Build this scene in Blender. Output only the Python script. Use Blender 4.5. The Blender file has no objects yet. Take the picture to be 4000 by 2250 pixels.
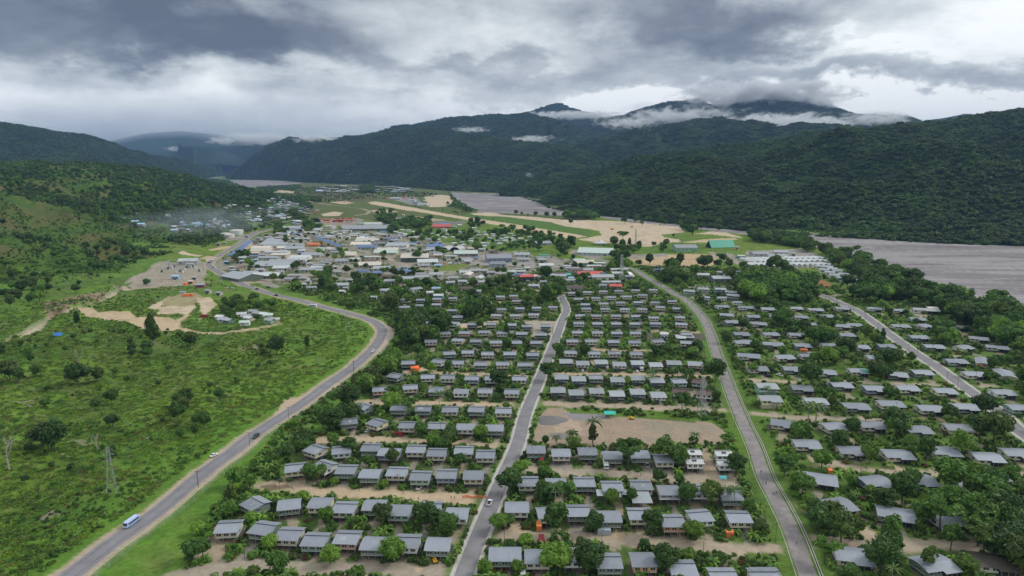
import bpy, bmesh, math, random
import numpy as np
from mathutils import Vector, Matrix, Euler
from mathutils.bvhtree import BVHTree
rnd = random.Random(7)
RS = np.random.RandomState(11)
scene = bpy.context.scene
COL = scene.collection
R = math.radians
# ------------------------------------------------------------------ camera
HC, FP, YH = 120.0, 2700.0, 650.0
PT = math.atan((1125 - YH) / FP)
SP, CP = math.sin(PT), math.cos(PT)
cam_d = bpy.data.cameras.new('camera')
cam_d.sensor_width = 36.0
cam_d.lens = 36.0 * FP / 4000.0
cam_d.clip_start = 1.0
cam_d.clip_end = 60000.0
cam = bpy.data.objects.new('camera', cam_d)
COL.objects.link(cam)
cam.location = (0, 0, HC)
cam.rotation_euler = (math.pi / 2 - PT, 0, 0)
scene.camera = cam
scene.view_settings.view_transform = 'Standard'
scene.view_settings.look = 'None'
scene.view_settings.gamma = 1.0
scene.view_settings.use_curve_mapping = False
scene.view_settings.exposure = 0.35
try:
    cy = scene.cycles
    cy.use_denoising = True
    cy.max_bounces = 5
    cy.diffuse_bounces = 2
    cy.glossy_bounces = 2
    cy.transmission_bounces = 2
    cy.transparent_max_bounces = 8
    cy.volume_bounces = 2
    cy.volume_max_steps = 96
    cy.volume_step_rate = 1.0
    cy.use_fast_gi = False
    cy.use_adaptive_sampling = True
    cy.adaptive_threshold = 0.02
except Exception:
    pass

def pray(px, py):
    u = (px - 2000.0) / FP
    v = (py - 1125.0) / FP
    return u, CP - v * SP, -SP - v * CP
def flat(px, py, z=0.0):
    u, a, b = pray(px, py)
    t = (z - HC) / b
    return Vector((u * t, a * t, z))
def far(px, py, D):
    u, a, b = pray(px, py)
    t = D / a
    return Vector((u * t, D, HC + b * t))
def proj(x, y, z):
    dz = z - HC
    dep = y * CP - dz * SP
    dn = -y * SP - dz * CP
    return 2000.0 + FP * x / dep, 1125.0 + FP * dn / dep, dep

# ------------------------------------------------------------------ world
world = bpy.data.worlds.new('World')
scene.world = world
world.use_nodes = True
W = world.node_tree
for n in list(W.nodes):
    W.nodes.remove(n)
class NB:
    """small node builder"""
    def __init__(s, t): s.t = t; s.x = 0
    def n(s, typ, **kw):
        o = s.t.nodes.new(typ)
        for k, v in kw.items(): setattr(o, k, v)
        return o
    def link(s, a, b): s.t.links.new(a, b)
    def m(s, op, a, b=None, c=None, clamp=False):
        o = s.t.nodes.new('ShaderNodeMath'); o.operation = op; o.use_clamp = clamp
        for i, v in enumerate((a, b, c)):
            if v is None: continue
            if isinstance(v, (int, float)): o.inputs[i].default_value = v
            else: s.t.links.new(v, o.inputs[i])
        return o.outputs[0]
    def mix(s, f, a, b, mode='MIX'):
        o = s.t.nodes.new('ShaderNodeMix'); o.data_type = 'RGBA'; o.blend_type = mode
        for i, v in ((0, f), (6, a), (7, b)):
            if isinstance(v, (int, float)): o.inputs[i].default_value = v
            elif isinstance(v, tuple): o.inputs[i].default_value = (v + (1,))[:4]
            else: s.t.links.new(v, o.inputs[i])
        return o.outputs[2]
    def noise(s, vec, scale, detail=4, rough=.55, dist=0.0):
        o = s.t.nodes.new('ShaderNodeTexNoise')
        o.inputs['Scale'].default_value = scale; o.inputs['Detail'].default_value = detail
        o.inputs['Roughness'].default_value = rough; o.inputs['Distortion'].default_value = dist
        if vec is not None: s.t.links.new(vec, o.inputs['Vector'])
        return o
    def comb(s, x, y, z=0.0):
        o = s.t.nodes.new('ShaderNodeCombineXYZ')
        for i, v in enumerate((x, y, z)):
            if isinstance(v, (int, float)): o.inputs[i].default_value = v
            else: s.t.links.new(v, o.inputs[i])
        return o.outputs[0]
    def ramp(s, f, stops):
        o = s.t.nodes.new('ShaderNodeValToRGB')
        e = o.color_ramp.elements
        while len(e) < len(stops): e.new(0.5)
        for i, (p, c) in enumerate(stops):
            e[i].position = p; e[i].color = tuple(c) + (1,) if len(c) == 3 else c
        s.t.links.new(f, o.inputs[0])
        return o.outputs[0]
SUN_EL, SUN_AZ = R(42), R(75)
wb = NB(W)
tc = wb.n('ShaderNodeTexCoord')
sep = wb.n('ShaderNodeSeparateXYZ'); wb.link(tc.outputs['Generated'], sep.inputs[0])
dx, dy, dz = sep.outputs
az = wb.m('ARCTAN2', dx, dy)
el = wb.m('ARCSINE', dz)
zc = wb.m('ADD', wb.m('MAXIMUM', dz, 0.0), 0.16)
q = wb.comb(wb.m('DIVIDE', dx, zc), wb.m('DIVIDE', dy, zc))
n1 = wb.noise(q, 1.15, 10, .60, .15)
qs = wb.comb(wb.m('MULTIPLY', az, 1.0), wb.m('MULTIPLY', el, 2.4), 1.7)
n2 = wb.noise(qs, 9.0, 11, .60, 0)
n3 = wb.noise(wb.comb(az, wb.m('MULTIPLY', el, 2.0), 3.1), 7.0, 10, .60, .1)
sx1 = wb.n('ShaderNodeSeparateColor'); wb.link(n3.outputs['Color'], sx1.inputs[0])
waz = wb.m('ADD', az, wb.m('MULTIPLY', wb.m('SUBTRACT', sx1.outputs[0], .5), .22))
wel = wb.m('ADD', el, wb.m('MULTIPLY', wb.m('SUBTRACT', sx1.outputs[1], .5), .17))
def pix_dir(x, y):
    u, a, b = pray(x * 4000 / 2576, y * 4000 / 2576)
    return math.atan2(u, a), math.atan2(b, math.hypot(u, a))
BL = [(60, 45, 560, 92, -.52), (560, 75, 230, 70, -.40), (760, 150, 190, 30, -.16), (300, -70, 900, 100, -.25),
      (1700, 20, 260, 50, -.36), (1790, 100, 220, 44, -.46), (2060, 50, 240, 62, -.34), (1300, 165, 300, 26, -.20), (1050, 150, 160, 22, -.12),
      (2300, 178, 420, 34, -.34), (2010, 222, 300, 18, -.20), (2560, 186, 130, 16, -.2),
      (500, 320, 1000, 60, .13), (1400, 225, 300, 20, -.08),
      (1100, 60, 300, 80, .20), (380, 160, 420, 26, .14), (2540, 50, 300, 110, .36), (1330, 60, 160, 60, .10),
      (2450, 255, 480, 40, .46), (1640, 262, 380, 26, .34), (1450, 125, 240, 26, .12), (2150, 140, 260, 20, .20), (60, 240, 300, 70, .08), (300, 240, 600, 80, .09), (2300, 30, 200, 60, .1), (1300, 285, 1700, 45, .10)]
tot = None
for (cx, cyy, sx, sy, am) in BL:
    a0, e0 = pix_dir(cx, cyy)
    sa = sx / 1739.0; se = sy / 1739.0
    u_ = wb.m('DIVIDE', wb.m('SUBTRACT', waz, a0), sa)
    v_ = wb.m('DIVIDE', wb.m('SUBTRACT', wel, e0), se)
    d2 = wb.m('ADD', wb.m('MULTIPLY', u_, u_), wb.m('MULTIPLY', v_, v_))
    g = wb.m('DIVIDE', am * (.76 if am < 0 else .95), wb.m('ADD', 1.0, wb.m('MULTIPLY', d2, wb.m('MULTIPLY', d2, 1.0))))
    tot = g if tot is None else wb.m('ADD', tot, g)
L_ = wb.m('ADD', wb.m('ADD', .69, wb.m('MULTIPLY', wb.m('MAXIMUM', wb.m('SUBTRACT', el, .3), 0.0), .25)), tot)
L_ = wb.m('ADD', L_, wb.m('MULTIPLY', wb.m('SUBTRACT', n1.outputs[0], .5), .50))
L_ = wb.m('ADD', L_, wb.m('MULTIPLY', wb.m('SUBTRACT', n2.outputs[0], .5), .62))
ccol = wb.ramp(L_, [(0.0, (.095, .110, .135)), (.25, (.178, .200, .230)), (.5, (.36, .395, .415)), (.72, (.59, .63, .635)), (1.0, (.95, .97, .96))])
sky = wb.n('ShaderNodeTexSky', sky_type='NISHITA')
sky.sun_disc = False
sky.sun_elevation = SUN_EL
sky.sun_rotation = SUN_AZ
skc = wb.mix(1.0, sky.outputs[0], (.10, .10, .10), 'MULTIPLY')
fin = wb.mix(.94, skc, ccol)
bg = wb.n('ShaderNodeBackground'); wb.link(fin, bg.inputs[0]); bg.inputs[1].default_value = 1.0
wo = wb.n('ShaderNodeOutputWorld'); wb.link(bg.outputs[0], wo.inputs[0])
world.cycles.sampling_method = 'MANUAL'
world.cycles.sample_map_resolution = 512
# ------------------------------------------------------------------ sun (soft, through cloud)
sd = bpy.data.lights.new('sun', 'SUN'); sd.energy = 1.5; sd.angle = R(12); sd.color = (1, .96, .90)
so = bpy.data.objects.new('sun', sd); COL.objects.link(so)
sv = Vector((math.sin(SUN_AZ) * math.cos(SUN_EL), math.cos(SUN_AZ) * math.cos(SUN_EL), math.sin(SUN_EL)))
so.rotation_euler = sv.to_track_quat('Z', 'Y').to_euler()
so.location = (0, 0, 900)

# ------------------------------------------------------------------ numeric helpers
def _h(ix, iy, s):
    n = (ix.astype(np.int64) * 374761393 + iy.astype(np.int64) * 668265263 + s * 1442695041) & 0x7fffffff
    n = ((n ^ (n >> 13)) * 1274126177) & 0x7fffffff
    return ((n ^ (n >> 16)) & 0xffff) / 65535.0
def vnoise(x, y, s=0):
    x = np.asarray(x, float); y = np.asarray(y, float)
    ix = np.floor(x); iy = np.floor(y); fx = x - ix; fy = y - iy
    fx = fx * fx * (3 - 2 * fx); fy = fy * fy * (3 - 2 * fy)
    a = _h(ix, iy, s); b = _h(ix + 1, iy, s); c = _h(ix, iy + 1, s); d = _h(ix + 1, iy + 1, s)
    return (a * (1 - fx) + b * fx) * (1 - fy) + (c * (1 - fx) + d * fx) * fy
def fbm(x, y, sc, o=4, s=0, ridge=False):
    r = 0; a = .5; t = 0
    for i in range(o):
        v = vnoise(np.asarray(x) / sc + i * 17.3, np.asarray(y) / sc - i * 9.1, s + i)
        if ridge: v = 1 - np.abs(2 * v - 1)
        r = r + a * v; t += a; a *= .5; sc *= .5
    return r / t
def inpoly(px, py, poly):
    ins = np.zeros(np.shape(px), bool)
    n = len(poly)
    for i in range(n):
        x1, y1 = poly[i]; x2, y2 = poly[(i + 1) % n]
        if y1 == y2: continue
        c = ((y1 > py) != (y2 > py)) & (px < (x2 - x1) * (py - y1) / (y2 - y1) + x1)
        ins ^= c
    return ins
def nproj(x, y, z=0.0):
    dzz = z - HC
    dep = np.maximum(y * CP - dzz * SP, 1e-3)
    return 2000.0 + FP * x / dep, 1125.0 + FP * (-y * SP - dzz * CP) / dep, dep
def segdist(x, y, pts):
    d = np.full(np.shape(x), 1e9)
    for (a, b) in zip(pts[:-1], pts[1:]):
        ax, ay = a[0], a[1]; vx, vy = b[0] - ax, b[1] - ay
        t = np.clip(((x - ax) * vx + (y - ay) * vy) / max(vx * vx + vy * vy, 1e-6), 0, 1)
        d = np.minimum(d, np.hypot(x - ax - t * vx, y - ay - t * vy))
    return d
TILES = {'A': (700, 1690, 1200), 'B': (1800, 1690, 1200), 'C': (2900, 1690, 1100), 'D': (0, 1690, 1000),
         'E': (1200, 1240, 1000), 'F': (2100, 1240, 1000), 'G': (3000, 1240, 1000), 'H': (1500, 1040, 800),
         'I': (2200, 1040, 800), 'J': (2700, 850, 1300), 'K': (450, 700, 800), 'L': (800, 850, 800),
         'M': (1500, 820, 800), 'N': (1000, 640, 1000), 'P': (2200, 800, 1000), 'Q': (0, 900, 1100),
         'R': (0, 1250, 1500), 'S': (0, 400, 1400), 'U': (1300, 350, 1400), 'V': (2600, 300, 1400), 'X': (0, 0, 2576)}
def tp(t, x, y):
    a, b, w = TILES[t]
    return a + x * w / 2576.0, b + y * w / 2576.0
def TP(t, s):
    v = [float(k) for k in s.replace(';', ',').replace(' ', ',').split(',') if k]
    return [tp(t, v[i], v[i + 1]) for i in range(0, len(v), 2)]
def gp(pts): return [flat(*p) for p in pts]

# ------------------------------------------------------------------ layout: roads
HWY = [(60, 2420), (150, 2345), (272, 2250), (462, 2104), (607, 2005), (706, 1923), (797, 1845), (895, 1774), (987, 1702), (1090, 1634),
       (1200, 1562), (1278, 1504), (1375, 1436), (1433, 1386), (1474, 1341), (1493, 1302), (1489, 1279), (1462, 1257),
       (1402, 1235), (1345, 1220), (1242, 1194), (1157, 1170), (1079, 1153), (1002, 1130), (955, 1114), (924, 1098), (862, 1067),
       (825, 1046), (815, 1033), (828, 1018), (862, 994), (902, 971), (949, 943), (986, 918), (1017, 906), (1067, 893), (1120, 886), (1190, 880)]
RD1 = [(1730, 2500), (1811, 2250), (1885, 2058), (1960, 1880), (2022, 1735), (2056, 1609), (2112, 1473), (2143, 1395), (2180, 1298), (2200, 1242),
       (2212, 1217), (2209, 1195), (2199, 1174), (2190, 1153)]
RD2 = [(3220, 2430), (3156, 2250), (3092, 2074), (3041, 1968), (2985, 1861), (2944, 1743), (2900, 1648), (2857, 1543), (2826, 1457), (2799, 1387),
       (2775, 1310), (2752, 1255), (2737, 1232), (2709, 1201), (2684, 1177), (2666, 1164), (2635, 1149), (2601, 1127), (2557, 1102), (2511, 1074),
       (2473, 1052), (2433, 1040), (2386, 1026), (2336, 1011), (2260, 990)]
RD3 = [(4300, 1900), (4000, 1698), (3893, 1601), (3776, 1519), (3660, 1434), (3582, 1384), (3485, 1314), (3406, 1254), (3346, 1213), (3280, 1183), (3235, 1163), (3200, 1150)]
LANES = [  # tile, points, width m, tone (0 tan, 1 grey)
    ('A', '-100,1230 100,1190 400,1135 700,1112 1100,1130 1700,1152 2290,1178', 7, .7), ('A', '690,450 950,460 1100,495 1500,512 1900,535 2300,556 2540,572', 8, .1),
    ('A', '1200,60 1450,55 1900,72 2240,90 2576,108', 7, .2), ('B', '0,95 390,112', 6, .3),
    ('B', '480,312 800,325 1300,350 1700,370 2100,402 2230,440', 7, .6), ('B', '2040,160 2090,280 2150,400', 4, .3),
    ('B', '250,850 600,870 1200,888 1700,922 2200,970 2576,982', 7, .5), ('C', '0,1066 410,1066', 6, .5),
    ('E', '1000,545 1130,520 1200,548 1400,566 1800,576 2290,602', 5, .1), ('E', '450,852 900,862 1500,872 1800,882 2190,892', 7, .15),
    ('E', '2090,340 2400,346', 4, .5), ('F', '150,570 600,574 1100,580 1700,592', 6, .2), ('F', '20,862 800,892 1500,918 1960,950', 7, .5),
    ('F', '590,330 1100,336', 4, .1), ('F', '1080,140 1690,152', 4, .2), ('F', '1980,640 2300,632 2560,648', 5, .3), ('F', '2130,972 2500,988', 4, .5),
    ('G', '0,985 250,1010 700,1020 1260,1040', 6, .6), ('G', '820,640 1200,668 1700,682', 5, .5), ('G', '1580,400 1900,385', 4, .6), ('G', '2000,700 2300,690', 4, .6),
    ('G', '1200,350 1380,375', 5, .7), ('C', '770,270 1000,325 1300,352 1800,366 2600,392', 6, .5), ('C', '560,985 900,1012 1300,1045 1800,1030 2100,1055', 7, .6),
    ('C', '1080,830 1150,880 1180,960', 4, .3), ('A', '140,1060 330,900 400,860', 4, .6),
    ('H', '2190,350 1900,300 1700,290 1400,265', 5, .5), ('H', '2200,345 2576,330', 5, .6), ('I', '0,335 450,325', 4, .6), ('H', '1280,190 1650,150', 5, .6), ('H', '230,250 330,210 500,195', 7, .6),
    ('I', '1520,265 1640,262 2200,250', 5, .9), ('J', '150,290 380,350', 10, .6), ('L', '470,810 600,820 1000,765 1200,740 1500,700', 7, .5), ('L', '1500,700 1800,600', 7, .8),
    ('L', '1880,395 2150,470 2400,555 2576,590', 8, .9), ('M', '0,590 200,660 450,740 700,770 950,750', 7, .8), ('M', '690,640 950,610 1250,580', 8, .9),
    ('L', '820,160 1250,110 1400,80 1700,100', 6, .8), ('N', '130,288 250,318 400,355 700,405 900,430 1080,455 1150,475 1110,505 1000,520', 9, .7),
    ('N', '930,235 1100,290 1300,340 1500,365', 8, .8), ('N', '450,312 700,300 900,288', 7, .7), ('Q', '2030,945 2300,900 2560,855', 4, .1), ('Q', '1620,900 1640,830 1700,780 1760,700 1720,640', 4, .1),
    ('Q', '1600,890 1800,935 2040,945', 5, .1), ('Q', '1130,520 1160,545 1350,520 1700,490 1900,470', 6, .4), ('Q', '1160,480 1340,380 1420,325 1530,290', 6, .8),
    ('K', '1250,750 1330,770 1640,770', 5, .6), ('P', '1200,830 1750,815', 5, .9), ('P', '1490,480 1790,600', 9, .8), ('J', '1050,615 1160,600', 5, .9),
    ('J', '0,535 360,530', 5, .9), ('C', '1330,290 1410,330', 3, .3), ('M', '1280,575 1800,510', 7, .9), ('P', '100,480 400,560', 14, .7),
]
RIVER_N = [(2246, 828), (2400, 858), (2800, 902), (3000, 925), (3150, 945), (3200, 970), (3300, 1015), (3480, 1070), (3550, 1110), (3650, 1150), (3750, 1190), (4000, 1234), (4700, 1330)]
RIVER = [(1759, 750), (1968, 755), (2115, 786), (2150, 808), (2300, 830), (2600, 860), (2817, 880), (3114, 905), (3400, 918), (3700, 935), (4000, 942), (4900, 965)] + \
    [(4900, 1350)] + RIVER_N[::-1] + [(2200, 842), (1990, 833), (1865, 828), (1810, 800), (1772, 774)]
RIVER_F1 = [(891, 704), (960, 702), (1060, 703), (1185, 715), (1120, 722), (1033, 727), (978, 731), (924, 722)]
RIVER_F2 = [(750, 693), (815, 684), (875, 680), (848, 696), (777, 698)]
GULLY = TP('Q', '0,1060 60,980 250,880 420,810 440,760 620,720 900,640 960,600 1000,560 1060,540 1035,495 1085,490 1100,540 1060,590 960,640 740,705 500,800 380,900 200,950 60,1020')
RUNWAY = TP('N', '1130,385 1200,378 1350,400 1700,462 2000,517 2576,605') + TP('M', '1500,155 2000,240 2400,305 2560,335 2330,362 2000,290 1400,188 900,102 300,2') + TP('N', '1600,482 1150,405')
# ------------------------------------------------------------------ materials
MATS = {}
def new_mat(name):
    m = bpy.data.materials.new(name); m.use_nodes = True
    t = m.node_tree
    b = t.nodes['Principled BSDF']
    return m, NB(t), b
def mat(name, col, rough=.7, metal=0.0, var=.12, nscale=.6, bump=0.0, rand=0.0, spec=.3, coords='Object', stretch=None):
    if name in MATS: return MATS[name]
    m, nb, b = new_mat(name)
    tcn = nb.n('ShaderNodeTexCoord')
    v = tcn.outputs[coords]
    if stretch:
        mp = nb.n('ShaderNodeMapping'); mp.inputs['Scale'].default_value = stretch; nb.link(v, mp.inputs[0]); v = mp.outputs[0]
    ns = nb.noise(v, nscale, 5, .65)
    f = nb.m('ADD', nb.m('MULTIPLY', nb.m('SUBTRACT', ns.outputs[0], .5), var * 4), 1.0)
    if rand:
        oi = nb.n('ShaderNodeObjectInfo')
        f = nb.m('MULTIPLY', f, nb.m('ADD', 1 - rand / 2, nb.m('MULTIPLY', oi.outputs['Random'], rand)))
    fc = nb.comb(f, f, f)
    c = nb.mix(1.0, tuple(col), fc, 'MULTIPLY')
    nb.link(c, b.inputs['Base Color'])
    b.inputs['Roughness'].default_value = rough
    b.inputs['Metallic'].default_value = metal
    b.inputs['Specular IOR Level'].default_value = spec
    if bump:
        bp = nb.n('ShaderNodeBump'); bp.inputs['Strength'].default_value = bump; bp.inputs['Distance'].default_value = .05
        nb.link(ns.outputs[0], bp.inputs['Height']); nb.link(bp.outputs[0], b.inputs['Normal'])
    MATS[name] = m
    return m
def tag(o, label=None, cat=None, group=None, kind=None):
    if label: o['label'] = label
    if cat: o['category'] = cat
    if group: o['group'] = group
    if kind: o['kind'] = kind
    return o
def mk_mesh(name, verts, faces, mats=None, midx=None, smooth=False):
    me = bpy.data.meshes.new(name)
    me.from_pydata([tuple(v) for v in verts], [], faces)
    for m in (mats or []): me.materials.append(m)
    if midx is not None: me.polygons.foreach_set('material_index', midx)
    if smooth: me.polygons.foreach_set('use_smooth', [True] * len(me.polygons))
    me.update()
    return me
def link(name, me, parent=None, loc=None, rz=None):
    o = bpy.data.objects.new(name, me)
    COL.objects.link(o)
    if parent is not None: o.parent = parent
    if loc is not None: o.location = loc
    if rz is not None: o.rotation_euler = (0, 0, rz)
    return o

# ------------------------------------------------------------------ ground
RDG = {'HWY': gp(HWY), 'RD1': gp(RD1), 'RD2': gp(RD2), 'RD3': gp(RD3)}
def _p(pts): return [(p.x, p.y) for p in pts]
MEADOW = [(-3000, 2700)] + HWY[:33] + [(1017, 906), (1120, 850), (1000, 760), (-3000, 760)]
def gz(x, y):
    x = np.asarray(x, float); y = np.asarray(y, float)
    px, py, _ = nproj(x, y)
    d = segdist(x, y, _p(RDG['HWY']))
    m = inpoly(px, py, MEADOW)
    yd = inpoly(px, py, TP('Q', '1140,500 1250,430 1400,340 1500,290 1870,230 1950,400 2300,560 2600,850 2000,960 1400,930 1300,700 1600,560 1200,560'))
    z = np.where(m & ~yd, np.clip((d - 9) / 35, 0, 1) * ((fbm(x, y, 45, 4, 3) - .5) * 7 + (fbm(x, y, 9, 3, 9) - .5) * 1.6), 0.0)
    z = np.where(inpoly(px, py, GULLY), -4.5 + (fbm(x, y, 12, 2, 4) - .5), z)
    r = inpoly(px, py, RIVER)
    z = np.where(r, -4.0 + (fbm(x, y, 60, 3, 8) - .5) * .8, z)
    return z
def gzs(x, y): return float(gz(np.array([x]), np.array([y]))[0])
NA, NR = 720, 760
aa = np.radians(np.linspace(-50, 50, NA))
r0, r1 = 95.0, 24000.0
rr = r0 * (r1 / r0) ** (np.linspace(0, 1, NR) ** 1.0)
A2, R2 = np.meshgrid(aa, rr)
GX = (np.sin(A2) * R2).ravel(); GY = (np.cos(A2) * R2).ravel()
GZ = gz(GX, GY)
# ragged edges: shift sample position by metre-scale noise
wx = (fbm(GX, GY, 7, 3, 21) - .5) * 5.0; wy = (fbm(GX, GY, 7, 3, 31) - .5) * 5.0
QX, QY = GX + wx, GY + wy
px, py, dep = nproj(QX, QY)
pxs, pys, _ = nproj(GX, GY)
N = GX.size
colr = np.zeros((N, 4)); 
nA = fbm(GX, GY, 40, 5, 5); nB = fbm(GX, GY, 11, 4, 6); nC = fbm(GX, GY, 3.0, 3, 7); nD = fbm(GX, GY, 120, 3, 15)
def lerp(a, b, t): return a * (1 - t)[:, None] + b * t[:, None]
G_BR = np.array([.088, .185, .024, 1]); G_DK = np.array([.050, .108, .021, 1]); G_YL = np.array([.130, .205, .026, 1]); G_BN = np.array([.125, .125, .046, 1])
TAN = np.array([.46, .35, .235, .25]); TANL = np.array([.50, .405, .30, .3]); GREY = np.array([.27, .245, .22, .25]); DARK = np.array([.10, .085, .07, .4])
def S(x, a, b): return np.clip((x - a) / (b - a), 0, 1)
veg = lerp(np.tile(G_BR, (N, 1)), G_DK, S(nA + (nB - .5) * .9, .50, .66) * .85)
veg = lerp(veg, G_YL, S(nD + (nB - .5) * .6, .46, .66) * .75)
veg = lerp(veg, G_BN, S(1 - nB + (nC - .5) * .6, .48, .68) * .6)
veg[:, :3] *= (1 + (nC - .5) * .7)[:, None]
colr[:] = veg
def paint(mask, c, amt=1.0):
    c = np.array(c, float)
    a = np.where(mask, amt, 0.0) if np.isscalar(amt) else np.where(mask, amt, 0.0)
    colr[:] = colr * (1 - a)[:, None] + c * a[:, None]
# ------------------------------------------------------------------ houses: xl,yt,xr,yb,yaw,wall[,kind] in tile units
# blocks: list of rows; each row is a list of (tile, string)
LEFT = [
 [('A', '300,730,535,822,6,c;592,738,832,840,-14,g;808,790,1048,885,-4,c;1027,838,1262,930,-3,m;1296,817,1530,915,-4,p;1520,866,1755,965,-3,g,a;1815,852,2020,945,-3,w;2065,873,2285,970,-3,g,a')],
 [('A', '524,520,750,645,-38,g;838,548,1008,632,14,g,a;1083,540,1295,615,-2,y,a;1285,580,1500,650,-2,c;1537,560,1745,632,-1,g,a;1750,597,1955,680,-3,m,a;2012,577,2200,650,-2,c;2235,624,2428,705,-3,w,a')],
 [('A', '888,245,1060,320,14,y;1165,240,1270,290,-30,w;1312,266,1498,330,-2,g;1512,300,1700,365,-2,g,a;1740,283,1920,350,-3,c;1937,316,2117,385,-3,m;2160,300,2328,370,-1,b;2380,312,2560,378,-1,y,a')],
 [('A', '1062,92,1230,168,-32,c;1302,108,1420,165,12,w;1525,86,1695,142,-2,g;1662,112,1870,195,-5,b,a;1905,98,2070,155,-2,c;2088,132,2238,180,-2,c;2312,112,2465,165,-1,c;2500,142,2640,200,-1,c')],
 [('E', '345,1010,490,1058,15,g;637,1010,775,1085,-35,y;925,1043,1100,1100,-3,c;1210,1050,1397,1105,-2,g;1500,1062,1690,1118,-2,w,a;1793,1070,1977,1130,-2,g,a')],
 [('E', '490,858,638,915,-28,g;880,880,970,915,-2,g;1080,880,1257,930,0,g;1368,890,1512,938,0,c;1625,890,1785,935,-5,g;1893,903,2060,950,-2,y')],
 [('E', '660,686,803,738,10,p;998,672,1075,710,10,c;1223,698,1380,740,-2,g;1473,712,1630,757,-3,w,a;1732,708,1850,750,-2,c;1990,715,2130,760,-2,c')],
 [('E', '820,553,955,600,-25,g;1165,565,1263,605,5,c;1347,570,1488,610,-3,c;1590,580,1728,620,-2,b;1827,585,1890,615,0,w;2065,582,2205,625,-2,c')],
 [('E', '948,424,1082,465,8,g;1248,408,1398,455,-20,w;1450,427,1575,462,0,c;1685,440,1808,475,0,g;1902,437,2030,473,0,c;2118,443,2255,483,0,g')],
 [('E', '1370,330,1488,370,12,g;1560,323,1675,353,0,c;1780,340,1850,370,0,c;1980,337,2097,370,0,g;2215,345,2320,378,0,g')],
 [('E', '1185,213,1305,248,6,c;1457,203,1583,232,-10,c;1638,210,1755,242,0,g;1838,222,1960,255,0,c;2040,226,2158,256,0,g;2242,226,2360,257,0,g')],
 [('E', '1338,135,1437,163,6,c;1527,131,1635,156,0,p;1725,122,1838,150,0,c;1917,131,2003,160,0,c;2105,140,2205,163,0,g;2298,143,2407,178,0,k')],
 [('E', '1168,30,1278,58,5,c;1418,28,1535,68,-12,w;1610,45,1710,72,0,k;1797,43,1898,70,0,c;2020,52,2085,75,0,g;2160,63,2265,92,0,k;2345,60,2447,88,0,k')],
 [('H', '868,611,990,638,0,g;1352,590,1470,620,0,c;1587,593,1710,622,0,c;1817,583,1943,610,0,c')],
 [('H', '403,468,515,497,0,c;608,456,717,485,0,g;185,487,320,517,10,c;810,531,905,557,0,g;1420,517,1533,545,0,c;1653,507,1765,533,0,g;1860,500,1975,525,0,m;2065,492,2180,517,0,c')],
 [('H', '210,396,330,425,-5,c;408,400,515,425,0,g;615,390,720,412,0,o;816,381,922,403,0,c;1010,377,1114,400,0,c;1201,373,1307,397,0,c;1430,360,1498,385,0,c;1583,350,1676,375,0,p;1617,413,1722,440,-5,p;1270,437,1330,463,0,c')],
]
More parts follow.
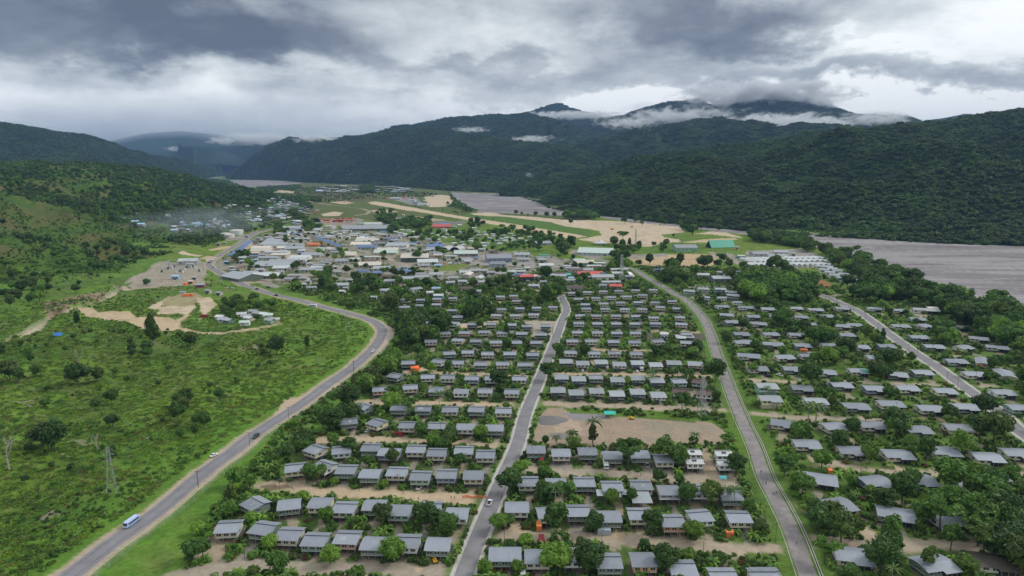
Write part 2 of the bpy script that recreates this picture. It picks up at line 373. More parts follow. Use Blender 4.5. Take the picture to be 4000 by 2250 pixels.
MID = [
 [('B', '230,950,512,1060,0,g,a;550,978,735,1070,0,c,a;872,968,1045,1060,0,w;1135,1010,1338,1115,0,g;1423,998,1635,1103,0,o,a;1775,1070,1942,1172,0,c;2090,1140,2310,1240,0,g;2440,1145,2640,1240,0,w')],
 [('B', '375,573,565,652,0,w,a;638,620,825,693,8,y,a;890,605,1075,682,0,g;1150,647,1337,735,0,g,a;1405,630,1587,710,0,y;1677,687,1868,770,0,o;1890,643,2115,728,8,w;2230,648,2425,740,-2,y')],
 [('B', '482,365,643,433,0,c;710,378,884,445,0,y,a;950,365,1120,440,0,g;1183,402,1355,475,0,w;1430,392,1592,465,0,w;1648,432,1830,510,0,c,a;1905,430,2050,500,0,w;2165,475,2355,552,0,g')],
 [('B', '550,105,708,158,0,g,a;760,128,918,188,0,c,a;980,118,1137,175,0,g,a;1190,150,1345,207,0,g,a;1425,142,1567,200,0,g,a;1628,183,1770,232,0,c'), ('B', '1868,125,2013,182,0,w,d;1880,200,2032,258,0,w,d;2125,135,2280,192,0,w,d;2142,218,2300,268,0,w,d')],
 [('F', '130,690,273,747,0,d,s;308,713,462,775,0,d,s;515,698,665,755,0,c,s;718,725,870,785,0,d,s;925,706,1076,767,0,b,s;1133,735,1287,800,0,w,s;1355,705,1530,755,-12,c,r;1587,712,1757,782,-12,w,r')],
 [('F', '175,570,302,605,0,b,s;343,585,478,627,0,b,s;545,575,620,605,0,g;727,592,873,637,0,m,s;928,577,1072,615,0,m,s;1122,602,1270,642,0,d,s;1340,610,1495,650,5,m;1575,608,1690,660,-25,m,r')],
 [('F', '215,410,351,453,0,d,s;387,428,515,470,0,w,s;570,416,705,460,0,g,s;750,433,888,485,0,w,s;932,423,1070,468,0,b,s;1115,442,1255,488,0,c,s;1290,423,1450,468,-5,m,s;1507,427,1663,485,-10,c,s')],
 [('F', '272,325,392,358,0,c;523,333,608,363,0,w;706,330,830,363,0,c;932,338,1050,370,0,c')],
 [('F', '287,212,406,242,0,p;495,212,575,240,0,c;704,218,819,248,0,g;915,222,1032,252,0,w;1140,213,1275,245,10,c;1435,223,1570,262,-12,c')],
 [('F', '350,128,450,152,0,c;555,128,643,156,0,c;757,132,830,160,0,g;932,133,1032,160,0,c;1435,137,1555,178,-5,g')],
 [('F', '360,36,465,60,0,w;550,40,652,65,0,g;737,40,842,65,0,g;928,42,1020,66,0,g;1125,35,1243,67,-5,b;1385,40,1505,73,-12,c')],
 [('I', '375,597,455,625,0,p;605,598,720,625,0,c;870,603,957,630,0,m;1085,620,1180,650,0,c;1400,612,1533,650,-8,c;165,595,260,622,0,c')],
 [('I', '230,508,347,540,0,c;485,512,570,540,0,c;712,516,832,543,0,w;935,517,1050,543,0,c;1160,495,1275,515,0,c;1380,503,1487,540,-5,g')],
 [('I', '228,457,325,483,0,g;460,447,560,472,0,y;658,434,780,462,0,c;893,430,985,457,0,b;1090,433,1210,460,0,c;1325,413,1412,445,-5,c')],
 [('I', '132,387,252,415,0,g;350,376,466,403,0,w;545,367,660,392,0,w;740,360,860,385,-3,y;935,338,1057,367,-8,c')],
 [('I', '60,313,160,340,0,c;258,303,347,330,0,c;460,296,545,318,0,c;642,290,755,312,0,c;862,283,952,305,0,c;1080,277,1180,300,0,c')],
]
RIGHT = [
 [('C', '90,1245,360,1345,0,w,n;875,1025,1140,1175,-12,c,L;1508,1090,1980,1260,12,g,L;2060,1090,2520,1220,-10,c,K')],
 [('C', '650,578,1060,705,14,c,L;1200,625,1600,815,-20,g,L;1720,730,2030,800,10,w,L;2440,710,2576,810,0,w,L')],
 [('C', '505,328,872,470,-20,y,L;1028,368,1385,490,12,b,L;1425,368,1805,462,0,G,L;1905,425,2205,500,0,w,L;2300,405,2510,470,0,g,L')],
 [('C', '500,50,660,120,-5,c,L;880,105,1110,190,-5,c,L;1232,130,1588,230,-3,c,L;1735,110,1950,195,-5,c,L;2040,160,2418,250,-5,c,L;2400,130,2600,205,-5,c,L')],
 [('F', '2345,1005,2620,1100,-20,c,L'), ('G', '497,1035,820,1125,10,c,L;870,1028,1207,1100,-2,c,L;1425,1080,1570,1140,0,g,L;1760,1065,2035,1120,-5,c,L')],
 [('F', '2205,773,2460,830,-2,y,D'), ('G', '348,790,595,863,-2,w,W;710,838,1038,915,-3,b,L;1060,815,1388,890,-2,c,L;1455,863,1797,937,-2,c,L;1810,848,2150,920,-2,b,L;2420,865,2620,920,-2,m,L')],
 [('F', '2200,645,2403,705,-2,m,D'), ('G', '285,672,390,718,-8,g,L;625,640,835,690,0,g,L;920,675,1203,725,-2,b,L;1245,672,1540,718,-2,y,L;1618,697,1915,752,-2,y,L;2195,710,2512,767,-2,w,L')],
 [('F', '2082,472,2332,528,-2,c,L'), ('G', '135,480,350,530,-5,g,L;455,510,700,560,-8,c,L;785,497,1018,550,-3,c,V;1225,527,1360,590,-15,d,L;1405,507,1675,570,-2,g,L;1915,527,2222,585,-2,c,L;2300,503,2463,605,70,c,L')],
 [('F', '2000,345,2243,400,-12,c,L;2352,358,2600,415,10,y,L'), ('G', '985,375,1165,410,0,y,L;1743,406,2023,447,-2,m,L;2095,390,2240,475,60,o,L;330,355,420,385,0,c')],
 [('F', '1950,210,2177,265,10,c,L;2253,225,2480,290,-12,g,L'), ('G', '233,248,445,290,0,g,L;505,245,730,288,0,c,L;800,262,1035,305,-3,c,L;1065,252,1300,300,-2,g,L;1530,258,1790,303,-3,g,L;1855,240,2063,340,25,y,L')],
 [('F', '1985,145,2105,165,0,g,L;2285,140,2390,172,5,c,L'), ('G', '215,145,345,175,0,c,L;690,148,880,180,0,c,L;1385,168,1630,205,0,g,L;2005,158,2230,240,-25,c,L;2170,245,2450,330,-25,c,L')],
 [('F', '1860,15,2025,55,12,g,L;2118,25,2313,75,-10,c,L'), ('G', '410,42,500,75,0,c;690,57,778,93,0,c,L;800,48,925,80,-3,c,L;1213,55,1440,95,-3,c,L;1503,47,1620,105,35,c,L;1810,42,2035,125,-22,g,K')],
 [('I', '1965,582,2140,615,-10,g,L;2295,600,2472,640,8,g,L;2505,505,2620,545,0,c,L'), ('J', '590,743,702,765,0,c,L;778,750,905,772,0,c,L;997,745,1085,765,0,p,L;1670,752,1825,800,-10,m,L')],
 [('I', '1898,470,2087,515,8,w,L;2190,480,2413,530,-8,w,L'), ('J', '550,687,628,710,0,g,L;762,682,850,705,0,c,L;888,692,1030,718,-3,c,L;1120,685,1200,705,0,c,L;1378,680,1453,712,-10,w,L;1548,685,1660,735,-10,c,L;1700,670,1925,740,-15,w,B')],
 [('I', '1505,265,1660,335,-10,m,D;1690,255,1820,290,0,w,D;1895,252,2050,300,-3,b,D;2053,290,2170,335,-15,m,D;2080,333,2200,375,-15,g,D;1750,367,1820,395,0,w;1950,372,2037,400,0,w;2140,430,2230,455,0,w')],
]
WALL = {'c': ('cream', (.55, .50, .40)), 'g': ('grey-green', (.17, .23, .20)), 'm': ('mint green', (.27, .42, .34)), 'p': ('pink', (.62, .36, .30)), 'w': ('white', (.66, .67, .65)),
        'y': ('pale yellow', (.62, .57, .36)), 'b': ('slate blue', (.22, .27, .38)), 'o': ('orange', (.60, .32, .17)), 'd': ('dark grey', (.12, .13, .14)), 'k': ('dark green', (.10, .16, .13)), 'G': ('bright green', (.12, .50, .28))}
HOUSES = []   # dict per house
ORD = ['first', 'second', 'third', 'fourth', 'fifth', 'sixth', 'seventh', 'eighth', 'ninth', 'tenth', 'eleventh', 'twelfth', 'thirteenth', 'fourteenth', 'fifteenth', 'sixteenth', 'seventeenth', 'eighteenth', 'nineteenth', 'twentieth']
YARDS = []
def solve_box(xl, yt, xr, yb, zr):
    """pixel box of a roof -> centre on the roof plane, metres per pixel, metres of ground per vertical pixel"""
    cx, cy_ = (xl + xr) / 2, (yt + yb) / 2
    c = flat(cx, cy_, zr)
    _, _, dep = proj(c.x, c.y, zr)
    a = flat(cx, yb, zr); b_ = flat(cx, yt, zr)
    return c, (xr - xl) / FP * dep, b_.y - a.y
for bi, (bname, rows) in enumerate((('left block', LEFT), ('middle block', MID), ('right block', RIGHT))):
    for ri, row in enumerate(rows):
        hs = []
        for (t_, s_) in row:
            for e in s_.split(';'):
                v = e.split(',')
                xl, yt = tp(t_, float(v[0]), float(v[1])); xr, yb = tp(t_, float(v[2]), float(v[3]))
                k = v[6] if len(v) > 6 else 'n'
                big = k in 'LKVWDB'
                zs = {'L': .72, 'K': .72, 'V': .72, 'W': .74, 'D': .78, 'B': .85, 'd': .82}.get(k, .78); zr = {'L': 4.6, 'K': 5.0, 'V': 4.6, 'W': 6.2, 'D': 6.3, 'B': 4.6}.get(k, 5.4) * zs
                c, wm, dm = solve_box(xl, yt, xr, yb, zr)
                yw = R(float(v[4]))
                d = 7.4 if not big else 9.0
                # perspective widening of the near eave is small: width from box
                k_ = c.x / c.y
                w = (wm - d * abs(math.sin(yw) + k_ * math.cos(yw))) / max(abs(math.cos(yw) - k_ * math.sin(yw)), .35)
                if abs(yw) > R(50): w = 15.0
                if big: w = min(max(w * 1.06, 11.0), 24)
                else: w = w * 1.07; w = min(max(w, 8.0), 13.5 if k == 'a' and wm > 11 else 10.0)
                hs.append(dict(x=c.x, y=c.y, w=w, d=d, yaw=yw, wall=v[5], kind=k, zs=zs, box=(xl, yt, xr, yb), dist=c.length))
        hs.sort(key=lambda h: h['box'][0])
        for i, h in enumerate(hs):
            place = 'leftmost' if i == 0 else 'rightmost' if i == len(hs) - 1 else ORD[i] + ' from left'
            h['place'] = '%s in the %s row, %s' % (place, (ORD[ri] if ri else 'front'), bname)
            h['short'] = '%s house, %s row, %s' % (ORD[i] if i else 'first', (ORD[ri] if ri else 'front'), bname)
            h['block'] = bname; h['row'] = ri
            HOUSES.append(h)
            YARDS.append((h['x'], h['y'], h['w'], h['d'] + 1, h['yaw']))
# town ground
townG = np.array([.060, .115, .026, .9])
TOWN = [(1120, 1130), (1500, 1250), (1560, 1330), (1450, 1420), (1250, 1560), (1080, 1690), (1000, 1800), (870, 1930), (780, 2100), (700, 2260), (600, 2500), (4700, 2600), (4700, 1500), (3900, 1250), (3200, 1080), (2700, 1040), (2400, 1040), (1900, 1090), (1400, 1090)]
mt = inpoly(px, py, TOWN)
paint(mt, townG, .75)
paint(mt & (nB + (nC - .5) * .6 > .68), (.20, .165, .11, .5), .7)
CENTRE = [(815, 1045), (902, 985), (1020, 915), (1250, 885), (1500, 905), (1720, 945), (2100, 1000), (2400, 1030), (2450, 1085), (2200, 1120), (1900, 1115), (1650, 1110), (1450, 1130), (1200, 1110), (960, 1105)]
mc = inpoly(px, py, CENTRE)
paint(mc, (.26, .235, .20, .4), .9)
paint(mc & (nB > .56), (.07, .10, .03, .9), .85)
# far valley floor
mv = (pys < 860) & (pxs > 1000) & (pxs < 2300)
paint(mv, (.070, .095, .030, .8), .75)
paint(mv & (nB > .5), (.13, .11, .06, .8), .4)
def P(t, s): return inpoly(px, py, TP(t, s))
def Ps(t, s): return inpoly(pxs, pys, TP(t, s))
paint(mt & (pxs > 2850) & (nA > .47), (.095, .165, .03, .9), .8)
# driveways and painted-in shade under houses, done once the houses are known (list YARDS)
for (x_, y_, w_, d_, yw) in YARDS:
    sel = np.nonzero((np.abs(GX - x_) < 16) & (np.abs(GY - y_) < 22))[0]
    if not len(sel): continue
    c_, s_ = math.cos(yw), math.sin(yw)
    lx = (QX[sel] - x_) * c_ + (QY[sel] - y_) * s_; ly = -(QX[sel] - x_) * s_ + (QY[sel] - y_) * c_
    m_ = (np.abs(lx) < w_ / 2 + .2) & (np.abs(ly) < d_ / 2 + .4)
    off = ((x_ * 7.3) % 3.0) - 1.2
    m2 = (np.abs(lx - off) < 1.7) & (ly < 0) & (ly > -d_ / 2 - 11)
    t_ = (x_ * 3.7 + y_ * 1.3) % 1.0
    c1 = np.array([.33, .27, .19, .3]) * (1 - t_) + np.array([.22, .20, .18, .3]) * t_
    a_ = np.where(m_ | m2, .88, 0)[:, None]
    cu = np.where((m_ & ~m2)[:, None], np.array([.13, .115, .095, .3]), c1); colr[sel] = colr[sel] * (1 - a_) + cu * a_  # bare earth tone, darkened to paint the shade under the house
for (t_, s_, w_, k_) in LANES:
    g_ = _p(gp(TP(t_, s_)))
    mx = [p[0] for p in g_]; my = [p[1] for p in g_]
    sel = np.nonzero((GX > min(mx) - 12) & (GX < max(mx) + 12) & (GY > min(my) - 12) & (GY < max(my) + 12))[0]
    d_ = segdist(QX[sel], QY[sel], g_)
    c1 = TAN * (1 - k_) + GREY * k_
    a_ = (np.clip((w_ / 2 + 1.2 - d_) / 1.4, 0, 1) * .95)[:, None]
    colr[sel] = colr[sel] * (1 - a_) + c1 * a_
d_ = segdist(GX, GY, _p(RDG['HWY'])); a_ = (np.clip((34 + (nA - .5) * 50 - d_) / 16, 0, 1) * .55 * (pxs < 1500) * (pys > 1180))[:, None]; colr[:] = colr * (1 - a_) + np.array([.100, .215, .026, .7]) * a_
# verges of the roads
for k_, w_, c1, am in (('HWY', 6.4, np.array([.40, .315, .235, .25]), .95), ('HWY', 4.5, GREY, .8)):
    d_ = segdist(GX, GY, _p(RDG[k_]))
    a_ = (np.clip((w_ + (nB - .5) * 3 - d_) / 1.2, 0, 1) * am * (pys > 880))[:, None]
    colr[:] = colr * (1 - a_) + c1 * a_
lay = inpoly(px, py, TP('R', '1790,680 1830,620 1900,540 2050,500 2250,420 2300,430 2000,590 1830,700'))
paint(lay, (.42, .33, .25, .25), .95)
bend = inpoly(px, py, TP('E', '690,0 760,60 870,120 880,170 830,250 700,370 620,420 760,250 800,150 700,50'))
paint(bend, (.40, .32, .27, .25), .95)
for k_, w_ in (('RD2', 2.9), ('RD3', 5.6), ('RD1', 4.5)):
    d_ = segdist(GX, GY, _p(RDG[k_]))
    a_ = (np.clip((w_ + 3.5 + (nB - .5) * 4 - d_) / 2.0, 0, 1) * .8)[:, None]
    colr[:] = colr * (1 - a_) + np.array([.085, .16, .03, .8]) * a_
    a_ = (np.clip((w_ - d_) / .8, 0, 1) * .9)[:, None]
    colr[:] = colr * (1 - a_) + np.array([.34, .31, .27, .2]) * a_
# grass areas
paint(Ps('F', '230,905 600,915 1500,945 1960,952 2000,1100 2200,1288 1900,1288 1880,1110 1700,1050 1080,1005 780,1002 330,950'), (.09, .165, .025, .9), .95)
paint(Ps('F', '1830,250 2300,300 2250,380 2000,470 2080,640 2200,800 2300,900 2440,960 2130,950 1950,560 1850,400'), (.085, .15, .028, .9), .9)
paint(Ps('F', '2140,980 2400,1000 2300,1050 2330,1200 2400,1288 2250,1288'), (.085, .16, .028, .9), .9)
paint(Ps('P', '400,545 530,520 560,600 640,610 700,640 900,760 1010,830 1200,830 1440,800 1300,720 1000,660 760,620'), (.10, .17, .03, .9), .95)
paint(Ps('M', '590,725 960,665 1090,690 900,765 640,775'), (.13, .18, .035, .9), .95)
paint(Ps('M', '2120,770 2400,730 2500,760 2250,790'), (.10, .16, .03, .9), .9)
paint(Ps('L', '440,885 560,900 1200,1030 1900,1030 1850,980 1500,965 900,900 800,930 500,850'), (.10, .18, .03, .9), .9)
paint(Ps('B', '2380,1010 2576,1010 2576,1130 2480,1130 2390,1060'), (.09, .16, .03, .9), .9)
for k_ in ('F', ):
    paint(Ps(k_, '1640,0 1700,150 1760,380 1860,600 1990,900 2060,1100 2000,1100 1900,830 1800,640 1700,400 1640,200 1600,60'), (.085, .17, .028, .9), .9)
for s_ in ('1160,560 1560,520 1570,590 1180,640', '1850,80 2300,60 2350,110 1900,160', '2100,530 2350,560 2300,620 2100,590', '0,1100 60,900 0,950'):
    pass
for (t_, s_) in (('C', '1180,560 1350,540 1380,600 1200,620'), ('C', '1560,530 2050,560 1760,760 1600,640'), ('C', '1130,60 1330,60 1350,130 1150,120'), ('C', '1440,270 1840,270 1860,335 1450,335'),
                 ('C', '430,420 930,440 980,560 500,540 420,500'), ('G', '980,1200 1300,1190 1250,1288 1000,1288'), ('G', '1480,780 1820,800 1780,860 1480,850'), ('G', '1520,340 1900,360 1850,400 1560,400'),
                 ('C', '0,1100 390,1090 500,1311 360,1260 0,1200'), ('E', '880,560 1100,580 1010,700 870,720'), ('A', '640,500 860,520 760,600')):
    paint(P(t_, s_), (.09, .155, .028, .9), .85)
paint(Ps('N', '480,320 900,290 1100,310 1400,350 1700,440 2200,520 2576,590 2576,640 2100,560 1600,480 1350,450 1100,440 1000,460 700,400 500,350'), (.085, .125, .035, .9), .7)
paint(Ps('N', '560,300 900,295 1150,320 1300,350 1000,385 600,360'), (.10, .085, .05, .9), .8)
paint(Ps('M', '1100,30 1300,75 1500,80 2100,150 2270,200 2600,245 2600,335 2000,235 1500,150 1000,80'), (.075, .145, .03, .9), .95)
paint(Ps('M', '480,50 900,110 1040,125 900,145 650,110'), (.08, .13, .03, .9), .9)
# bare earth
paint(Ps('M', '590,130 900,150 1050,130 1000,180 850,190 610,185'), (.17, .16, .155, .2), .95)
paint(Ps('M', '400,80 800,130 560,140 420,120'), (.38, .30, .20, .3), .9)
paint(Ps('F', '-80,1288 -40,1180 20,1000 60,960 100,900 230,905 330,955 680,990 1080,1020 1500,1045 1750,1062 1850,1120 1900,1180 1850,1260 1500,1400 0,1400'), (.31, .24, .18, .3), .97)
paint(Ps('F', '230,960 680,980 700,1030 350,1030'), (.22, .215, .22, .2), .9)
paint(P('F', '1050,1030 1500,1060 1750,1080 1850,1150 1500,1180 1200,1288 1080,1250') & (nB > .35), (.25, .225, .175, .3), .75)
paint(P('F', '80,1020 500,1060 400,1180 150,1150') & (nC > .45), (.42, .33, .25, .2), .6)
DIRT = [('P', '-10,148 200,155 560,165 700,180 960,195 1090,190 1190,235 1225,275 990,300 1010,325 1170,350 1180,375 1000,385 850,425 700,405 300,372 140,350 380,308 370,265 250,240 -10,208', TANL),
        ('M', '1085,42 1370,28 1500,65 1900,88 2300,128 2600,138 2600,245 2270,205 2100,155 1500,82 1300,78 1130,62', TANL),
        ('P', '1320,295 1500,265 1650,280 1820,335 1500,300', TANL), ('P', '1180,380 1400,350 1740,330 1740,350 1450,380', TAN),
        ('N', '1690,335 1840,310 1950,320 1985,390 1900,432 1750,435 1720,390', TANL), ('N', '655,505 780,480 875,490 835,522 680,525', TANL), ('N', '125,287 250,260 395,277 365,293', TANL),
        ('N', '1170,465 1300,460 1440,480 1300,500 1180,490', TAN), ('N', '730,385 900,375 990,395 880,408', TAN),
        ('Q', '1335,712 1480,640 1560,600 1480,690 1440,720', TANL), ('Q', '1440,770 1460,700 1700,675 1800,690 1740,760', TANL), ('Q', '1480,640 1650,580 1800,570 1860,610 1760,690 1500,690', np.array([.30, .26, .15, .6])),
        ('Q', '1800,615 1920,610 1990,680 1900,760 1800,850 1850,780', TANL), ('Q', '690,705 860,720 900,765 1180,750 1250,800 1440,790 1560,800 1640,840 1600,920 1350,930 1200,860 1050,840 800,805 740,760', TAN),
        ('Q', '1600,900 1900,935 2010,940 1700,930', TAN), ('Q', '1170,505 1260,440 1400,345 1530,295 1870,285 1890,400 1830,500 1500,515 1200,530', np.array([.31, .27, .22, .3])),
        ('Q', '1900,185 2010,150 2110,145 2090,165 1940,190', TAN), ('Q', '1870,250 1900,240 1940,260 1890,280', TANL), ('K', '790,930 850,920 960,950 1080,960 1060,975 900,970 830,955', TANL),
        ('K', '1320,760 1600,700 1800,640 1760,700 1640,765', GREY), ('L', '700,830 820,810 960,870 880,885 720,845', GREY), ('L', '560,850 620,820 700,870 590,870', np.array([.09, .15, .03, .9])),
        ('H', '150,510 200,460 330,470 320,510', TANL), ('H', '950,720 1500,680 1530,690 1400,730 1180,780 960,790', TANL), ('H', '1750,690 2200,690 2140,800 2100,870 1850,900 1880,830 1700,740', np.array([.36, .31, .26, .3])),
        ('H', '780,310 860,330 840,390 780,380', GREY), ('H', '1480,180 1650,170 1680,230 1530,235', GREY), ('I', '1040,830 1190,830 1200,930 1050,930', DARK), ('I', '1340,840 1770,840 1800,930 1350,930', DARK),
        ('A', '200,860 340,830 480,880 330,1070 250,1060', np.array([.34, .27, .19, .3])), ('A', '650,440 820,400 900,360 1060,360 1090,420 950,480 720,490', np.array([.36, .29, .21, .3])), ('A', '690,450 900,440 940,480 760,490', np.array([.15, .11, .08, .3])),
        ('A', '2010,1130 2040,1060 2100,1070 2060,1140', TAN), ('A', '2190,1130 2210,1070 2280,1060 2270,1130', TANL), ('B', '330,790 400,720 560,750 540,830 420,830', TAN), ('B', '900,760 1070,750 1080,850 920,860', GREY),
        ('B', '630,260 700,260 790,300 640,300', GREY), ('B', '1620,270 1790,270 1790,350 1640,350', GREY), ('B', '1250,810 1360,830 1350,880 1240,880', TAN), ('B', '740,250 920,250 930,310 740,305', GREY), ('B', '2010,160 2100,170 2150,360 2060,380', np.array([.33, .27, .19, .3])),
        ('P', '640,540 900,508 1260,493 1480,498 1570,560 1500,612 1100,625 760,605', np.array([.45, .33, .21, .2])), ('P', '640,500 1060,490 1060,520 660,545', GREY), ('P', '1480,480 1700,490 1790,590 1600,560', GREY),
        ('P', '30,450 130,450 470,520 300,540 150,500', GREY), ('J', '850,440 960,450 1090,520 1060,540 930,500', np.array([.28, .12, .065, .3])), ('J', '420,260 860,240 1000,290 1050,360 900,390 600,390 440,330', np.array([.28, .26, .24, .3])),
        ('J', '1680,720 1780,700 1850,750 1780,790', np.array([.33, .27, .20, .3])), ('J', '2020,850 2150,890 2100,930', np.array([.30, .24, .17, .3])), ('M', '930,580 1260,560 1620,640 1900,640 1900,730 1500,700 1100,690', np.array([.29, .27, .255, .2])),
        ('M', '2070,560 2280,640 2200,740 2060,700', GREY), ('Q', '80,1000 0,1060 250,880', TAN), ('N', '1300,335 1600,330 1700,420 1560,410', np.array([.24, .23, .22, .2])), ('N', '600,585 700,560 1000,545 1100,560 1000,620 750,620', np.array([.27, .23, .2, .3])),
        ('Q', '1300,790 1420,800 1350,850 1240,800', TAN), ('E', '940,500 1100,450 1180,520 1150,560 1000,545', TAN), ('E', '600,850 800,820 1000,790 1090,830 900,870', TANL)]
for (t_, s_, c_) in DIRT:
    mm = P(t_, s_) if t_ in 'ABEFG' else Ps(t_, s_)
    paint(mm, c_ * np.array([1, 1, 1, 1]), .93)
    paint(mm & (nB + (nC - .5) * .5 > .62), c_ * np.array([.72, .70, .66, 1]), .6)
for (t_, s_) in (('R', '420,820 600,795 590,830 440,840'), ('R', '930,790 1000,770 990,810 940,820'), ('R', '120,560 230,545 230,590 150,590'), ('R', '1590,190 1700,180 1790,190 1700,215 1600,215'), ('R', '410,905 480,900 470,930 420,935'),
                 ('D', '400,745 560,730 600,780 420,830 380,800'), ('R', '0,1000 0,0'), ('R', '1120,670 1170,680 1160,710 1130,710'), ('R', '830,920 890,915 880,935 835,935')):
    if s_.count(' ') > 1:
        paint(P(t_, s_) & (nC > .42), (.24, .19, .15, .3), .85)
gul = inpoly(pxs, pys, GULLY)
paint(gul, (.46, .40, .31, .2), .95)
cl = Ps('Q', '395,670 640,610 830,580 960,575 950,620 640,700 500,790 420,770')
paint(cl, (.27, .20, .13, .3), .9)
paint(cl & (nC > .5), (.13, .10, .07, .3), .8)
run = inpoly(pxs, pys, RUNWAY)
paint(run, (.47, .375, .265, .12), 1.0)
rivm = inpoly(pxs, pys, RIVER) | inpoly(pxs, pys, RIVER_F1) | inpoly(pxs, pys, RIVER_F2)
st = fbm(GX / 5.0 + GY * .05, GY, 26, 4, 40)
rc = lerp(np.tile(np.array([.265, .25, .255, 0.05]), (N, 1)), np.array([.19, .175, .175, .05]), S(st, .42, .58))
colr[rivm] = rc[rivm]
st2 = fbm(GX / 9.0, GY, 14, 3, 50, True)
w_ = (S(st2, .78, .90) * .65)[:, None]
colr[:] = np.where((rivm)[:, None], colr * (1 - w_) + np.array([.11, .10, .105, .05]) * w_, colr)
st3 = fbm(GX / 12.0 + 9, GY + 40, 22, 4, 57, True); w_ = (S(st3, .80, .92) * .5)[:, None]
colr[:] = np.where((rivm)[:, None], colr * (1 - w_) + np.array([.40, .385, .38, .05]) * w_, colr)

gm, nb, b = new_mat('ground_cover')
at_ = nb.n('ShaderNodeAttribute'); at_.attribute_name = 'col'
ps_ = nb.n('ShaderNodeNewGeometry')
na_ = nb.noise(ps_.outputs['Position'], .55, 6, .7); nb_ = nb.noise(ps_.outputs['Position'], .12, 5, .65); nc_ = nb.noise(ps_.outputs['Position'], 2.2, 3, .6)
rough_ = nb.m('MULTIPLY', nb.m('SUBTRACT', na_.outputs[0], .5), 2.4)
rough_ = nb.m('ADD', rough_, nb.m('MULTIPLY', nb.m('SUBTRACT', nb_.outputs[0], .5), 1.6))
fac = nb.m('ADD', 1.0, nb.m('MULTIPLY', rough_, nb.m('ADD', .20, nb.m('MULTIPLY', at_.outputs['Alpha'], .50))))
fac = nb.m('MAXIMUM', fac, .25)
c1 = nb.mix(1.0, at_.outputs['Color'], nb.comb(fac, fac, fac), 'MULTIPLY')
sp_ = nb.m('MULTIPLY', nb.m('GREATER_THAN', nc_.outputs[0], .60), nb.m('MULTIPLY', at_.outputs['Alpha'], .45))
c2 = nb.mix(sp_, c1, (.16, .19, .05))
nb.link(c2, b.inputs['Base Color']); b.inputs['Roughness'].default_value = .95; b.inputs['Specular IOR Level'].default_value = .1
bp = nb.n('ShaderNodeBump'); bp.inputs['Distance'].default_value = 1.1
nb.link(nb.m('MULTIPLY', at_.outputs['Alpha'], .55), bp.inputs['Strength'])
nb.link(nb.m('ADD', na_.outputs[0], nb.m('MULTIPLY', nb_.outputs[0], 1.5)), bp.inputs['Height']); nb.link(bp.outputs[0], b.inputs['Normal'])

idx = np.arange(NR * NA).reshape(NR, NA)
qa = np.stack([idx[:-1, :-1], idx[:-1, 1:], idx[1:, 1:], idx[1:, :-1]], -1).reshape(-1, 4)[:, ::-1]
def grid_obj(name, sel, matr):
    q_ = qa[sel]
    used, inv = np.unique(q_.ravel(), return_inverse=True)
    me = bpy.data.meshes.new(name)
    me.vertices.add(len(used)); me.vertices.foreach_set('co', np.stack([GX[used], GY[used], GZ[used]], -1).ravel())
    nq = len(q_)
    me.loops.add(nq * 4); me.loops.foreach_set('vertex_index', inv.astype(np.int32))
    me.polygons.add(nq); me.polygons.foreach_set('loop_start', np.arange(0, nq * 4, 4, dtype=np.int32))
    me.polygons.foreach_set('loop_total', np.full(nq, 4, np.int32))
    ca = me.attributes.new('col', 'FLOAT_COLOR', 'POINT'); ca.data.foreach_set('color', colr[used].ravel())
    me.materials.append(matr); me.update(calc_edges=True)
    me.polygons.foreach_set('use_smooth', np.ones(nq, bool))
    o = link(name, me); o['kind'] = 'structure'
    return o
fr = rivm[qa].any(1); fn = (run[qa].all(1)) & ~fr
o = grid_obj('ground', ~fr & ~fn, gm); o['label'] = 'green and bare earth ground of the valley floor under the town'
o = grid_obj('river_bed', fr, gm); o['label'] = 'wide grey gravel river bed beyond the town'
o = grid_obj('airstrip', fn, gm); o['label'] = 'long pale gravel airstrip beyond the town'
del A2, R2

# ------------------------------------------------------------------ roads as sheets with kerbs
def resample(pts, step):
    out = [pts[0]]
    # Catmull-Rom smoothing
    P_ = [pts[0]] + list(pts) + [pts[-1]]
    for i in range(1, len(P_) - 2):
        a, b_, c, d = P_[i - 1], P_[i], P_[i + 1], P_[i + 2]
        n = max(1, int((c - b_).length / step))
        for k in range(1, n + 1):
            t = k / n
            out.append(.5 * ((2 * b_) + (c - a) * t + (2 * a - 5 * b_ + 4 * c - d) * t * t + (3 * b_ - a - 3 * c + d) * t ** 3))
    return out
def strip_mesh(name, pts, offs, zs, m, closed=False):
    vs, fs = [], []
    n = len(offs)
    for i, p in enumerate(pts):
        d = (pts[min(i + 1, len(pts) - 1)] - pts[max(i - 1, 0)]).normalized()
        nrm = Vector((d.y, -d.x, 0))
        for o_, z_ in zip(offs, zs): vs.append((p.x + nrm.x * o_, p.y + nrm.y * o_, z_))
    for i in range(len(pts) - 1):
        for k in range(n if closed else n - 1):
            a = i * n + k; b_ = i * n + (k + 1) % n
            fs.append((a, a + n, b_ + n, b_))
    if closed:
        fs.append(tuple(range(n))); fs.append(tuple(range((len(pts) - 1) * n, len(pts) * n))[::-1])
    return mk_mesh(name, vs, fs, [m])
ASPH = mat('worn_asphalt', (.205, .20, .215), .85, var=.22, nscale=.12, spec=.2)
ASPL = mat('pale_asphalt', (.20, .195, .205), .85, var=.24, nscale=.16, spec=.2)
SEAL = mat('patched_seal', (.225, .205, .205), .9, var=.32, nscale=.22, spec=.2)
CONC = mat('concrete', (.42, .40, .37), .9, var=.12, nscale=.5, spec=.2)
PATCH = mat('asphalt_patch', (.075, .073, .08), .85, var=.15, nscale=.3)
H_ = resample(RDG['HWY'], 3.0)
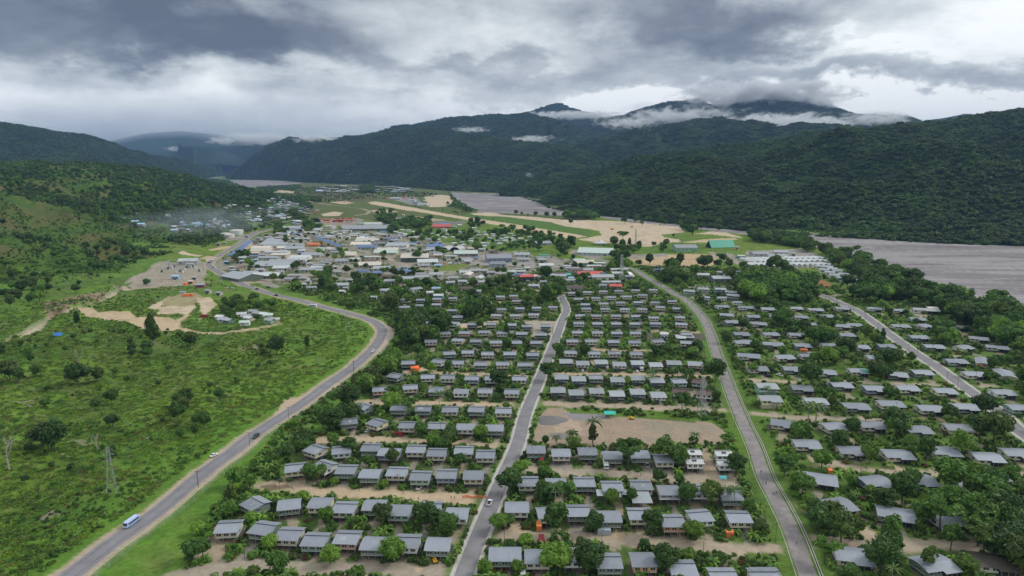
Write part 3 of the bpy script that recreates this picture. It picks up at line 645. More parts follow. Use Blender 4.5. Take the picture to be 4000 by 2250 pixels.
def road(name, pts, w, m, label):
    o = link(name, strip_mesh(name, pts, [-w / 2, -w / 6, w / 6, w / 2], [.05, .09, .09, .05], m)); o['kind'] = 'structure'; o['label'] = label
    return o
road('highway', H_, 7.0, ASPH, 'grey sealed main road curving past the left edge of the town')
for off in (-1.9, 1.9):
    o = link('wheel_track', strip_mesh('wheel_track', H_, [off - .45, off + .45], [.096, .096] if abs(off) < 1 else [.075 + .012, .075 + .012], mat('tyre_polish', (.16, .157, .17), .75, var=.3, nscale=.15, spec=.3)))
    o['kind'] = 'structure'
S1 = resample(RDG['RD1'], 3.0); S2 = resample(RDG['RD2'], 3.0); S3 = resample(RDG['RD3'], 3.0)
road('street', S1, 5.6, ASPL, 'straight pale street running up the middle of the housing')
road('lane_road', S2, 5.2, SEAL, 'worn lilac grey walking road right of the middle housing')
road('street', S3, 6.6, ASPL, 'sealed street running diagonally through the houses on the right')
def kerb(pts, off, w=.3, h=.16, name='kerb', m=CONC):
    o = link(name, strip_mesh(name, pts, [off - w / 2, off - w / 2, off + w / 2, off + w / 2], [-.05, h, h, -.05], m, True)); o['kind'] = 'structure'
    return o
for s_ in (-1, 1):
    kerb(S1, s_ * 2.95, .25); kerb(S3, s_ * 3.5); 
    o = link('pavement', strip_mesh('pavement', S1, [s_ * 3.08, s_ * 4.1], [.12, .12] if s_ > 0 else [.12, .12], CONC)); o['kind'] = 'structure'
    o = link('pavement', strip_mesh('pavement', S3, [s_ * 3.67, s_ * 4.9], [.12, .12], CONC)); o['kind'] = 'structure'
kerb(S2, 3.6, .25, .2, 'drain_wall'); kerb(S2, 4.3, .22, .2, 'drain_wall'); kerb(S2, -3.4, .2, .12)
kerb(H_, 5.6, .2, .08, 'drain_edge')
dr = link('drain', strip_mesh('drain', S2, [3.75, 4.18], [.06, .06], mat('drain_bottom', (.05, .05, .045), .9))); dr['kind'] = 'structure'
# ------------------------------------------------------------------ hills
HILLV = []; HILLF = []; HILLS = {}
def loft(name, label, pairs, amp, seed, n_along=260, n_across=90, exp=1.0, back=.8, color='forest', rid=1.0, nsc=500.0, lowf=0.0):
    """pairs: (base px, base py | None, ridge px, ridge py, ridge distance)"""
    B, T = [], []
    for (bx, by, rx, ry, D) in pairs:
        b_ = flat(bx, by + (7 if nsc == 420 else 1.5), -4.0); B.append(Vector((b_.x, b_.y, -4.5))); T.append(far(rx, ry, D))
    seg = np.array([(T[i + 1] - T[i]).length for i in range(len(T) - 1)])
    cum = np.concatenate([[0], np.cumsum(seg)]); u = np.linspace(0, cum[-1], n_along)
    Bi = np.stack([np.interp(u, cum, [b[k] for b in B]) for k in range(3)], -1)
    Ti = np.stack([np.interp(u, cum, [b[k] for b in T]) for k in range(3)], -1)
    t = np.linspace(0, 1 + back, n_across)
    Pn = np.zeros((n_across, n_along, 3))
    for j, tt in enumerate(t):
        k = min(tt, 1.0)
        xy = Bi[:, :2] * (1 - tt) + Ti[:, :2] * tt
        if tt <= 1: z = Bi[:, 2] * (1 - k ** exp) + Ti[:, 2] * k ** exp
        else: z = Ti[:, 2] * (1 - .8 * ((tt - 1) / back)) - 20 * ((tt - 1) / back)
        Pn[j, :, :2] = xy; Pn[j, :, 2] = z
    x = Pn[..., 0]; y = Pn[..., 1]
    env = np.clip(4 * t * (1 - t), 0, 1) ** .6; env[t > 1] = .0
    rn = fbm(x + fbm(x, y, nsc, 2, seed + 90) * nsc * .4, y, nsc, 4, seed, True) - .62
    rn2 = fbm(x, y, nsc * .3, 3, seed + 5, True) - .6
    Pn[..., 2] += env[:, None] * (rn * amp * rid * (2.6 if color == 'forest' else 1.7) + rn2 * amp * .8)
    e2 = np.clip(1 - np.abs(t - 1) * 3, 0, 1)
    Pn[..., 2] += e2[:, None] * (fbm(x, y, nsc * .25, 4, seed + 9) - .5) * amp * .16
    V = Pn.reshape(-1, 3)
    ii = np.arange(n_across * n_along).reshape(n_across, n_along)
    F = np.stack([ii[:-1, :-1], ii[:-1, 1:], ii[1:, 1:], ii[1:, :-1]], -1).reshape(-1, 4)
    me = mk_mesh(name, V.tolist(), F.tolist(), [MATS[color]], smooth=True)
    o = link(name, me); o['kind'] = 'structure'; o['label'] = label
    off = sum(len(v) for v in HILLV)
    HILLV.append(V); HILLF.append(F + off)
    HILLS[label] = (V, F, np.repeat(t[:-1], n_along - 1))
    return o
def hill_mat(name, a, b_, sc, c=None):
    m, nb, b = new_mat(name)
    g = nb.n('ShaderNodeNewGeometry')
    n1_ = nb.noise(g.outputs['Position'], sc, 6, .65); n2_ = nb.noise(g.outputs['Position'], sc * 8, 4, .6); n3_ = nb.noise(g.outputs['Position'], sc * .35, 4, .6)
    f = nb.m('ADD', nb.m('MULTIPLY', n1_.outputs[0], .7), nb.m('MULTIPLY', n2_.outputs[0], .5), clamp=True)
    col_ = nb.mix(nb.ramp(f, [(.45, (0, 0, 0)), (.72, (1, 1, 1))]), a, b_)
    if c: col_ = nb.mix(nb.ramp(n3_.outputs[0], [(.48, (0, 0, 0)), (.60, (1, 1, 1))]), col_, c)
    nb.link(col_, b.inputs['Base Color']); b.inputs['Roughness'].default_value = .95; b.inputs['Specular IOR Level'].default_value = .05
    bp = nb.n('ShaderNodeBump'); bp.inputs['Distance'].default_value = .6 / sc * .05 + 1.0; bp.inputs['Strength'].default_value = .8
    nb.link(f, bp.inputs['Height']); nb.link(bp.outputs[0], b.inputs['Normal'])
    MATS[name] = m
hill_mat('forest', (.012, .028, .011), (.034, .066, .018), .02)
hill_mat('meadow_slope', (.040, .088, .020), (.080, .128, .028), .03, (.105, .105, .040))
# near right forested hill
loft('forested_hill', 'long forested hill rising behind the river on the right', [(1950, 760, 1965, 754, 3300), (2034, 763, 2034, 735, 3250), (2120, 790, 2120, 708, 3200), (2150, 808, 2200, 693, 3100), (2300, 832, 2360, 657, 2950), (2450, 846, 2500, 625, 2850),
      (2600, 866, 2650, 596, 2780), (2817, 888, 2800, 574, 2700), (2960, 900, 2926, 560, 2650), (3114, 910, 3060, 545, 2600), (3200, 918, 3143, 516, 2560), (3400, 928, 3334, 512, 2500), (3550, 938, 3524, 490, 2450), (3700, 946, 3633, 478, 2420),
      (3850, 951, 3796, 453, 2380), (4000, 955, 4000, 430, 2350), (4400, 970, 4400, 385, 2300), (5200, 985, 5200, 380, 2300)], 70, 3, 300, 110, exp=.95, nsc=420)
# centre hill
loft('forested_hill', 'dark forested hill behind the middle of the town', [(885, 698, 880, 684, 7600), (897, 701, 951, 639, 7300), (960, 703, 1005, 601, 7100), (1050, 704, 1060, 566, 6900), (1120, 706, 1141, 545, 6700), (1200, 714, 1220, 548, 6500), (1300, 718, 1300, 556, 6200),
      (1400, 722, 1409, 535, 5900), (1500, 728, 1545, 508, 5600), (1640, 738, 1680, 505, 5300), (1759, 748, 1816, 518, 5000), (1860, 752, 1925, 546, 4800), (1968, 756, 2034, 556, 4600), (2060, 765, 2131, 562, 4450), (2130, 778, 2224, 584, 4300), (2200, 780, 2305, 622, 4200), (2300, 780, 2400, 672, 4100)],
     95, 13, 300, 90, exp=.8, nsc=750)
loft('forested_hill', 'higher dark ridge behind the middle hill', [(1150, 690, 1150, 555, 8200), (1250, 692, 1240, 548, 8000), (1350, 695, 1320, 541, 7900), (1450, 697, 1440, 520, 7700), (1500, 700, 1512, 499, 7500), (1545, 702, 1545, 486, 7400), (1648, 705, 1648, 476, 7200), (1735, 706, 1735, 459, 7000), (1843, 708, 1843, 451, 6900),
      (1914, 708, 1914, 448, 6800), (1979, 710, 1979, 451, 6700), (2061, 712, 2061, 442, 6600), (2115, 714, 2115, 459, 6500), (2200, 716, 2190, 473, 6450), (2300, 718, 2270, 500, 6400), (2400, 720, 2400, 545, 6300), (2550, 722, 2550, 600, 6200)], 130, 23, 260, 70, exp=.8, nsc=1100)
loft('forested_hill', 'forested slopes in the valley between the hills', [(2150, 745, 2150, 640, 5600), (2250, 747, 2250, 575, 5500), (2350, 748, 2350, 535, 5400), (2450, 748, 2450, 515, 5300), (2600, 748, 2600, 487, 5200), (2700, 749, 2700, 473, 5100), (2800, 750, 2800, 463, 5000), (2905, 750, 2905, 475, 4900), (2960, 752, 2960, 500, 4800),
      (3050, 754, 3050, 500, 4700), (3150, 756, 3150, 490, 4600), (3300, 758, 3300, 490, 4500), (3500, 760, 3500, 505, 4400), (3800, 762, 3800, 520, 4300)], 130, 33, 240, 70, exp=.85, nsc=800)
loft('mountain', 'flat topped mountain ridge with cloud hanging along it', [(2300, 712, 2250, 500, 8200), (2345, 712, 2345, 458, 8000), (2400, 712, 2420, 452, 7900), (2484, 712, 2484, 435, 7800), (2560, 712, 2560, 418, 7700), (2640, 712, 2640, 397, 7600), (2700, 712, 2700, 386, 7500), (2742, 712, 2742, 379, 7450), (2756, 712, 2757, 404, 7400), (2800, 712, 2830, 408, 7300),
      (2880, 712, 2880, 392, 7200), (2950, 712, 2950, 376, 7100), (3020, 712, 3020, 372, 7100), (3100, 712, 3100, 372, 7100), (3180, 712, 3180, 385, 7100), (3250, 712, 3250, 415, 7100), (3330, 712, 3330, 446, 7000), (3440, 712, 3440, 452, 7000), (3550, 712, 3550, 455, 7000), (3592, 712, 3592, 470, 7000), (3700, 712, 3700, 520, 7000)], 150, 43, 240, 60, exp=.8, nsc=1300)
loft('mountain', 'small pointed mountain peak beyond the ridges', [(1900, 695, 1900, 470, 8800), (1960, 695, 1960, 446, 8800), (2030, 695, 2030, 446, 8800), (2077, 695, 2077, 431, 8800), (2142, 695, 2142, 407, 8800), (2175, 695, 2175, 400, 8800), (2195, 695, 2195, 400, 8800), (2224, 695, 2224, 415, 8800), (2278, 695, 2278, 429, 8800), (2320, 695, 2320, 440, 8800), (2360, 695, 2360, 462, 8800), (2450, 695, 2450, 500, 8800)], 120, 53, 160, 40, exp=.8, nsc=1500)
loft('mountain', 'low blue hills on the far right skyline', [(3500, 690, 3500, 480, 9200), (3605, 690, 3605, 470, 9200), (3687, 690, 3687, 460, 9200), (3768, 690, 3768, 444, 9200), (3823, 690, 3823, 449, 9200), (3900, 690, 3900, 465, 9200), (4100, 690, 4100, 480, 9200)], 90, 63, 140, 30, nsc=1500)
# left side
loft('forested_hill', 'dark forested mountain behind the green slope on the left', [(-900, 745, -900, 430, 4000), (-400, 745, -400, 462, 4200), (0, 742, 0, 476, 4500), (82, 740, 82, 488, 4600), (245, 738, 245, 513, 4800), (337, 736, 337, 524, 5000), (400, 734, 391, 541, 5200), (470, 726, 462, 579, 5500), (540, 722, 516, 594, 5900), (652, 716, 652, 620, 6600),
      (760, 704, 788, 645, 7600), (850, 690, 850, 660, 8600), (905, 684, 880, 672, 9800)], 100, 73, 240, 70, exp=.85, nsc=700)
loft('green_hillside', 'green grassy and forested hillside on the left', [(-900, 1700, -900, 690, 1500), (-400, 1520, -400, 660, 1650), (0, 1330, 0, 640, 1800), (200, 1230, 136, 636, 1850), (420, 1120, 299, 635, 1950), (560, 1040, 462, 646, 2100), (700, 1000, 598, 662, 2250), (860, 975, 706, 684, 2450), (930, 900, 788, 704, 2700), (985, 860, 897, 730, 3050), (1040, 820, 978, 746, 3300), (1080, 800, 1060, 762, 3200)],
     38, 83, 420, 220, exp=1.35, color='meadow_slope', nsc=210, rid=1.2)
loft('forested_hill', 'blue forested spurs far down the valley', [(560, 681, 500, 600, 12500), (652, 682, 652, 577, 12500), (750, 683, 750, 568, 8800), (848, 684, 848, 570, 11500), (930, 685, 930, 568, 11000), (978, 686, 978, 563, 10500), (1033, 688, 1033, 555, 10200), (1100, 690, 1100, 551, 10000), (1250, 690, 1250, 560, 10000)], 180, 93, 160, 50, exp=.8, nsc=1300)
loft('mountain', 'faint spur in the far valley mist', [(760, 672, 740, 590, 13000), (804, 672, 804, 565, 13000), (870, 672, 870, 550, 13000), (924, 672, 924, 538, 13000), (980, 672, 980, 548, 13000), (1050, 672, 1050, 570, 13000)], 150, 95, 100, 30, nsc=1500)
loft('mountain', 'very faint high hills at the end of the valley', [(200, 664, 200, 580, 15000), (380, 664, 380, 560, 15000), (560, 664, 560, 520, 15000), (700, 664, 700, 513, 15000), (820, 664, 820, 522, 15000), (1000, 664, 1000, 545, 15000), (1300, 664, 1300, 560, 15000)], 200, 97, 120, 30, nsc=2500)
BV = BVHTree.FromPolygons([tuple(v) for v in np.concatenate(HILLV)], np.concatenate(HILLF).tolist())
CAMV = Vector((0, 0, HC))
def land(px_, py_):
    d = Vector(pray(px_, py_)); d = Vector((d.x, d.y, d.z)).normalized()
    h = BV.ray_cast(CAMV, d)
    p = flat(px_, py_) if d.z < -1e-4 else None
    if h[0] is not None and (p is None or (h[0] - CAMV).length < (p - CAMV).length): return h[0]
    if p is None: return None
    p.z = gzs(p.x, p.y)
    return p
def zat(x, y):
    z = gzs(x, y)
    h = BV.ray_cast(Vector((x, y, 3000)), Vector((0, 0, -1)))
    if h[0] is not None and h[0].z > z: z = h[0].z
    return z
# ------------------------------------------------------------------ geometry helper
class MB:
    def __init__(s): s.v = []; s.f = []; s.m = []
    def box(s, x0, x1, y0, y1, z0, z1, mi=0):
        n = len(s.v)
        s.v += [(x, y, z) for z in (z0, z1) for (x, y) in ((x0, y0), (x1, y0), (x1, y1), (x0, y1))]
        for f in ((0, 3, 2, 1), (4, 5, 6, 7), (0, 1, 5, 4), (1, 2, 6, 5), (2, 3, 7, 6), (3, 0, 4, 7)):
            s.f.append(tuple(n + k for k in f)); s.m.append(mi)
        return s
    def prism(s, prof, a0, a1, axis='x', mi=0):
        """closed profile [(p,z)] extruded along axis"""
        n = len(s.v); k = len(prof)
        for a in (a0, a1):
            for (p, z) in prof: s.v.append((a, p, z) if axis == 'x' else (p, a, z))
        for i in range(k):
            j = (i + 1) % k
            s.f.append((n + i, n + j, n + k + j, n + k + i)); s.m.append(mi)
        s.f.append(tuple(n + i for i in range(k))[::-1]); s.m.append(mi)
        s.f.append(tuple(n + k + i for i in range(k))); s.m.append(mi)
        return s
    def tube(s, p0, p1, r0, r1=None, n=6, mi=0):
        r1 = r0 if r1 is None else r1
        p0, p1 = Vector(p0), Vector(p1); d = (p1 - p0).normalized()
        a = d.orthogonal().normalized(); b_ = d.cross(a); k = len(s.v)
        for (p, r) in ((p0, r0), (p1, r1)):
            for i in range(n):
                t = 2 * math.pi * i / n; q_ = p + (a * math.cos(t) + b_ * math.sin(t)) * r; s.v.append(tuple(q_))
        for i in range(n):
            j = (i + 1) % n; s.f.append((k + i, k + j, k + n + j, k + n + i)); s.m.append(mi)
        s.f.append(tuple(k + i for i in range(n))[::-1]); s.m.append(mi); s.f.append(tuple(k + n + i for i in range(n))); s.m.append(mi)
        return s
    def poly(s, pts, mi=0):
        n = len(s.v); s.v += [tuple(p) for p in pts]; s.f.append(tuple(range(n, n + len(pts)))); s.m.append(mi); return s
    def mesh(s, name, mats, smooth=False):
        me = mk_mesh(name, s.v, s.f, mats, s.m, smooth)
        bm = bmesh.new(); bm.from_mesh(me); bmesh.ops.recalc_face_normals(bm, faces=bm.faces); bm.to_mesh(me); bm.free()
        return me
ROOFM = {}
def roof_mat(key, col, var=.16, ribs=True):
    if key in ROOFM: return ROOFM[key]
    m, nb, b = new_mat('roof_' + key)
    tcn = nb.n('ShaderNodeTexCoord'); oi = nb.n('ShaderNodeObjectInfo')
    off = nb.n('ShaderNodeVectorMath'); off.operation = 'ADD'; nb.link(tcn.outputs['Object'], off.inputs[0])
    nb.link(nb.comb(nb.m('MULTIPLY', oi.outputs['Random'], 91.0), 0.0, 0.0), off.inputs[1])
    mp = nb.n('ShaderNodeMapping'); mp.inputs['Scale'].default_value = (1.6, .28, .3); nb.link(off.outputs[0], mp.inputs[0])
    a = nb.noise(mp.outputs[0], 1.1, 4, .7); c = nb.noise(off.outputs[0], .35, 4, .6)
    f = nb.m('ADD', 1.0, nb.m('MULTIPLY', nb.m('SUBTRACT', a.outputs[0], .5), var * 2.2)); f = nb.m('ADD', f, nb.m('MULTIPLY', nb.m('SUBTRACT', c.outputs[0], .5), var * 2.5))
    f = nb.m('MULTIPLY', f, nb.m('ADD', .80, nb.m('MULTIPLY', oi.outputs['Random'], .36)))
    cc = nb.mix(1.0, tuple(col), nb.comb(f, f, f), 'MULTIPLY')
    rust = nb.ramp(c.outputs[0], [(.62, (0, 0, 0)), (.75, (1, 1, 1))])
    cc = nb.mix(nb.m('MULTIPLY', rust, .28), cc, (.16, .13, .11))
    nb.link(cc, b.inputs['Base Color']); b.inputs['Roughness'].default_value = .48; b.inputs['Metallic'].default_value = .25
    wv = nb.n('ShaderNodeTexWave'); wv.bands_direction = 'X'; wv.inputs['Scale'].default_value = 1.1; nb.link(tcn.outputs['Object'], wv.inputs['Vector'])
    bp = nb.n('ShaderNodeBump'); bp.inputs['Strength'].default_value = .25; bp.inputs['Distance'].default_value = .05
    nb.link(wv.outputs[1], bp.inputs['Height']); nb.link(bp.outputs[0], b.inputs['Normal'])
    ROOFM[key] = m
    return m
roof_mat('grey', (.245, .27, .315)); roof_mat('light', (.31, .335, .365)); roof_mat('midgrey', (.33, .35, .37)); roof_mat('white', (.52, .54, .55)); roof_mat('brown', (.10, .065, .058)); roof_mat('red', (.55, .085, .07))
roof_mat('green', (.04, .25, .17)); roof_mat('blue', (.10, .17, .34)); roof_mat('skyblue', (.30, .46, .60)); roof_mat('mossy', (.075, .07, .055), .3); roof_mat('paleg', (.42, .50, .47)); roof_mat('orange', (.72, .19, .06)); roof_mat('cream', (.58, .53, .46)); roof_mat('teal', (.03, .42, .34))
GLASS = mat('window_glass', (.025, .03, .035), .15, var=.05, spec=.6)
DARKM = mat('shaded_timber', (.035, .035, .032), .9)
POSTM = mat('grey_post', (.20, .20, .19), .8)
VENTM = mat('dark_vent', (.03, .035, .045), .6)
TRIM = mat('pale_trim', (.60, .60, .58), .7)
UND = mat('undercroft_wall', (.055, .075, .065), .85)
def wall_mat(k):
    return mat('wall_' + WALL[k][0].replace(' ', '_').replace('-', '_'), WALL[k][1], .75, var=.07, nscale=.4, rand=.18)
CACHE = {}
def cached(key, fn):
    if key not in CACHE: CACHE[key] = fn()
    return CACHE[key]
def arch(w, d, ze, zr, th, n=8):
    pts = []
    for i in range(n + 1):
        t = i / n; y = -d / 2 + d * t
        pts.append((y, ze + (zr - ze) * (1 - (2 * t - 1) ** 2) ** .8))
    return pts + [(p[0], p[1] - th) for p in pts[::-1]]
def house_parts(wk, kind, w):
    """list of (name, mesh) for the small stilt house; widths in 1 m steps share meshes"""
    d = 8.2; bw = w - 1.1; bd = 7.1; zf = 2.3; ze = 4.75
    wm = wall_mat(wk); out = []
    zr = 5.75; yr = 1.1
    dark = {'r': 'brown', 's': 'light', 'd': 'white'}.get(kind, 'grey')
    rk = ROOFM[dark]
    def wall():
        m = MB()
        zt = 4.72
        m.prism([(-bd / 2, zf), (bd / 2, zf), (bd / 2, zt), (yr, 5.42), (-bd / 2, zt)], -bw / 2, bw / 2, 'x', 0)
        m.box(-bw / 2 - .02, bw / 2 + .02, -bd / 2 - .03, bd / 2 + .03, zf - .22, zf - .003, 1)
        return m.mesh('wall', [wm, TRIM])
    out.append(('wall', cached(('wall', wk, w), wall)))
    def roof():
        m = MB()
        if kind == 'a': m.prism(arch(w, d, 4.75, 5.75, .1), -w / 2, w / 2, 'x')
        elif kind in 's': m.prism([(-d / 2 - .6, 4.6), (0.2, 5.8), (d / 2, 5.0), (d / 2, 4.9), (.2, 5.68), (-d / 2 - .6, 4.5)], -w / 2, w / 2, 'x')
        else: m.prism([(-d / 2, 4.72), (yr, 5.60), (yr, 5.50), (-d / 2, 4.62)], -w / 2, w / 2, 'x')
        return m.mesh('roof', [rk])
    out.append(('roof', cached(('roof', kind, w), roof)))
    if kind not in 'as':
        out.append(('back_roof', cached(('broof', kind, w), lambda: MB().prism([(yr - .12, 5.93), (d / 2, 5.05), (d / 2, 4.95), (yr - .12, 5.83)], -w / 2, w / 2, 'x').mesh('back_roof', [rk]))))
        out.append(('ridge_vent', cached(('vent', w), lambda: MB().box(-w / 2 + .05, w / 2 - .05, yr + .004, yr + .30, 5.3, 5.78).mesh('ridge_vent', [VENTM]))))
    def win():
        m = MB(); m.box(-.66, .66, -.05, .03, -.62, .62, 0); m.box(-.70, .70, -.03, .03, .623, .70, 1); m.box(-.70, .70, -.03, .03, -.70, -.623, 1); m.box(-.035, .035, -.09, -.052, -.55, .55, 1)
        return m.mesh('window', [GLASS, TRIM])
    wn = cached('window', win)
    for i in range(3): out.append(('window', wn, (-bw * .33 + bw * .33 * i, -bd / 2 - .035, 3.65), 0))
    out.append(('window', wn, (bw / 2 + .035, -.9, 3.65), math.pi / 2)); out.append(('window', wn, (-bw / 2 - .035, -.9, 3.65), -math.pi / 2))
    if kind != 'k':
        ps = cached('stilt', lambda: MB().box(-.1, .1, -.1, .1, 0, 2.09).mesh('stilt', [POSTM]))
        for sx in (-1, -.33, .33, 1):
            out.append(('stilt', ps, (sx * (bw / 2 - .25), -bd / 2 + .2, 0), 0))
        for sx in (-1, 1): out.append(('stilt', ps, (sx * (bw / 2 - .25), bd / 2 - .2, 0), 0))
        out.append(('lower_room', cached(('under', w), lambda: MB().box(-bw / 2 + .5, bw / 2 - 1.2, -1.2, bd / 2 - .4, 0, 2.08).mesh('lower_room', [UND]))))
        def stairs():
            m = MB(); x0 = bw / 2
            m.box(x0, x0 + 1.1, .2, 2.4, 2.12, 2.3, 0)
            for i in range(6): m.box(x0 + .05, x0 + 1.05, .2 - .3 * (i + 1), .2 - .3 * i - .03, 2.02 - .33 * i, 2.1 - .33 * i, 0)
            m.box(x0 + 1.04, x0 + 1.1, .2, 2.4, 2.303, 3.2, 0)
            return m.mesh('stairs', [POSTM])
        out.append(('stairs', cached(('stairs', w), stairs)))
    else:
        out.append(('lower_wall', cached(('lowk', w), lambda: MB().box(-bw / 2 + .03, bw / 2 - .03, -bd / 2 + .03, bd / 2 - .03, 0, 2.07).mesh('lower_wall', [wm]))))
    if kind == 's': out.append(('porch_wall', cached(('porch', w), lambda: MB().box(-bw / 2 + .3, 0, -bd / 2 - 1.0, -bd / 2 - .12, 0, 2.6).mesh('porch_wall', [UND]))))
    if kind == 'd':
        sk = cached('skyl', lambda: MB().box(-.9, -.15, -1.6, .3, 5.3, 5.55).box(.15, .9, -1.6, .3, 5.3, 5.55).mesh('skylight', [VENTM]))
        out.append(('skylight', sk))
    return out
def long_parts(wk, kind, w):
    """long bungalow on a half height undercroft"""
    d = 8.6; bw = w - 1.2; bd = 7.4; wm = wall_mat(wk); out = []
    z0, z1, z2 = {'W': (0, 3.0, 5.6), 'D': (0, 2.9, 5.7), 'B': (0, .5, 4.0), 'K': (0, 1.8, 4.4)}.get(kind, (0, 1.3, 3.9))
    rk = ROOFM[{'W': 'light', 'K': 'mossy', 'D': 'light', 'B': 'midgrey'}.get(kind, 'grey')]
    def wall():
        m = MB(); m.prism([(-bd / 2, z1), (bd / 2, z1), (bd / 2, z2), (.3, z2 + .85), (-bd / 2, z2)], -bw / 2, bw / 2, 'x', 0)
        m.box(-bw / 2 - .02, bw / 2 + .02, -bd / 2 - .03, bd / 2 + .03, z1 - .2, z1 - .003, 1); return m.mesh('wall', [wm, TRIM])
    out.append(('wall', cached(('lwall', wk, w, kind), wall)))
    def roof():
        m = MB()
        prof = [(-d / 2, z2 - .1), (-.6, z2 + .95), (.9, z2 + 1.0), (d / 2, z2 + .05), (d / 2, z2 - .05), (.9, z2 + .88), (-.6, z2 + .83), (-d / 2, z2 - .2)]
        m.prism(prof, -w / 2, w / 2, 'x')
        p2_ = [(-d / 2 - 1.3, z2 - .42), (-d / 2 + .004, z2 - .1), (-d / 2 + .004, z2 - .2), (-d / 2 - 1.3, z2 - .5)]
        m.prism(p2_, -w * .04, w / 2, 'x')
        return m.mesh('roof', [rk])
    out.append(('roof', cached(('lroof', kind, w), roof)))
    if kind == 'V': out.append(('green_roof_sheets', cached(('vroof', w), lambda: MB().prism([(-d / 2 - .02, z2 - .05), (-.6, z2 + 1.0), (.9, z2 + 1.05), (.9, z2 + 1.01), (-.6, z2 + .96), (-d / 2 - .02, z2 - .09)], w * .12, w / 2 + .01, 'x').mesh('green_roof_sheets', [ROOFM['green']]))))
    def lower():
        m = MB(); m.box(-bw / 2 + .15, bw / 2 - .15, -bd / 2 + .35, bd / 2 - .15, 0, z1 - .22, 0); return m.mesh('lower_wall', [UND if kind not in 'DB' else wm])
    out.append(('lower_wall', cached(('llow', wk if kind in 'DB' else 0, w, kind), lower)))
    out.append(('verandah', cached(('lver', w, kind), lambda: MB().box(.1, bw / 2 - .6, -bd / 2 - .9, -bd / 2 - .04, z1, z2 - .5).mesh('verandah', [DARKM]))))  # solid dark box, coloured for the shade inside the verandah
    if kind in 'DW':
        out[-1] = ('verandah', cached(('lver2', w, kind), lambda: MB().box(-bw / 2, bw / 2, -bd / 2 - .9, -bd / 2 - .04, z1 - .15, z1 + .05).mesh('verandah', [TRIM])))
    wn = cached('lwindow', lambda: MB().box(-.75, .75, -.05, .03, -.5, .5, 0).box(-.82, .82, -.03, .03, .503, .6, 1).box(-.82, .82, -.03, .03, -.6, -.503, 1).mesh('window', [GLASS, TRIM]))
    nw = 2 if kind not in 'DWB' else 4
    for i in range(nw):
        xx = (-bw / 2 + 1.6 + i * (2.6 if nw == 2 else (bw - 3.2) / 3))
        out.append(('window', wn, (xx, -bd / 2 - .035, (z1 + z2) / 2 + .1), 0))
    out.append(('window', wn, (-bw / 2 - .035, 0, (z1 + z2) / 2), -math.pi / 2)); out.append(('window', wn, (bw / 2 + .035, 0, (z1 + z2) / 2), math.pi / 2))
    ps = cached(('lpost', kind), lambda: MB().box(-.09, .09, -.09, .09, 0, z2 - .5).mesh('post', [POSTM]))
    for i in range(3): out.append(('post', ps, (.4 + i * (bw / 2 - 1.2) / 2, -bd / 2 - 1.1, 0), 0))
    return out
def assemble(name, parts, loc, yaw, label, cat, group=None, scale=None, near=False):
    r = bpy.data.objects.new(name, None); COL.objects.link(r); r.empty_display_size = .5
    r.location = loc; r.rotation_euler = (0, 0, yaw)
    if scale: r.scale = scale
    tag(r, label, cat, group)
    for p in parts:
        o = bpy.data.objects.new(p[0], p[1]); COL.objects.link(o); o.parent = r
        if len(p) > 2: o.location = p[2]; o.rotation_euler = (0, 0, p[3])
        if p[0] == 'window' and near:
            c_ = bpy.data.objects.new('frame', cached('wframe', lambda: MB().box(-.74, .74, -.085, -.055, .56, .66).box(-.74, .74, -.085, -.055, -.66, -.56).box(-.05, .05, -.085, -.055, -.555, .555).mesh('frame', [TRIM]))); COL.objects.link(c_); c_.parent = o
        if p[0] == 'wheel': c_ = bpy.data.objects.new('rim', HUB); COL.objects.link(c_); c_.parent = o
    return r
KN = {'a': 'curved roof house', 'n': 'stilt house', 's': 'pale roofed house', 'r': 'brown roofed house', 'k': 'two storey box house', 'd': 'white roofed unit', 'L': 'long bungalow', 'K': 'mossy roofed bungalow', 'V': 'green and grey roofed bungalow', 'W': 'white roofed high house', 'D': 'two storey house', 'B': 'long low building'}
GRP = {'left block': 'houses of the left housing block', 'middle block': 'houses of the middle housing block', 'right block': 'houses of the right housing block'}
def patch(w, big, k_):
    z = (4.25 if big else 5.16); rk = ['light', 'midgrey', 'brown', 'white'][k_ % 4]; wd = [1.7, 2.6, 1.2][k_ % 3]
    return cached(('patch', big, rk, wd), lambda: MB().prism([(-1.1, z - .26), (1.0, z + .28), (1.0, z + .25), (-1.1, z - .29)], -wd / 2, wd / 2, 'x').mesh('roof_patch', [ROOFM[rk]]))
for hi_, h in enumerate(HOUSES):
    w = round(h['w'] * 2) / 2
    ps = long_parts(h['wall'], h['kind'], w) if h['kind'] in 'LKVWDB' else house_parts(h['wall'], h['kind'], w)
    if h['dist'] > 560: ps = [p for p in ps if p[0] not in ('stilt', 'post') or p[2][1] < 0]
    if h['kind'] == 'n' and (hi_ * 7) % 4 == 0 and h['dist'] < 650: ps = ps + [('roof_patch', patch(w, False, hi_), (w * (.28 - .11 * (hi_ % 6)), -1.35, .065), 0)]
    nm = 'bungalow' if h['kind'] in 'LKVWB' else 'house'
    yaw = h['yaw']
    if abs(yaw) > R(50): yaw = h['yaw']
    r = assemble(nm, ps, (h['x'], h['y'], 0), yaw, '%s %s, %s' % (WALL[h['wall']][0], KN[h['kind']], h['place']), 'house', GRP[h['block']], (.9, .66, h['zs']) if h['kind'] == 'd' else (1, 1, h['zs']), h['dist'] < 330)
    if h['wall'] == 'y' and h['box'][0] > 3100 and h['box'][1] > 1800 and h['kind'] == 'L':
        pass
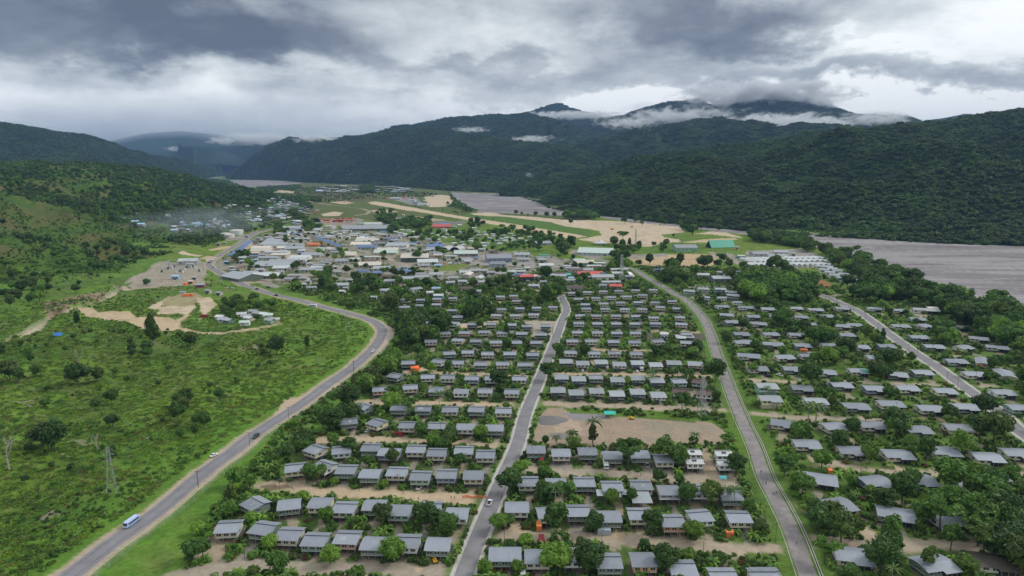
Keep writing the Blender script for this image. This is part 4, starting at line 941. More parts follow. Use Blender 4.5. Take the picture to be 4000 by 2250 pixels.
# ------------------------------------------------------------------ larger buildings of the town centre
def shed_parts(w, d, h, rk, wk, kind='g', rise=None):
    rise = rise if rise is not None else max(.5, min(w, d) * .12)
    key = (round(w, 1), round(d, 1), h, rk, str(wk), kind)
    wm = mat('wall_%s' % str(wk), wk, .8, var=.08, rand=.12) if isinstance(wk, tuple) else wall_mat(wk)
    out = []
    o = .5
    if kind == 'f':   # flat roof
        out.append(('wall', MB().box(-w / 2, w / 2, -d / 2, d / 2, 0, h).mesh('wall', [wm])))
        out.append(('roof', MB().box(-w / 2 - o, w / 2 + o, -d / 2 - o, d / 2 + o, h + .003, h + .35).mesh('roof', [ROOFM[rk]])))
    elif kind == 'e':  # gable ends face the camera, ridge runs away
        out.append(('wall', MB().prism([(-w / 2, 0), (w / 2, 0), (w / 2, h), (0, h + rise), (-w / 2, h)], -d / 2, d / 2, 'y').mesh('wall', [wm])))
        out.append(('roof', MB().prism([(-w / 2 - o, h - .1), (0, h + rise + .12), (w / 2 + o, h - .1), (w / 2 + o, h + .05), (0, h + rise + .3), (-w / 2 - o, h + .05)], -d / 2 - o, d / 2 + o, 'y').mesh('roof', [ROOFM[rk]])))
        out.append(('door', MB().box(-w * .18, w * .18, -d / 2 - .06, -d / 2 + .05, 0, h * .8).mesh('door', [VENTM])))
        return out
    else:
        out.append(('wall', MB().prism([(-d / 2, 0), (d / 2, 0), (d / 2, h), (0, h + rise), (-d / 2, h)], -w / 2, w / 2, 'x').mesh('wall', [wm])))
        out.append(('roof', MB().prism([(-d / 2 - o, h - .1), (0, h + rise + .12), (d / 2 + o, h - .1), (d / 2 + o, h + .05), (0, h + rise + .3), (-d / 2 - o, h + .05)], -w / 2 - o, w / 2 + o, 'x').mesh('roof', [ROOFM[rk]])))
    n = max(2, min(8, int(w / 6)))
    wn = cached('swin', lambda: MB().box(-.9, .9, -.05, .05, -.55, .55).mesh('window', [GLASS]))
    for i in range(n): out.append(('window', wn, (-w / 2 + w * (i + .5) / n, -d / 2 - .03, h * .55), 0))
    out.append(('door', cached('sdoor', lambda: MB().box(-.8, .8, -.05, .05, 0, 2.2).mesh('door', [VENTM])), (w * .31 if n % 2 else w * .02, -d / 2 - .035, 0), 0))
    return out
BLD = []
def building(t_, xl, yt, xr, yb, yaw, rk, wk, h=3.6, kind='g', name='shed', label='', cat='building', group=None, rise=None):
    h = round(h * .78, 2); x0, y0 = tp(t_, xl, yt); x1, y1 = tp(t_, xr, yb)
    c, wm, dm = solve_box(x0, y0, x1, y1, h + .4)
    y_ = R(yaw); cs, sn = abs(math.cos(y_)), abs(math.sin(y_))
    k_ = c.x / c.y; A_ = abs(math.cos(y_) - k_ * math.sin(y_)); B_ = abs(math.sin(y_) + k_ * math.cos(y_)); C_ = abs(math.sin(y_)); D_ = abs(math.cos(y_))
    det = A_ * D_ - B_ * C_
    if abs(det) > .3: w = (wm * D_ - B_ * dm) / det; d = (A_ * dm - C_ * wm) / det
    else: w = wm * .8 / max(A_, .4); d = dm * .5
    if d < 6: d = 6.0; w = (wm - B_ * d) / A_
    d = min(d, w * .9, 45); d *= .92
    d = min(max(d, 5.0), 60); w = min(max(w, 5.0), 170)
    ps = shed_parts(w, d, h, rk, wk, kind, rise)
    BLD.append((c.x, c.y, w, d, y_, x0, y0, x1, y1))
    return assemble(name, ps, (c.x, c.y, 0), y_, label, cat, group), c, w, d
LG, WH, TA = (.42, .42, .40), (.66, .66, .63), (.50, .42, .30)
CB = [ # tile,xl,yt,xr,yb,yaw,roof,wall,h,kind,label
 ('L', 700, 222, 905, 262, 3, 'light', LG, 4, 'g', 'pale roofed hall near the road fork behind the barracks'), ('L', 755, 248, 900, 280, 8, 'light', LG, 3.5, 'g', 'light low roof beside the brown roof at the barracks'),
 ('L', 640, 272, 830, 316, 0, 'brown', LG, 4, 'g', 'brown roofed store right of the blue roofed terrace'), ('L', 745, 274, 1010, 296, 0, 'light', TA, 3, 'g', 'barrack row furthest back, grey striped roofs'), ('L', 720, 298, 1050, 318, 0, 'light', TA, 3, 'g', 'second barrack row from the back'),
 ('L', 690, 319, 1070, 338, 0, 'light', TA, 3, 'g', 'third barrack row from the back'), ('L', 735, 340, 1075, 360, 0, 'light', TA, 3, 'g', 'fourth barrack row from the back'), ('L', 575, 362, 870, 380, 0, 'cream', TA, 3, 'g', 'cream roofed barrack behind two more cream rows'),
 ('L', 570, 384, 880, 398, 0, 'cream', TA, 3, 'g', 'middle one of three cream roofed barracks'), ('L', 565, 402, 870, 418, 0, 'cream', TA, 3, 'g', 'nearest of three cream roofed barracks'), ('L', 540, 424, 735, 450, 0, 'cream', (.5, .33, .2), 4, 'g', 'tan walled hall left of the long white block'),
 ('L', 728, 416, 1080, 436, 0, 'white', WH, 5, 'f', 'long white flat roofed block in the middle of the camp'), ('L', 800, 442, 1088, 470, 0, 'cream', (.62, .58, .42), 5, 'f', 'cream two storey block in front of the white block'), ('L', 660, 487, 960, 506, 0, 'light', LG, 3, 'g', 'grey low row in front of the cream block'),
 ('L', 1030, 256, 1165, 306, -25, 'light', LG, 4, 'g', 'leftmost of three slanting grey warehouses'), ('L', 1150, 248, 1300, 302, -25, 'cream', WH, 4, 'g', 'middle one of three slanting warehouses'), ('L', 1245, 240, 1385, 295, -25, 'light', LG, 4, 'g', 'rightmost of three slanting grey warehouses'), ('L', 1140, 190, 1262, 225, -12, 'cream', LG, 4, 'g', 'warehouse behind the three slanting ones'),
 ('L', 900, 362, 1100, 384, 8, 'cream', TA, 3.5, 'g', 'tan barrack joined to the orange roofed row'), ('L', 1000, 330, 1270, 350, 4, 'light', TA, 3.5, 'g', 'grey row left of the orange roofed building'), ('L', 1275, 315, 1468, 342, 5, 'orange', (.7, .3, .12), 4, 'g', 'orange roofed building in the town centre'),
 ('L', 985, 356, 1285, 398, 6, 'light', LG, 4, 'g', 'wide light roof in front of the orange roofed row'), ('L', 1110, 408, 1290, 460, -6, 'blue', LG, 4.5, 'g', 'blue roofed building in the middle of the camp'), ('L', 1205, 446, 1500, 470, 0, 'light', LG, 3.5, 'g', 'long grey row right of the blue roof'),
 ('L', 1430, 350, 1535, 412, -32, 'paleg', WH, 4, 'g', 'left one of a pair of slanting sheds in the yard'), ('L', 1525, 346, 1640, 418, -32, 'cream', WH, 4, 'g', 'right one of a pair of slanting sheds in the yard'), ('L', 1065, 478, 1355, 498, 0, 'white', WH, 4, 'g', 'white roofed row behind its whiter twin'),
 ('L', 1025, 502, 1315, 527, 0, 'white', WH, 4, 'g', 'bright white roofed row of the camp'), ('L', 800, 526, 1200, 545, 0, 'light', LG, 3.5, 'g', 'long grey row with dark openings behind the patched roof'), ('L', 640, 548, 1180, 568, 0, 'light', LG, 3.5, 'g', 'long light roof, back one of the patched pair'),
 ('L', 600, 572, 1180, 604, 0, 'light', LG, 3.5, 'g', 'long light roof, front one of the patched pair'), ('L', 1180, 540, 1300, 588, 12, 'brown', LG, 4, 'g', 'brown roofed hall beside the grey gabled hall'), ('L', 1215, 530, 1410, 605, 28, 'light', WH, 5, 'g', 'large slanting grey hall right of the brown one'),
 ('L', 1360, 558, 1520, 625, 18, 'light', (.6, .56, .42), 4.5, 'g', 'cream walled gabled hall with dark windows'), ('L', 845, 608, 1105, 634, 0, 'white', LG, 3.5, 'g', 'white and grey roof in front of the patched pair'), ('L', 1180, 630, 1410, 656, 0, 'light', LG, 3.5, 'g', 'grey roof row behind the dark trees'),
 ('L', 1372, 638, 1520, 664, 5, 'light', LG, 3.5, 'g', 'small light roof at the end of the camp row'), ('L', 270, 600, 420, 632, 0, 'light', LG, 3.5, 'g', 'light roof above the road bend'), ('L', 290, 636, 430, 664, 0, 'light', LG, 3.5, 'g', 'light roof nearest the road bend'), ('L', 330, 668, 620, 788, -38, 'light', (.12, .15, .13), 4, 'g', 'long slanting grey building along the highway fence'),
 ('L', 470, 668, 690, 700, 10, 'light', LG, 3.5, 'g', 'grey roof behind the long white roof by the highway'), ('L', 575, 694, 995, 730, 0, 'white', (.2, .2, .2), 4, 'g', 'long bright white roof near the highway junction'), ('L', 740, 672, 880, 692, 0, 'light', LG, 3.5, 'g', 'small grey roof behind the long white roof'),
 ('L', 620, 632, 780, 660, 3, 'light', LG, 3.5, 'g', 'grey roof beside the leafy camp trees'), ('L', 910, 660, 1015, 680, 0, 'light', LG, 3.5, 'g', 'small roof right of the long white roof'), ('L', 195, 528, 355, 566, 0, 'skyblue', (.10, .28, .42), 4, 'g', 'sky blue building at the end of the blue terrace'),
 ('L', 355, 502, 530, 580, 28, 'light', LG, 4, 'g', 'wide grey roof right of the sky blue building'), ('L', 585, 495, 700, 550, 32, 'skyblue', (.12, .35, .33), 4, 'g', 'teal walled building among the camp trees'), ('L', 480, 208, 575, 240, 3, 'light', LG, 4, 'g', 'shed right of the white tanks'),
 ('L', 222, 302, 282, 322, 0, 'light', LG, 3, 'g', 'small shed below the white tanks'), ('L', 945, 108, 1250, 146, 8, 'light', (.1, .11, .11), 5, 'g', 'long grey shed beside the upper road'), ('L', 1700, 96, 2320, 158, 8, 'light', (.2, .2, .2), 5, 'g', 'very long grey market building'), ('L', 1905, 52, 2080, 84, 0, 'light', WH, 5, 'g', 'light roofed store behind the white roofed one'),
 ('L', 1975, 56, 2265, 98, 3, 'white', WH, 5, 'g', 'bright white roofed store behind the market'), ('L', 1372, 52, 1465, 80, 3, 'white', WH, 4, 'g', 'white roof beside the red container yard'), ('L', 1880, 264, 2210, 296, 0, 'cream', WH, 4, 'g', 'long cream roof behind the pale one'), ('L', 1800, 300, 2130, 350, 0, 'cream', WH, 4, 'g', 'pale long roof in front of the cream one'),
 ('L', 1910, 346, 2190, 376, 0, 'blue', LG, 4, 'g', 'blue grey roof behind the parking'), ('L', 1650, 218, 1760, 250, -4, 'white', WH, 4, 'g', 'white roof at the head of the blue terrace'), ('L', 1745, 216, 1872, 262, -12, 'paleg', WH, 4, 'g', 'pale green slanting roof near the market'), ('L', 2120, 410, 2450, 440, 0, 'paleg', (.55, .57, .38), 4, 'g', 'pale yellow long building beside the road'),
 ('L', 2165, 384, 2450, 402, 0, 'cream', WH, 4, 'g', 'cream row behind the pale yellow building'), ('L', 1740, 430, 1925, 450, 0, 'cream', TA, 3.5, 'g', 'small cream row beside the leafy tree'), ('L', 1740, 454, 1930, 474, 0, 'cream', TA, 3.5, 'g', 'small cream row in front of its twin'), ('L', 1935, 450, 2110, 514, -15, 'blue', LG, 4, 'g', 'blue slanting roof beside the town road'),
 ('L', 1800, 502, 1980, 528, 0, 'paleg', (.3, .33, .25), 4, 'g', 'green grey building by the orange van'), ('L', 1925, 552, 2230, 606, 8, 'cream', LG, 4, 'g', 'long cream roof beside the road fence'), ('L', 1905, 642, 2085, 690, 6, 'blue', WH, 4.5, 'g', 'blue roofed building in front of the road'), ('L', 1480, 516, 1640, 550, -5, 'light', LG, 4, 'g', 'grey roof behind the yellow green tree'),
 ('L', 1640, 512, 1820, 556, 14, 'light', LG, 4, 'g', 'light slanting roof right of the yellow green tree'), ('L', 1600, 596, 1700, 624, -5, 'paleg', LG, 3.5, 'g', 'small pale roof in front of the slanting roof'), ('L', 2100, 662, 2260, 706, 4, 'blue', LG, 4, 'g', 'blue roofed pair nearest the palms'), ('L', 2110, 612, 2350, 640, 0, 'light', LG, 4, 'g', 'long light roof behind the blue pair'),
 ('L', 1265, 768, 1340, 815, 6, 'light', WH, 4, 'g', 'small white house left of the big trees by the highway'), ('L', 1210, 818, 1290, 842, 6, 'light', WH, 3.5, 'g', 'low white house behind the big trees by the highway'), ('L', 1265, 848, 1430, 890, 4, 'light', WH, 3.5, 'g', 'white house half hidden by big trees by the highway'), ('L', 1605, 808, 1830, 860, 6, 'light', LG, 4, 'g', 'grey shed in the truck yard'),
 ('L', 1780, 760, 1872, 792, 6, 'light', WH, 3.5, 'g', 'white roof at the truck yard gate'), ('L', 1750, 862, 1812, 888, -8, 'light', WH, 3.5, 'g', 'small grey roof right of the truck yard'), ('L', 1680, 902, 1782, 928, -5, 'white', WH, 3.5, 'g', 'white roof below the truck yard'), ('L', 2195, 878, 2322, 926, 14, 'light', LG, 4, 'g', 'grey slanting roof at the dirt yard'),
 ('L', 2085, 976, 2175, 1002, 0, 'light', LG, 3.5, 'g', 'grey roof at the edge of the grass strip'),
 ('M', 165, 34, 320, 78, -5, 'white', WH, 5, 'g', 'white church like roof beside the airstrip'), ('M', 110, 86, 270, 130, 4, 'light', WH, 4, 'g', 'grey roof in front of the white roof by the airstrip'), ('M', 612, 185, 845, 215, 5, 'red', (.5, .2, .2), 4, 'g', 'faded red roofed airport building'), ('M', 700, 160, 835, 185, 0, 'blue', LG, 4, 'g', 'dark blue roof behind the airport building'),
 ('M', 525, 432, 770, 466, 0, 'blue', LG, 4.5, 'g', 'blue roofed hall left of the arched hangars'), ('M', 530, 472, 710, 492, 0, 'light', WH, 4, 'g', 'light row in front of the blue roofed hall'), ('M', 0, 406, 345, 462, 0, 'light', WH, 5, 'g', 'large light roofed store behind the gravel lot'), ('M', 0, 470, 195, 500, 0, 'cream', (.55, .57, .4), 4, 'g', 'pale yellow row beside the gravel lot'),
 ('M', 190, 530, 600, 630, 3, 'cream', (.10, .12, .14), 7, 'g', 'big tan roofed warehouse with a dark end wall'), ('M', 875, 506, 1180, 560, 6, 'paleg', (.2, .2, .2), 5, 'g', 'long pale green roofed shop row'), ('M', 405, 610, 690, 668, 12, 'white', WH, 6, 'g', 'white gabled fire station like hall by the grass oval'), ('M', 630, 676, 730, 702, 3, 'skyblue', LG, 3.5, 'g', 'small blue grey roof beside the car lot'),
 ('M', 1240, 535, 1640, 640, 8, 'grey', (.22, .26, .32), 7, 'g', 'huge grey gabled supermarket hall'), ('M', 1310, 640, 1545, 690, 8, 'grey', (.3, .33, .38), 5, 'g', 'grey front wing of the supermarket hall'), ('M', 1640, 540, 1830, 562, 0, 'light', LG, 4, 'g', 'low light roof right of the supermarket hall'), ('M', 1675, 598, 1830, 626, 0, 'light', LG, 4, 'g', 'low light roof across the yard from the supermarket'),
 ('M', 1955, 548, 2060, 580, 0, 'green', LG, 4, 'g', 'green roofed shop beside the car park'), ('M', 1935, 584, 2060, 648, 0, 'light', LG, 5, 'g', 'blue grey roof in front of the green roofed shop'), ('M', 1930, 658, 2150, 712, 4, 'white', WH, 5, 'g', 'white and grey roofed store in front of the car park'), ('M', 1655, 724, 1742, 744, 0, 'light', LG, 3.5, 'g', 'small grey roof in the muddy yard'),
 ('M', 1740, 700, 1860, 744, 10, 'white', WH, 4, 'g', 'white roof beside the muddy yard'), ('M', 1520, 735, 1705, 800, -14, 'paleg', (.4, .42, .4), 5, 'g', 'pale green slanting roofed hall'), ('M', 1105, 782, 1325, 850, -16, 'brown', WH, 4, 'g', 'dark red brown long roof in the gardens'), ('M', 950, 748, 1085, 798, 4, 'paleg', WH, 4, 'g', 'pale green roof left of the brown roof'),
 ('M', 1070, 730, 1215, 772, 6, 'light', LG, 4, 'g', 'grey roof joined to the pale green one'), ('M', 1190, 732, 1320, 772, -6, 'light', LG, 4.5, 'g', 'grey gabled roof behind the brown roof'), ('M', 1295, 754, 1420, 800, -5, 'light', LG, 4, 'g', 'grey roof right of the gabled one'), ('M', 765, 874, 905, 928, 12, 'light', (.55, .6, .58), 4, 'g', 'pale slanting roof with white walls in the gardens'),
 ('M', 915, 868, 1080, 908, -10, 'light', LG, 4, 'g', 'grey roof with brown edges in the gardens'), ('M', 195, 830, 375, 868, 8, 'light', WH, 5.5, 'g', 'leftmost of three white flat blocks in a row'), ('M', 388, 812, 562, 850, 8, 'light', WH, 5.5, 'g', 'middle one of three white flat blocks'), ('M', 578, 780, 745, 818, 6, 'light', WH, 5.5, 'g', 'rightmost of three white flat blocks'),
 ('M', 805, 826, 935, 858, 8, 'light', WH, 4, 'g', 'white block half hidden by palms'), ('M', 0, 862, 145, 902, 8, 'light', LG, 4, 'g', 'grey roof left of the three white blocks'), ('M', 150, 735, 370, 780, 4, 'blue', WH, 4.5, 'g', 'blue grey roofs beside the town road'), ('M', 180, 690, 340, 728, -8, 'light', LG, 4.5, 'g', 'light gabled roof beside the town road'),
 ('M', 1850, 380, 2140, 436, 8, 'grey', LG, 4, 'g', 'grey roof with a brown middle near the airstrip end'), ('M', 2350, 622, 2600, 675, 8, 'light', (.35, .4, .38), 4, 'g', 'long blue grey roof beside the town street'), ('M', 1820, 922, 1965, 962, -8, 'light', LG, 4, 'g', 'light roof right of the red roofed building'), ('M', 1952, 880, 2052, 906, 6, 'light', WH, 3.5, 'g', 'small white roof behind the gardens'),
 ('M', 2155, 806, 2292, 828, -3, 'light', WH, 4, 'g', 'light roofed row left of the teal roof'), ('M', 2282, 786, 2355, 818, 0, 'teal', LG, 4, 'g', 'small teal roof among the trees'), ('M', 2080, 800, 2150, 820, 0, 'white', WH, 3.5, 'g', 'little white roof under the big tree'), ('M', 2320, 832, 2400, 860, -4, 'skyblue', WH, 4, 'g', 'pale blue roof in front of the teal roof'),
 ('H', 320, 222, 468, 330, 42, 'light', WH, 4, 'g', 'steeply turned grey roof at the dirt yard'), ('H', 530, 302, 628, 334, 0, 'white', WH, 4.5, 'g', 'white roofed house above the cream rows'), ('H', 602, 250, 710, 286, 4, 'skyblue', WH, 4, 'g', 'blue grey roofed house behind the white roofed one'), ('H', 620, 340, 755, 372, 0, 'white', (.2, .33, .5), 5, 'g', 'white roofed house with blue walls'),
 ('H', 965, 256, 1112, 278, 0, 'brown', LG, 3.5, 'g', 'brown roofed row behind the cream houses'), ('H', 1105, 286, 1225, 320, 0, 'light', LG, 3.5, 'g', 'pale roof hidden under trees in the left block'),
 ('H', 0, 265, 70, 330, -30, 'light', WH, 4, 'g', 'turned grey roof by the left dirt yard'), ('H', 2300, 240, 2500, 270, 0, 'brown', WH, 3.5, 'g', 'long brown roofed house beside the cross street'),
 ('I', 165, 66, 510, 98, 5, 'red', (.62, .55, .5), 4, 'g', 'long faded red roofed school block'), ('I', 340, 104, 640, 135, 2, 'light', WH, 4, 'g', 'grey roofed hall in front of the red school block'), ('I', 305, 112, 375, 142, -3, 'light', LG, 3.5, 'g', 'small grey wing of the school'), ('I', 540, 95, 665, 142, -22, 'grey', LG, 4, 'g', 'turned grey gable of the school'),
 ('I', 235, 18, 378, 46, -4, 'light', WH, 4, 'g', 'light roof behind the red school block'), ('I', 475, 180, 725, 198, 4, 'light', LG, 3.5, 'g', 'long thin light roof behind the red square roof'), ('I', 600, 66, 755, 90, 0, 'white', WH, 3.5, 'g', 'white roof below the lattice tower'), ('I', 765, 106, 880, 130, 0, 'light', (.3, .3, .32), 4.5, 'g', 'grey house beside the satellite dish'),
 ('I', 440, 214, 556, 244, 0, 'light', LG, 4.5, 'g', 'grey green house left of the red square roof'), ('I', 585, 206, 742, 268, -10, 'red', (.5, .3, .25), 3.2, 'g', 'bright red square roofed house'), ('I', 45, 240, 250, 274, 0, 'brown', WH, 3.5, 'g', 'dark brown roofed long house beside the school'), ('I', 30, 82, 105, 118, 0, 'teal', WH, 3.6, 'g', 'little teal green roof left of the school'),
 ('I', 1190, 808, 1340, 868, 0, 'white', (.5, .52, .55), 6, 'g', 'tall white roofed building on the dark lot'), ('I', 1420, 864, 1535, 902, -12, 'white', LG, 3, 'g', 'small white lean-to roof on the dark lot'),
 ('P', 130, 428, 535, 500, -14, 'paleg', (.4, .45, .45), 5, 'g', 'long pale blue shop row with parked cars'), ('P', 80, 552, 330, 590, 8, 'cream', (.3, .36, .42), 4.5, 'g', 'cream and blue roofed hall by the street'), ('P', 190, 634, 302, 662, -4, 'light', WH, 4, 'g', 'white roofed store behind the school'),
 ('P', 1065, 400, 1378, 440, 2, 'light', (.30, .42, .32), 7, 'g', 'silver roofed hall with green walls by the field'), ('P', 1690, 408, 1795, 432, -3, 'light', (.55, .52, .3), 4.5, 'g', 'yellow walled hall right of the green roof'), ('P', 1335, 664, 1480, 728, -12, 'white', LG, 4, 'g', 'white and dark roofed classrooms below the field'),
 ('P', 1500, 640, 1680, 706, -30, 'grey', LG, 4.5, 'g', 'turned grey classroom roof below the field'), ('P', 1440, 706, 1715, 752, 3, 'light', (.18, .19, .2), 5, 'g', 'long grey classroom block at the front of its school'), ('P', 895, 632, 1000, 660, 0, 'blue', LG, 3.2, 'g', 'blue shelter under trees beside the field'),
 ('P', 1720, 495, 1855, 525, -4, 'white', (.15, .25, .35), 4, 'g', 'white roof left of the barrack rows'), ('P', 640, 612, 640, 612, 0, 'light', LG, 4, 'g', ''),
 ('J', 430, 262, 620, 285, 3, 'light', LG, 4.5, 'g', 'leftmost grey roof of the riverside school'), ('J', 520, 250, 640, 288, 25, 'grey', LG, 5, 'g', 'turned roof of the riverside school'), ('J', 560, 284, 760, 300, 4, 'light', LG, 4, 'g', 'front row roof of the riverside school'), ('J', 620, 246, 760, 276, -14, 'light', LG, 5, 'g', 'wide roof of the riverside school'),
 ('J', 750, 258, 828, 290, -10, 'light', LG, 4.5, 'g', 'rightmost grey roof of the riverside school'), ('J', 582, 358, 672, 378, 0, 'white', WH, 3.4, 'g', 'white roof in front of the barrack rows'), ('J', 680, 376, 740, 396, -15, 'light', WH, 4, 'g', 'small grey roof below the barrack rows'), ('J', 330, 400, 400, 425, 0, 'light', LG, 4, 'g', 'grey roof behind the dark grove'),
 ('J', 1800, 680, 1930, 710, -12, 'cream', LG, 4, 'g', 'tan roof behind the long bungalow by the river trees'), ('N', 1285, 302, 1405, 330, 0, 'orange', (.7, .2, .07), 8, 'f', 'left one of the two big orange halls far off'), ('N', 1442, 298, 1555, 334, 0, 'orange', (.75, .2, .06), 9, 'f', 'right one of the two big orange halls far off'), ('N', 1330, 340, 1480, 352, 0, 'light', LG, 5, 'g', 'low row in front of the far orange halls'),
 ('N', 1500, 355, 1640, 372, -3, 'light', WH, 6, 'g', 'light roofed row of the far depot'), ('N', 1660, 358, 1725, 378, 0, 'white', WH, 7, 'g', 'white hall of the far depot'), ('N', 1560, 380, 1660, 396, 0, 'blue', LG, 6, 'g', 'blue grey roof of the far depot'), ('N', 1600, 396, 1760, 414, -3, 'light', WH, 6, 'g', 'front row roof of the far depot'),
 ('N', 1735, 308, 1800, 326, 0, 'white', WH, 6, 'g', 'white shed behind the far sand pit'), ('N', 1680, 282, 1745, 306, 0, 'orange', (.6, .3, .2), 5, 'g', 'small orange roof left of the far sand pit'), ('N', 335, 290, 400, 306, 0, 'white', WH, 5, 'g', 'white shed beside the far sand patch'),
 ('N', 408, 280, 485, 303, 0, 'red', (.5, .25, .25), 5, 'g', 'far faded red roof beside the sand patch'), ('N', 545, 476, 652, 502, 0, 'red', (.4, .15, .15), 5, 'g', 'dull red roof near the settlement smoke'), ('N', 450, 412, 640, 446, 0, 'paleg', (.3, .5, .45), 5, 'g', 'mint green roofed hall near the settlement'),
 ('N', 440, 478, 530, 500, 0, 'light', WH, 5, 'g', 'white roof left of the dull red roof'), ('N', 850, 366, 940, 382, 0, 'light', WH, 5, 'g', 'lone white roofs on the brown flat'), ('N', 690, 404, 735, 424, 0, 'blue', LG, 5, 'g', 'small blue shed beside the far bend'), ('N', 980, 216, 1085, 236, 0, 'white', WH, 6, 'g', 'far long white roof at the foot of the mountain'),
 ('Q', 1600, 250, 1860, 290, 9, 'white', (.35, .36, .36), 6, 'g', 'long light shed at the back of the power yard'), ('Q', 1670, 288, 1815, 318, 6, 'light', LG, 4.5, 'g', 'grey shed in front of the long light one'), ('Q', 1490, 385, 1730, 440, 0, 'skyblue', (.35, .42, .50), 5, 'g', 'large blue grey power house with open end'),
 ('Q', 1255, 430, 1425, 468, -3, 'light', (.3, .33, .36), 6, 'g', 'grey shed at the left end of the power yard'), ('Q', 1770, 478, 1900, 502, 6, 'light', (.3, .12, .12), 3.6, 'g', 'shed with dark red wall by the power yard'), ('Q', 1735, 405, 1830, 440, 0, 'light', LG, 4, 'g', 'small light roofs right of the power house'),
 ('Q', 1715, 445, 1780, 472, 5, 'cream', (.6, .35, .15), 4, 'g', 'tan roofed shed in front of the power house'), ('Q', 1832, 522, 1975, 562, -6, 'light', LG, 4, 'g', 'light roof at the top of the village'), ('Q', 1940, 548, 2070, 576, -10, 'light', LG, 3.5, 'g', 'second light roof of the village'),
 ('Q', 1968, 100, 2030, 128, 0, 'cream', (.3, .27, .24), 5, 'f', 'small brown block below the white tanks'),
]
for e in CB:
    if not e[10]: continue
    nm = 'hall' if 'hall' in e[10] else 'house' if ('house' in e[10] and 'warehouse' not in e[10] and 'power house' not in e[10]) else 'warehouse' if 'warehouse' in e[10] else 'building'
    building(e[0], e[1], e[2], e[3], e[4], e[5], e[6], e[7], e[8], e[9], nm, e[10], 'building' if nm in ('building', 'hall', 'warehouse') else 'house')
# red roofed two storey building
_, c_, w_, d_ = building('M', 1670, 792, 1910, 862, 8, 'red', (.05, .055, .07), 6.5, 'g', 'store_building', 'bright red roofed two storey dark walled store', 'building')
# A-frame green hall
def special_box(t_, xl, yt, xr, yb, h):
    x0, y0 = tp(t_, xl, yt); x1, y1 = tp(t_, xr, yb); c, wm, dm = solve_box(x0, y0, x1, y1, h); BLD.append((c.x, c.y, wm, dm, 0, x0, y0, x1, y1)); return c, wm, dm
c, wm, dm = special_box('P', 1425, 358, 1730, 430, 5)
ps = [('roof', MB().prism([(-9, .6), (0, 11), (9, .6), (8.6, .4), (0, 10.6), (-8.6, .4)], -wm * .42, wm * .46, 'x').mesh('roof', [ROOFM['teal'] if False else ROOFM['green']])),
      ('end_wall', MB().prism([(-8, 0), (8, 0), (0, 9.8)], -wm * .40, -wm * .395, 'x').mesh('end_wall', [VENTM])), ('wall', MB().box(-wm * .39, wm * .44, -7.6, 7.6, 0, 1.0).mesh('wall', [wall_mat('c')]))]
assemble('church_hall', ps, (c.x, c.y, 0), R(14), 'tall A-frame hall with a steep green roof behind the field', 'building')
# round white pavilion beside the bare earth
c, wm, dm = special_box('P', 298, 350, 445, 405, 4)
m = MB(); n = 16
for i in range(n):
    a0, a1 = 2 * math.pi * i / n, 2 * math.pi * (i + 1) / n
    for (r_a, z_a, r_b, z_b) in ((wm * .5, 3.4, wm * .2, 5.2), (wm * .2, 5.2, .3, 9.0)):
        m.poly([(r_a * math.cos(a0), r_a * math.sin(a0), z_a), (r_a * math.cos(a1), r_a * math.sin(a1), z_a), (r_b * math.cos(a1), r_b * math.sin(a1), z_b), (r_b * math.cos(a0), r_b * math.sin(a0), z_b)])
ps = [('roof', m.mesh('roof', [ROOFM['white']]))]
m = MB()
for i in range(8):
    a = math.pi / 4 * i; m.tube((wm * .42 * math.cos(a), wm * .42 * math.sin(a), 0), (wm * .42 * math.cos(a), wm * .42 * math.sin(a), 3.6), .2)
m.tube((0, 0, 0), (0, 0, 3.2), wm * .3, n=12)
ps.append(('wall', m.mesh('wall', [mat('offwhite', (.6, .6, .57))])))
assemble('pavilion', ps, (c.x, c.y, 0), 0, 'round pavilion with a pointed white roof beside the bare earth', 'building')
# two arched hangars
for (xl, yt, xr, yb, yw, lb) in (('720', 440, 862, 515, -16, 'left one of two white arched hangars'), ('850', 440, 1003, 515, -16, 'right one of two white arched hangars')):
    c, wm, dm = special_box('M', float(xl), yt, xr, yb, 4)
    r_ = wm * .44; m = MB(); n = 12; Lh = 24
    prof = [(r_ * math.cos(math.pi * i / n), 1 + r_ * .72 * math.sin(math.pi * i / n)) for i in range(n + 1)]
    prof2 = prof + [(p[0] * .97, p[1] - .3) for p in prof[::-1]]
    m.prism(prof2, -Lh / 2, Lh / 2, 'y')
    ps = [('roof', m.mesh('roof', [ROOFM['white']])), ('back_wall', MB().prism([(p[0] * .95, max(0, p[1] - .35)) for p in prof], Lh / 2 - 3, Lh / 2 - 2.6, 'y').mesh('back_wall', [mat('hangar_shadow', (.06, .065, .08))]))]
    assemble('hangar', ps, (c.x, c.y, 0), R(yw), lb, 'hangar', 'white arched hangars')
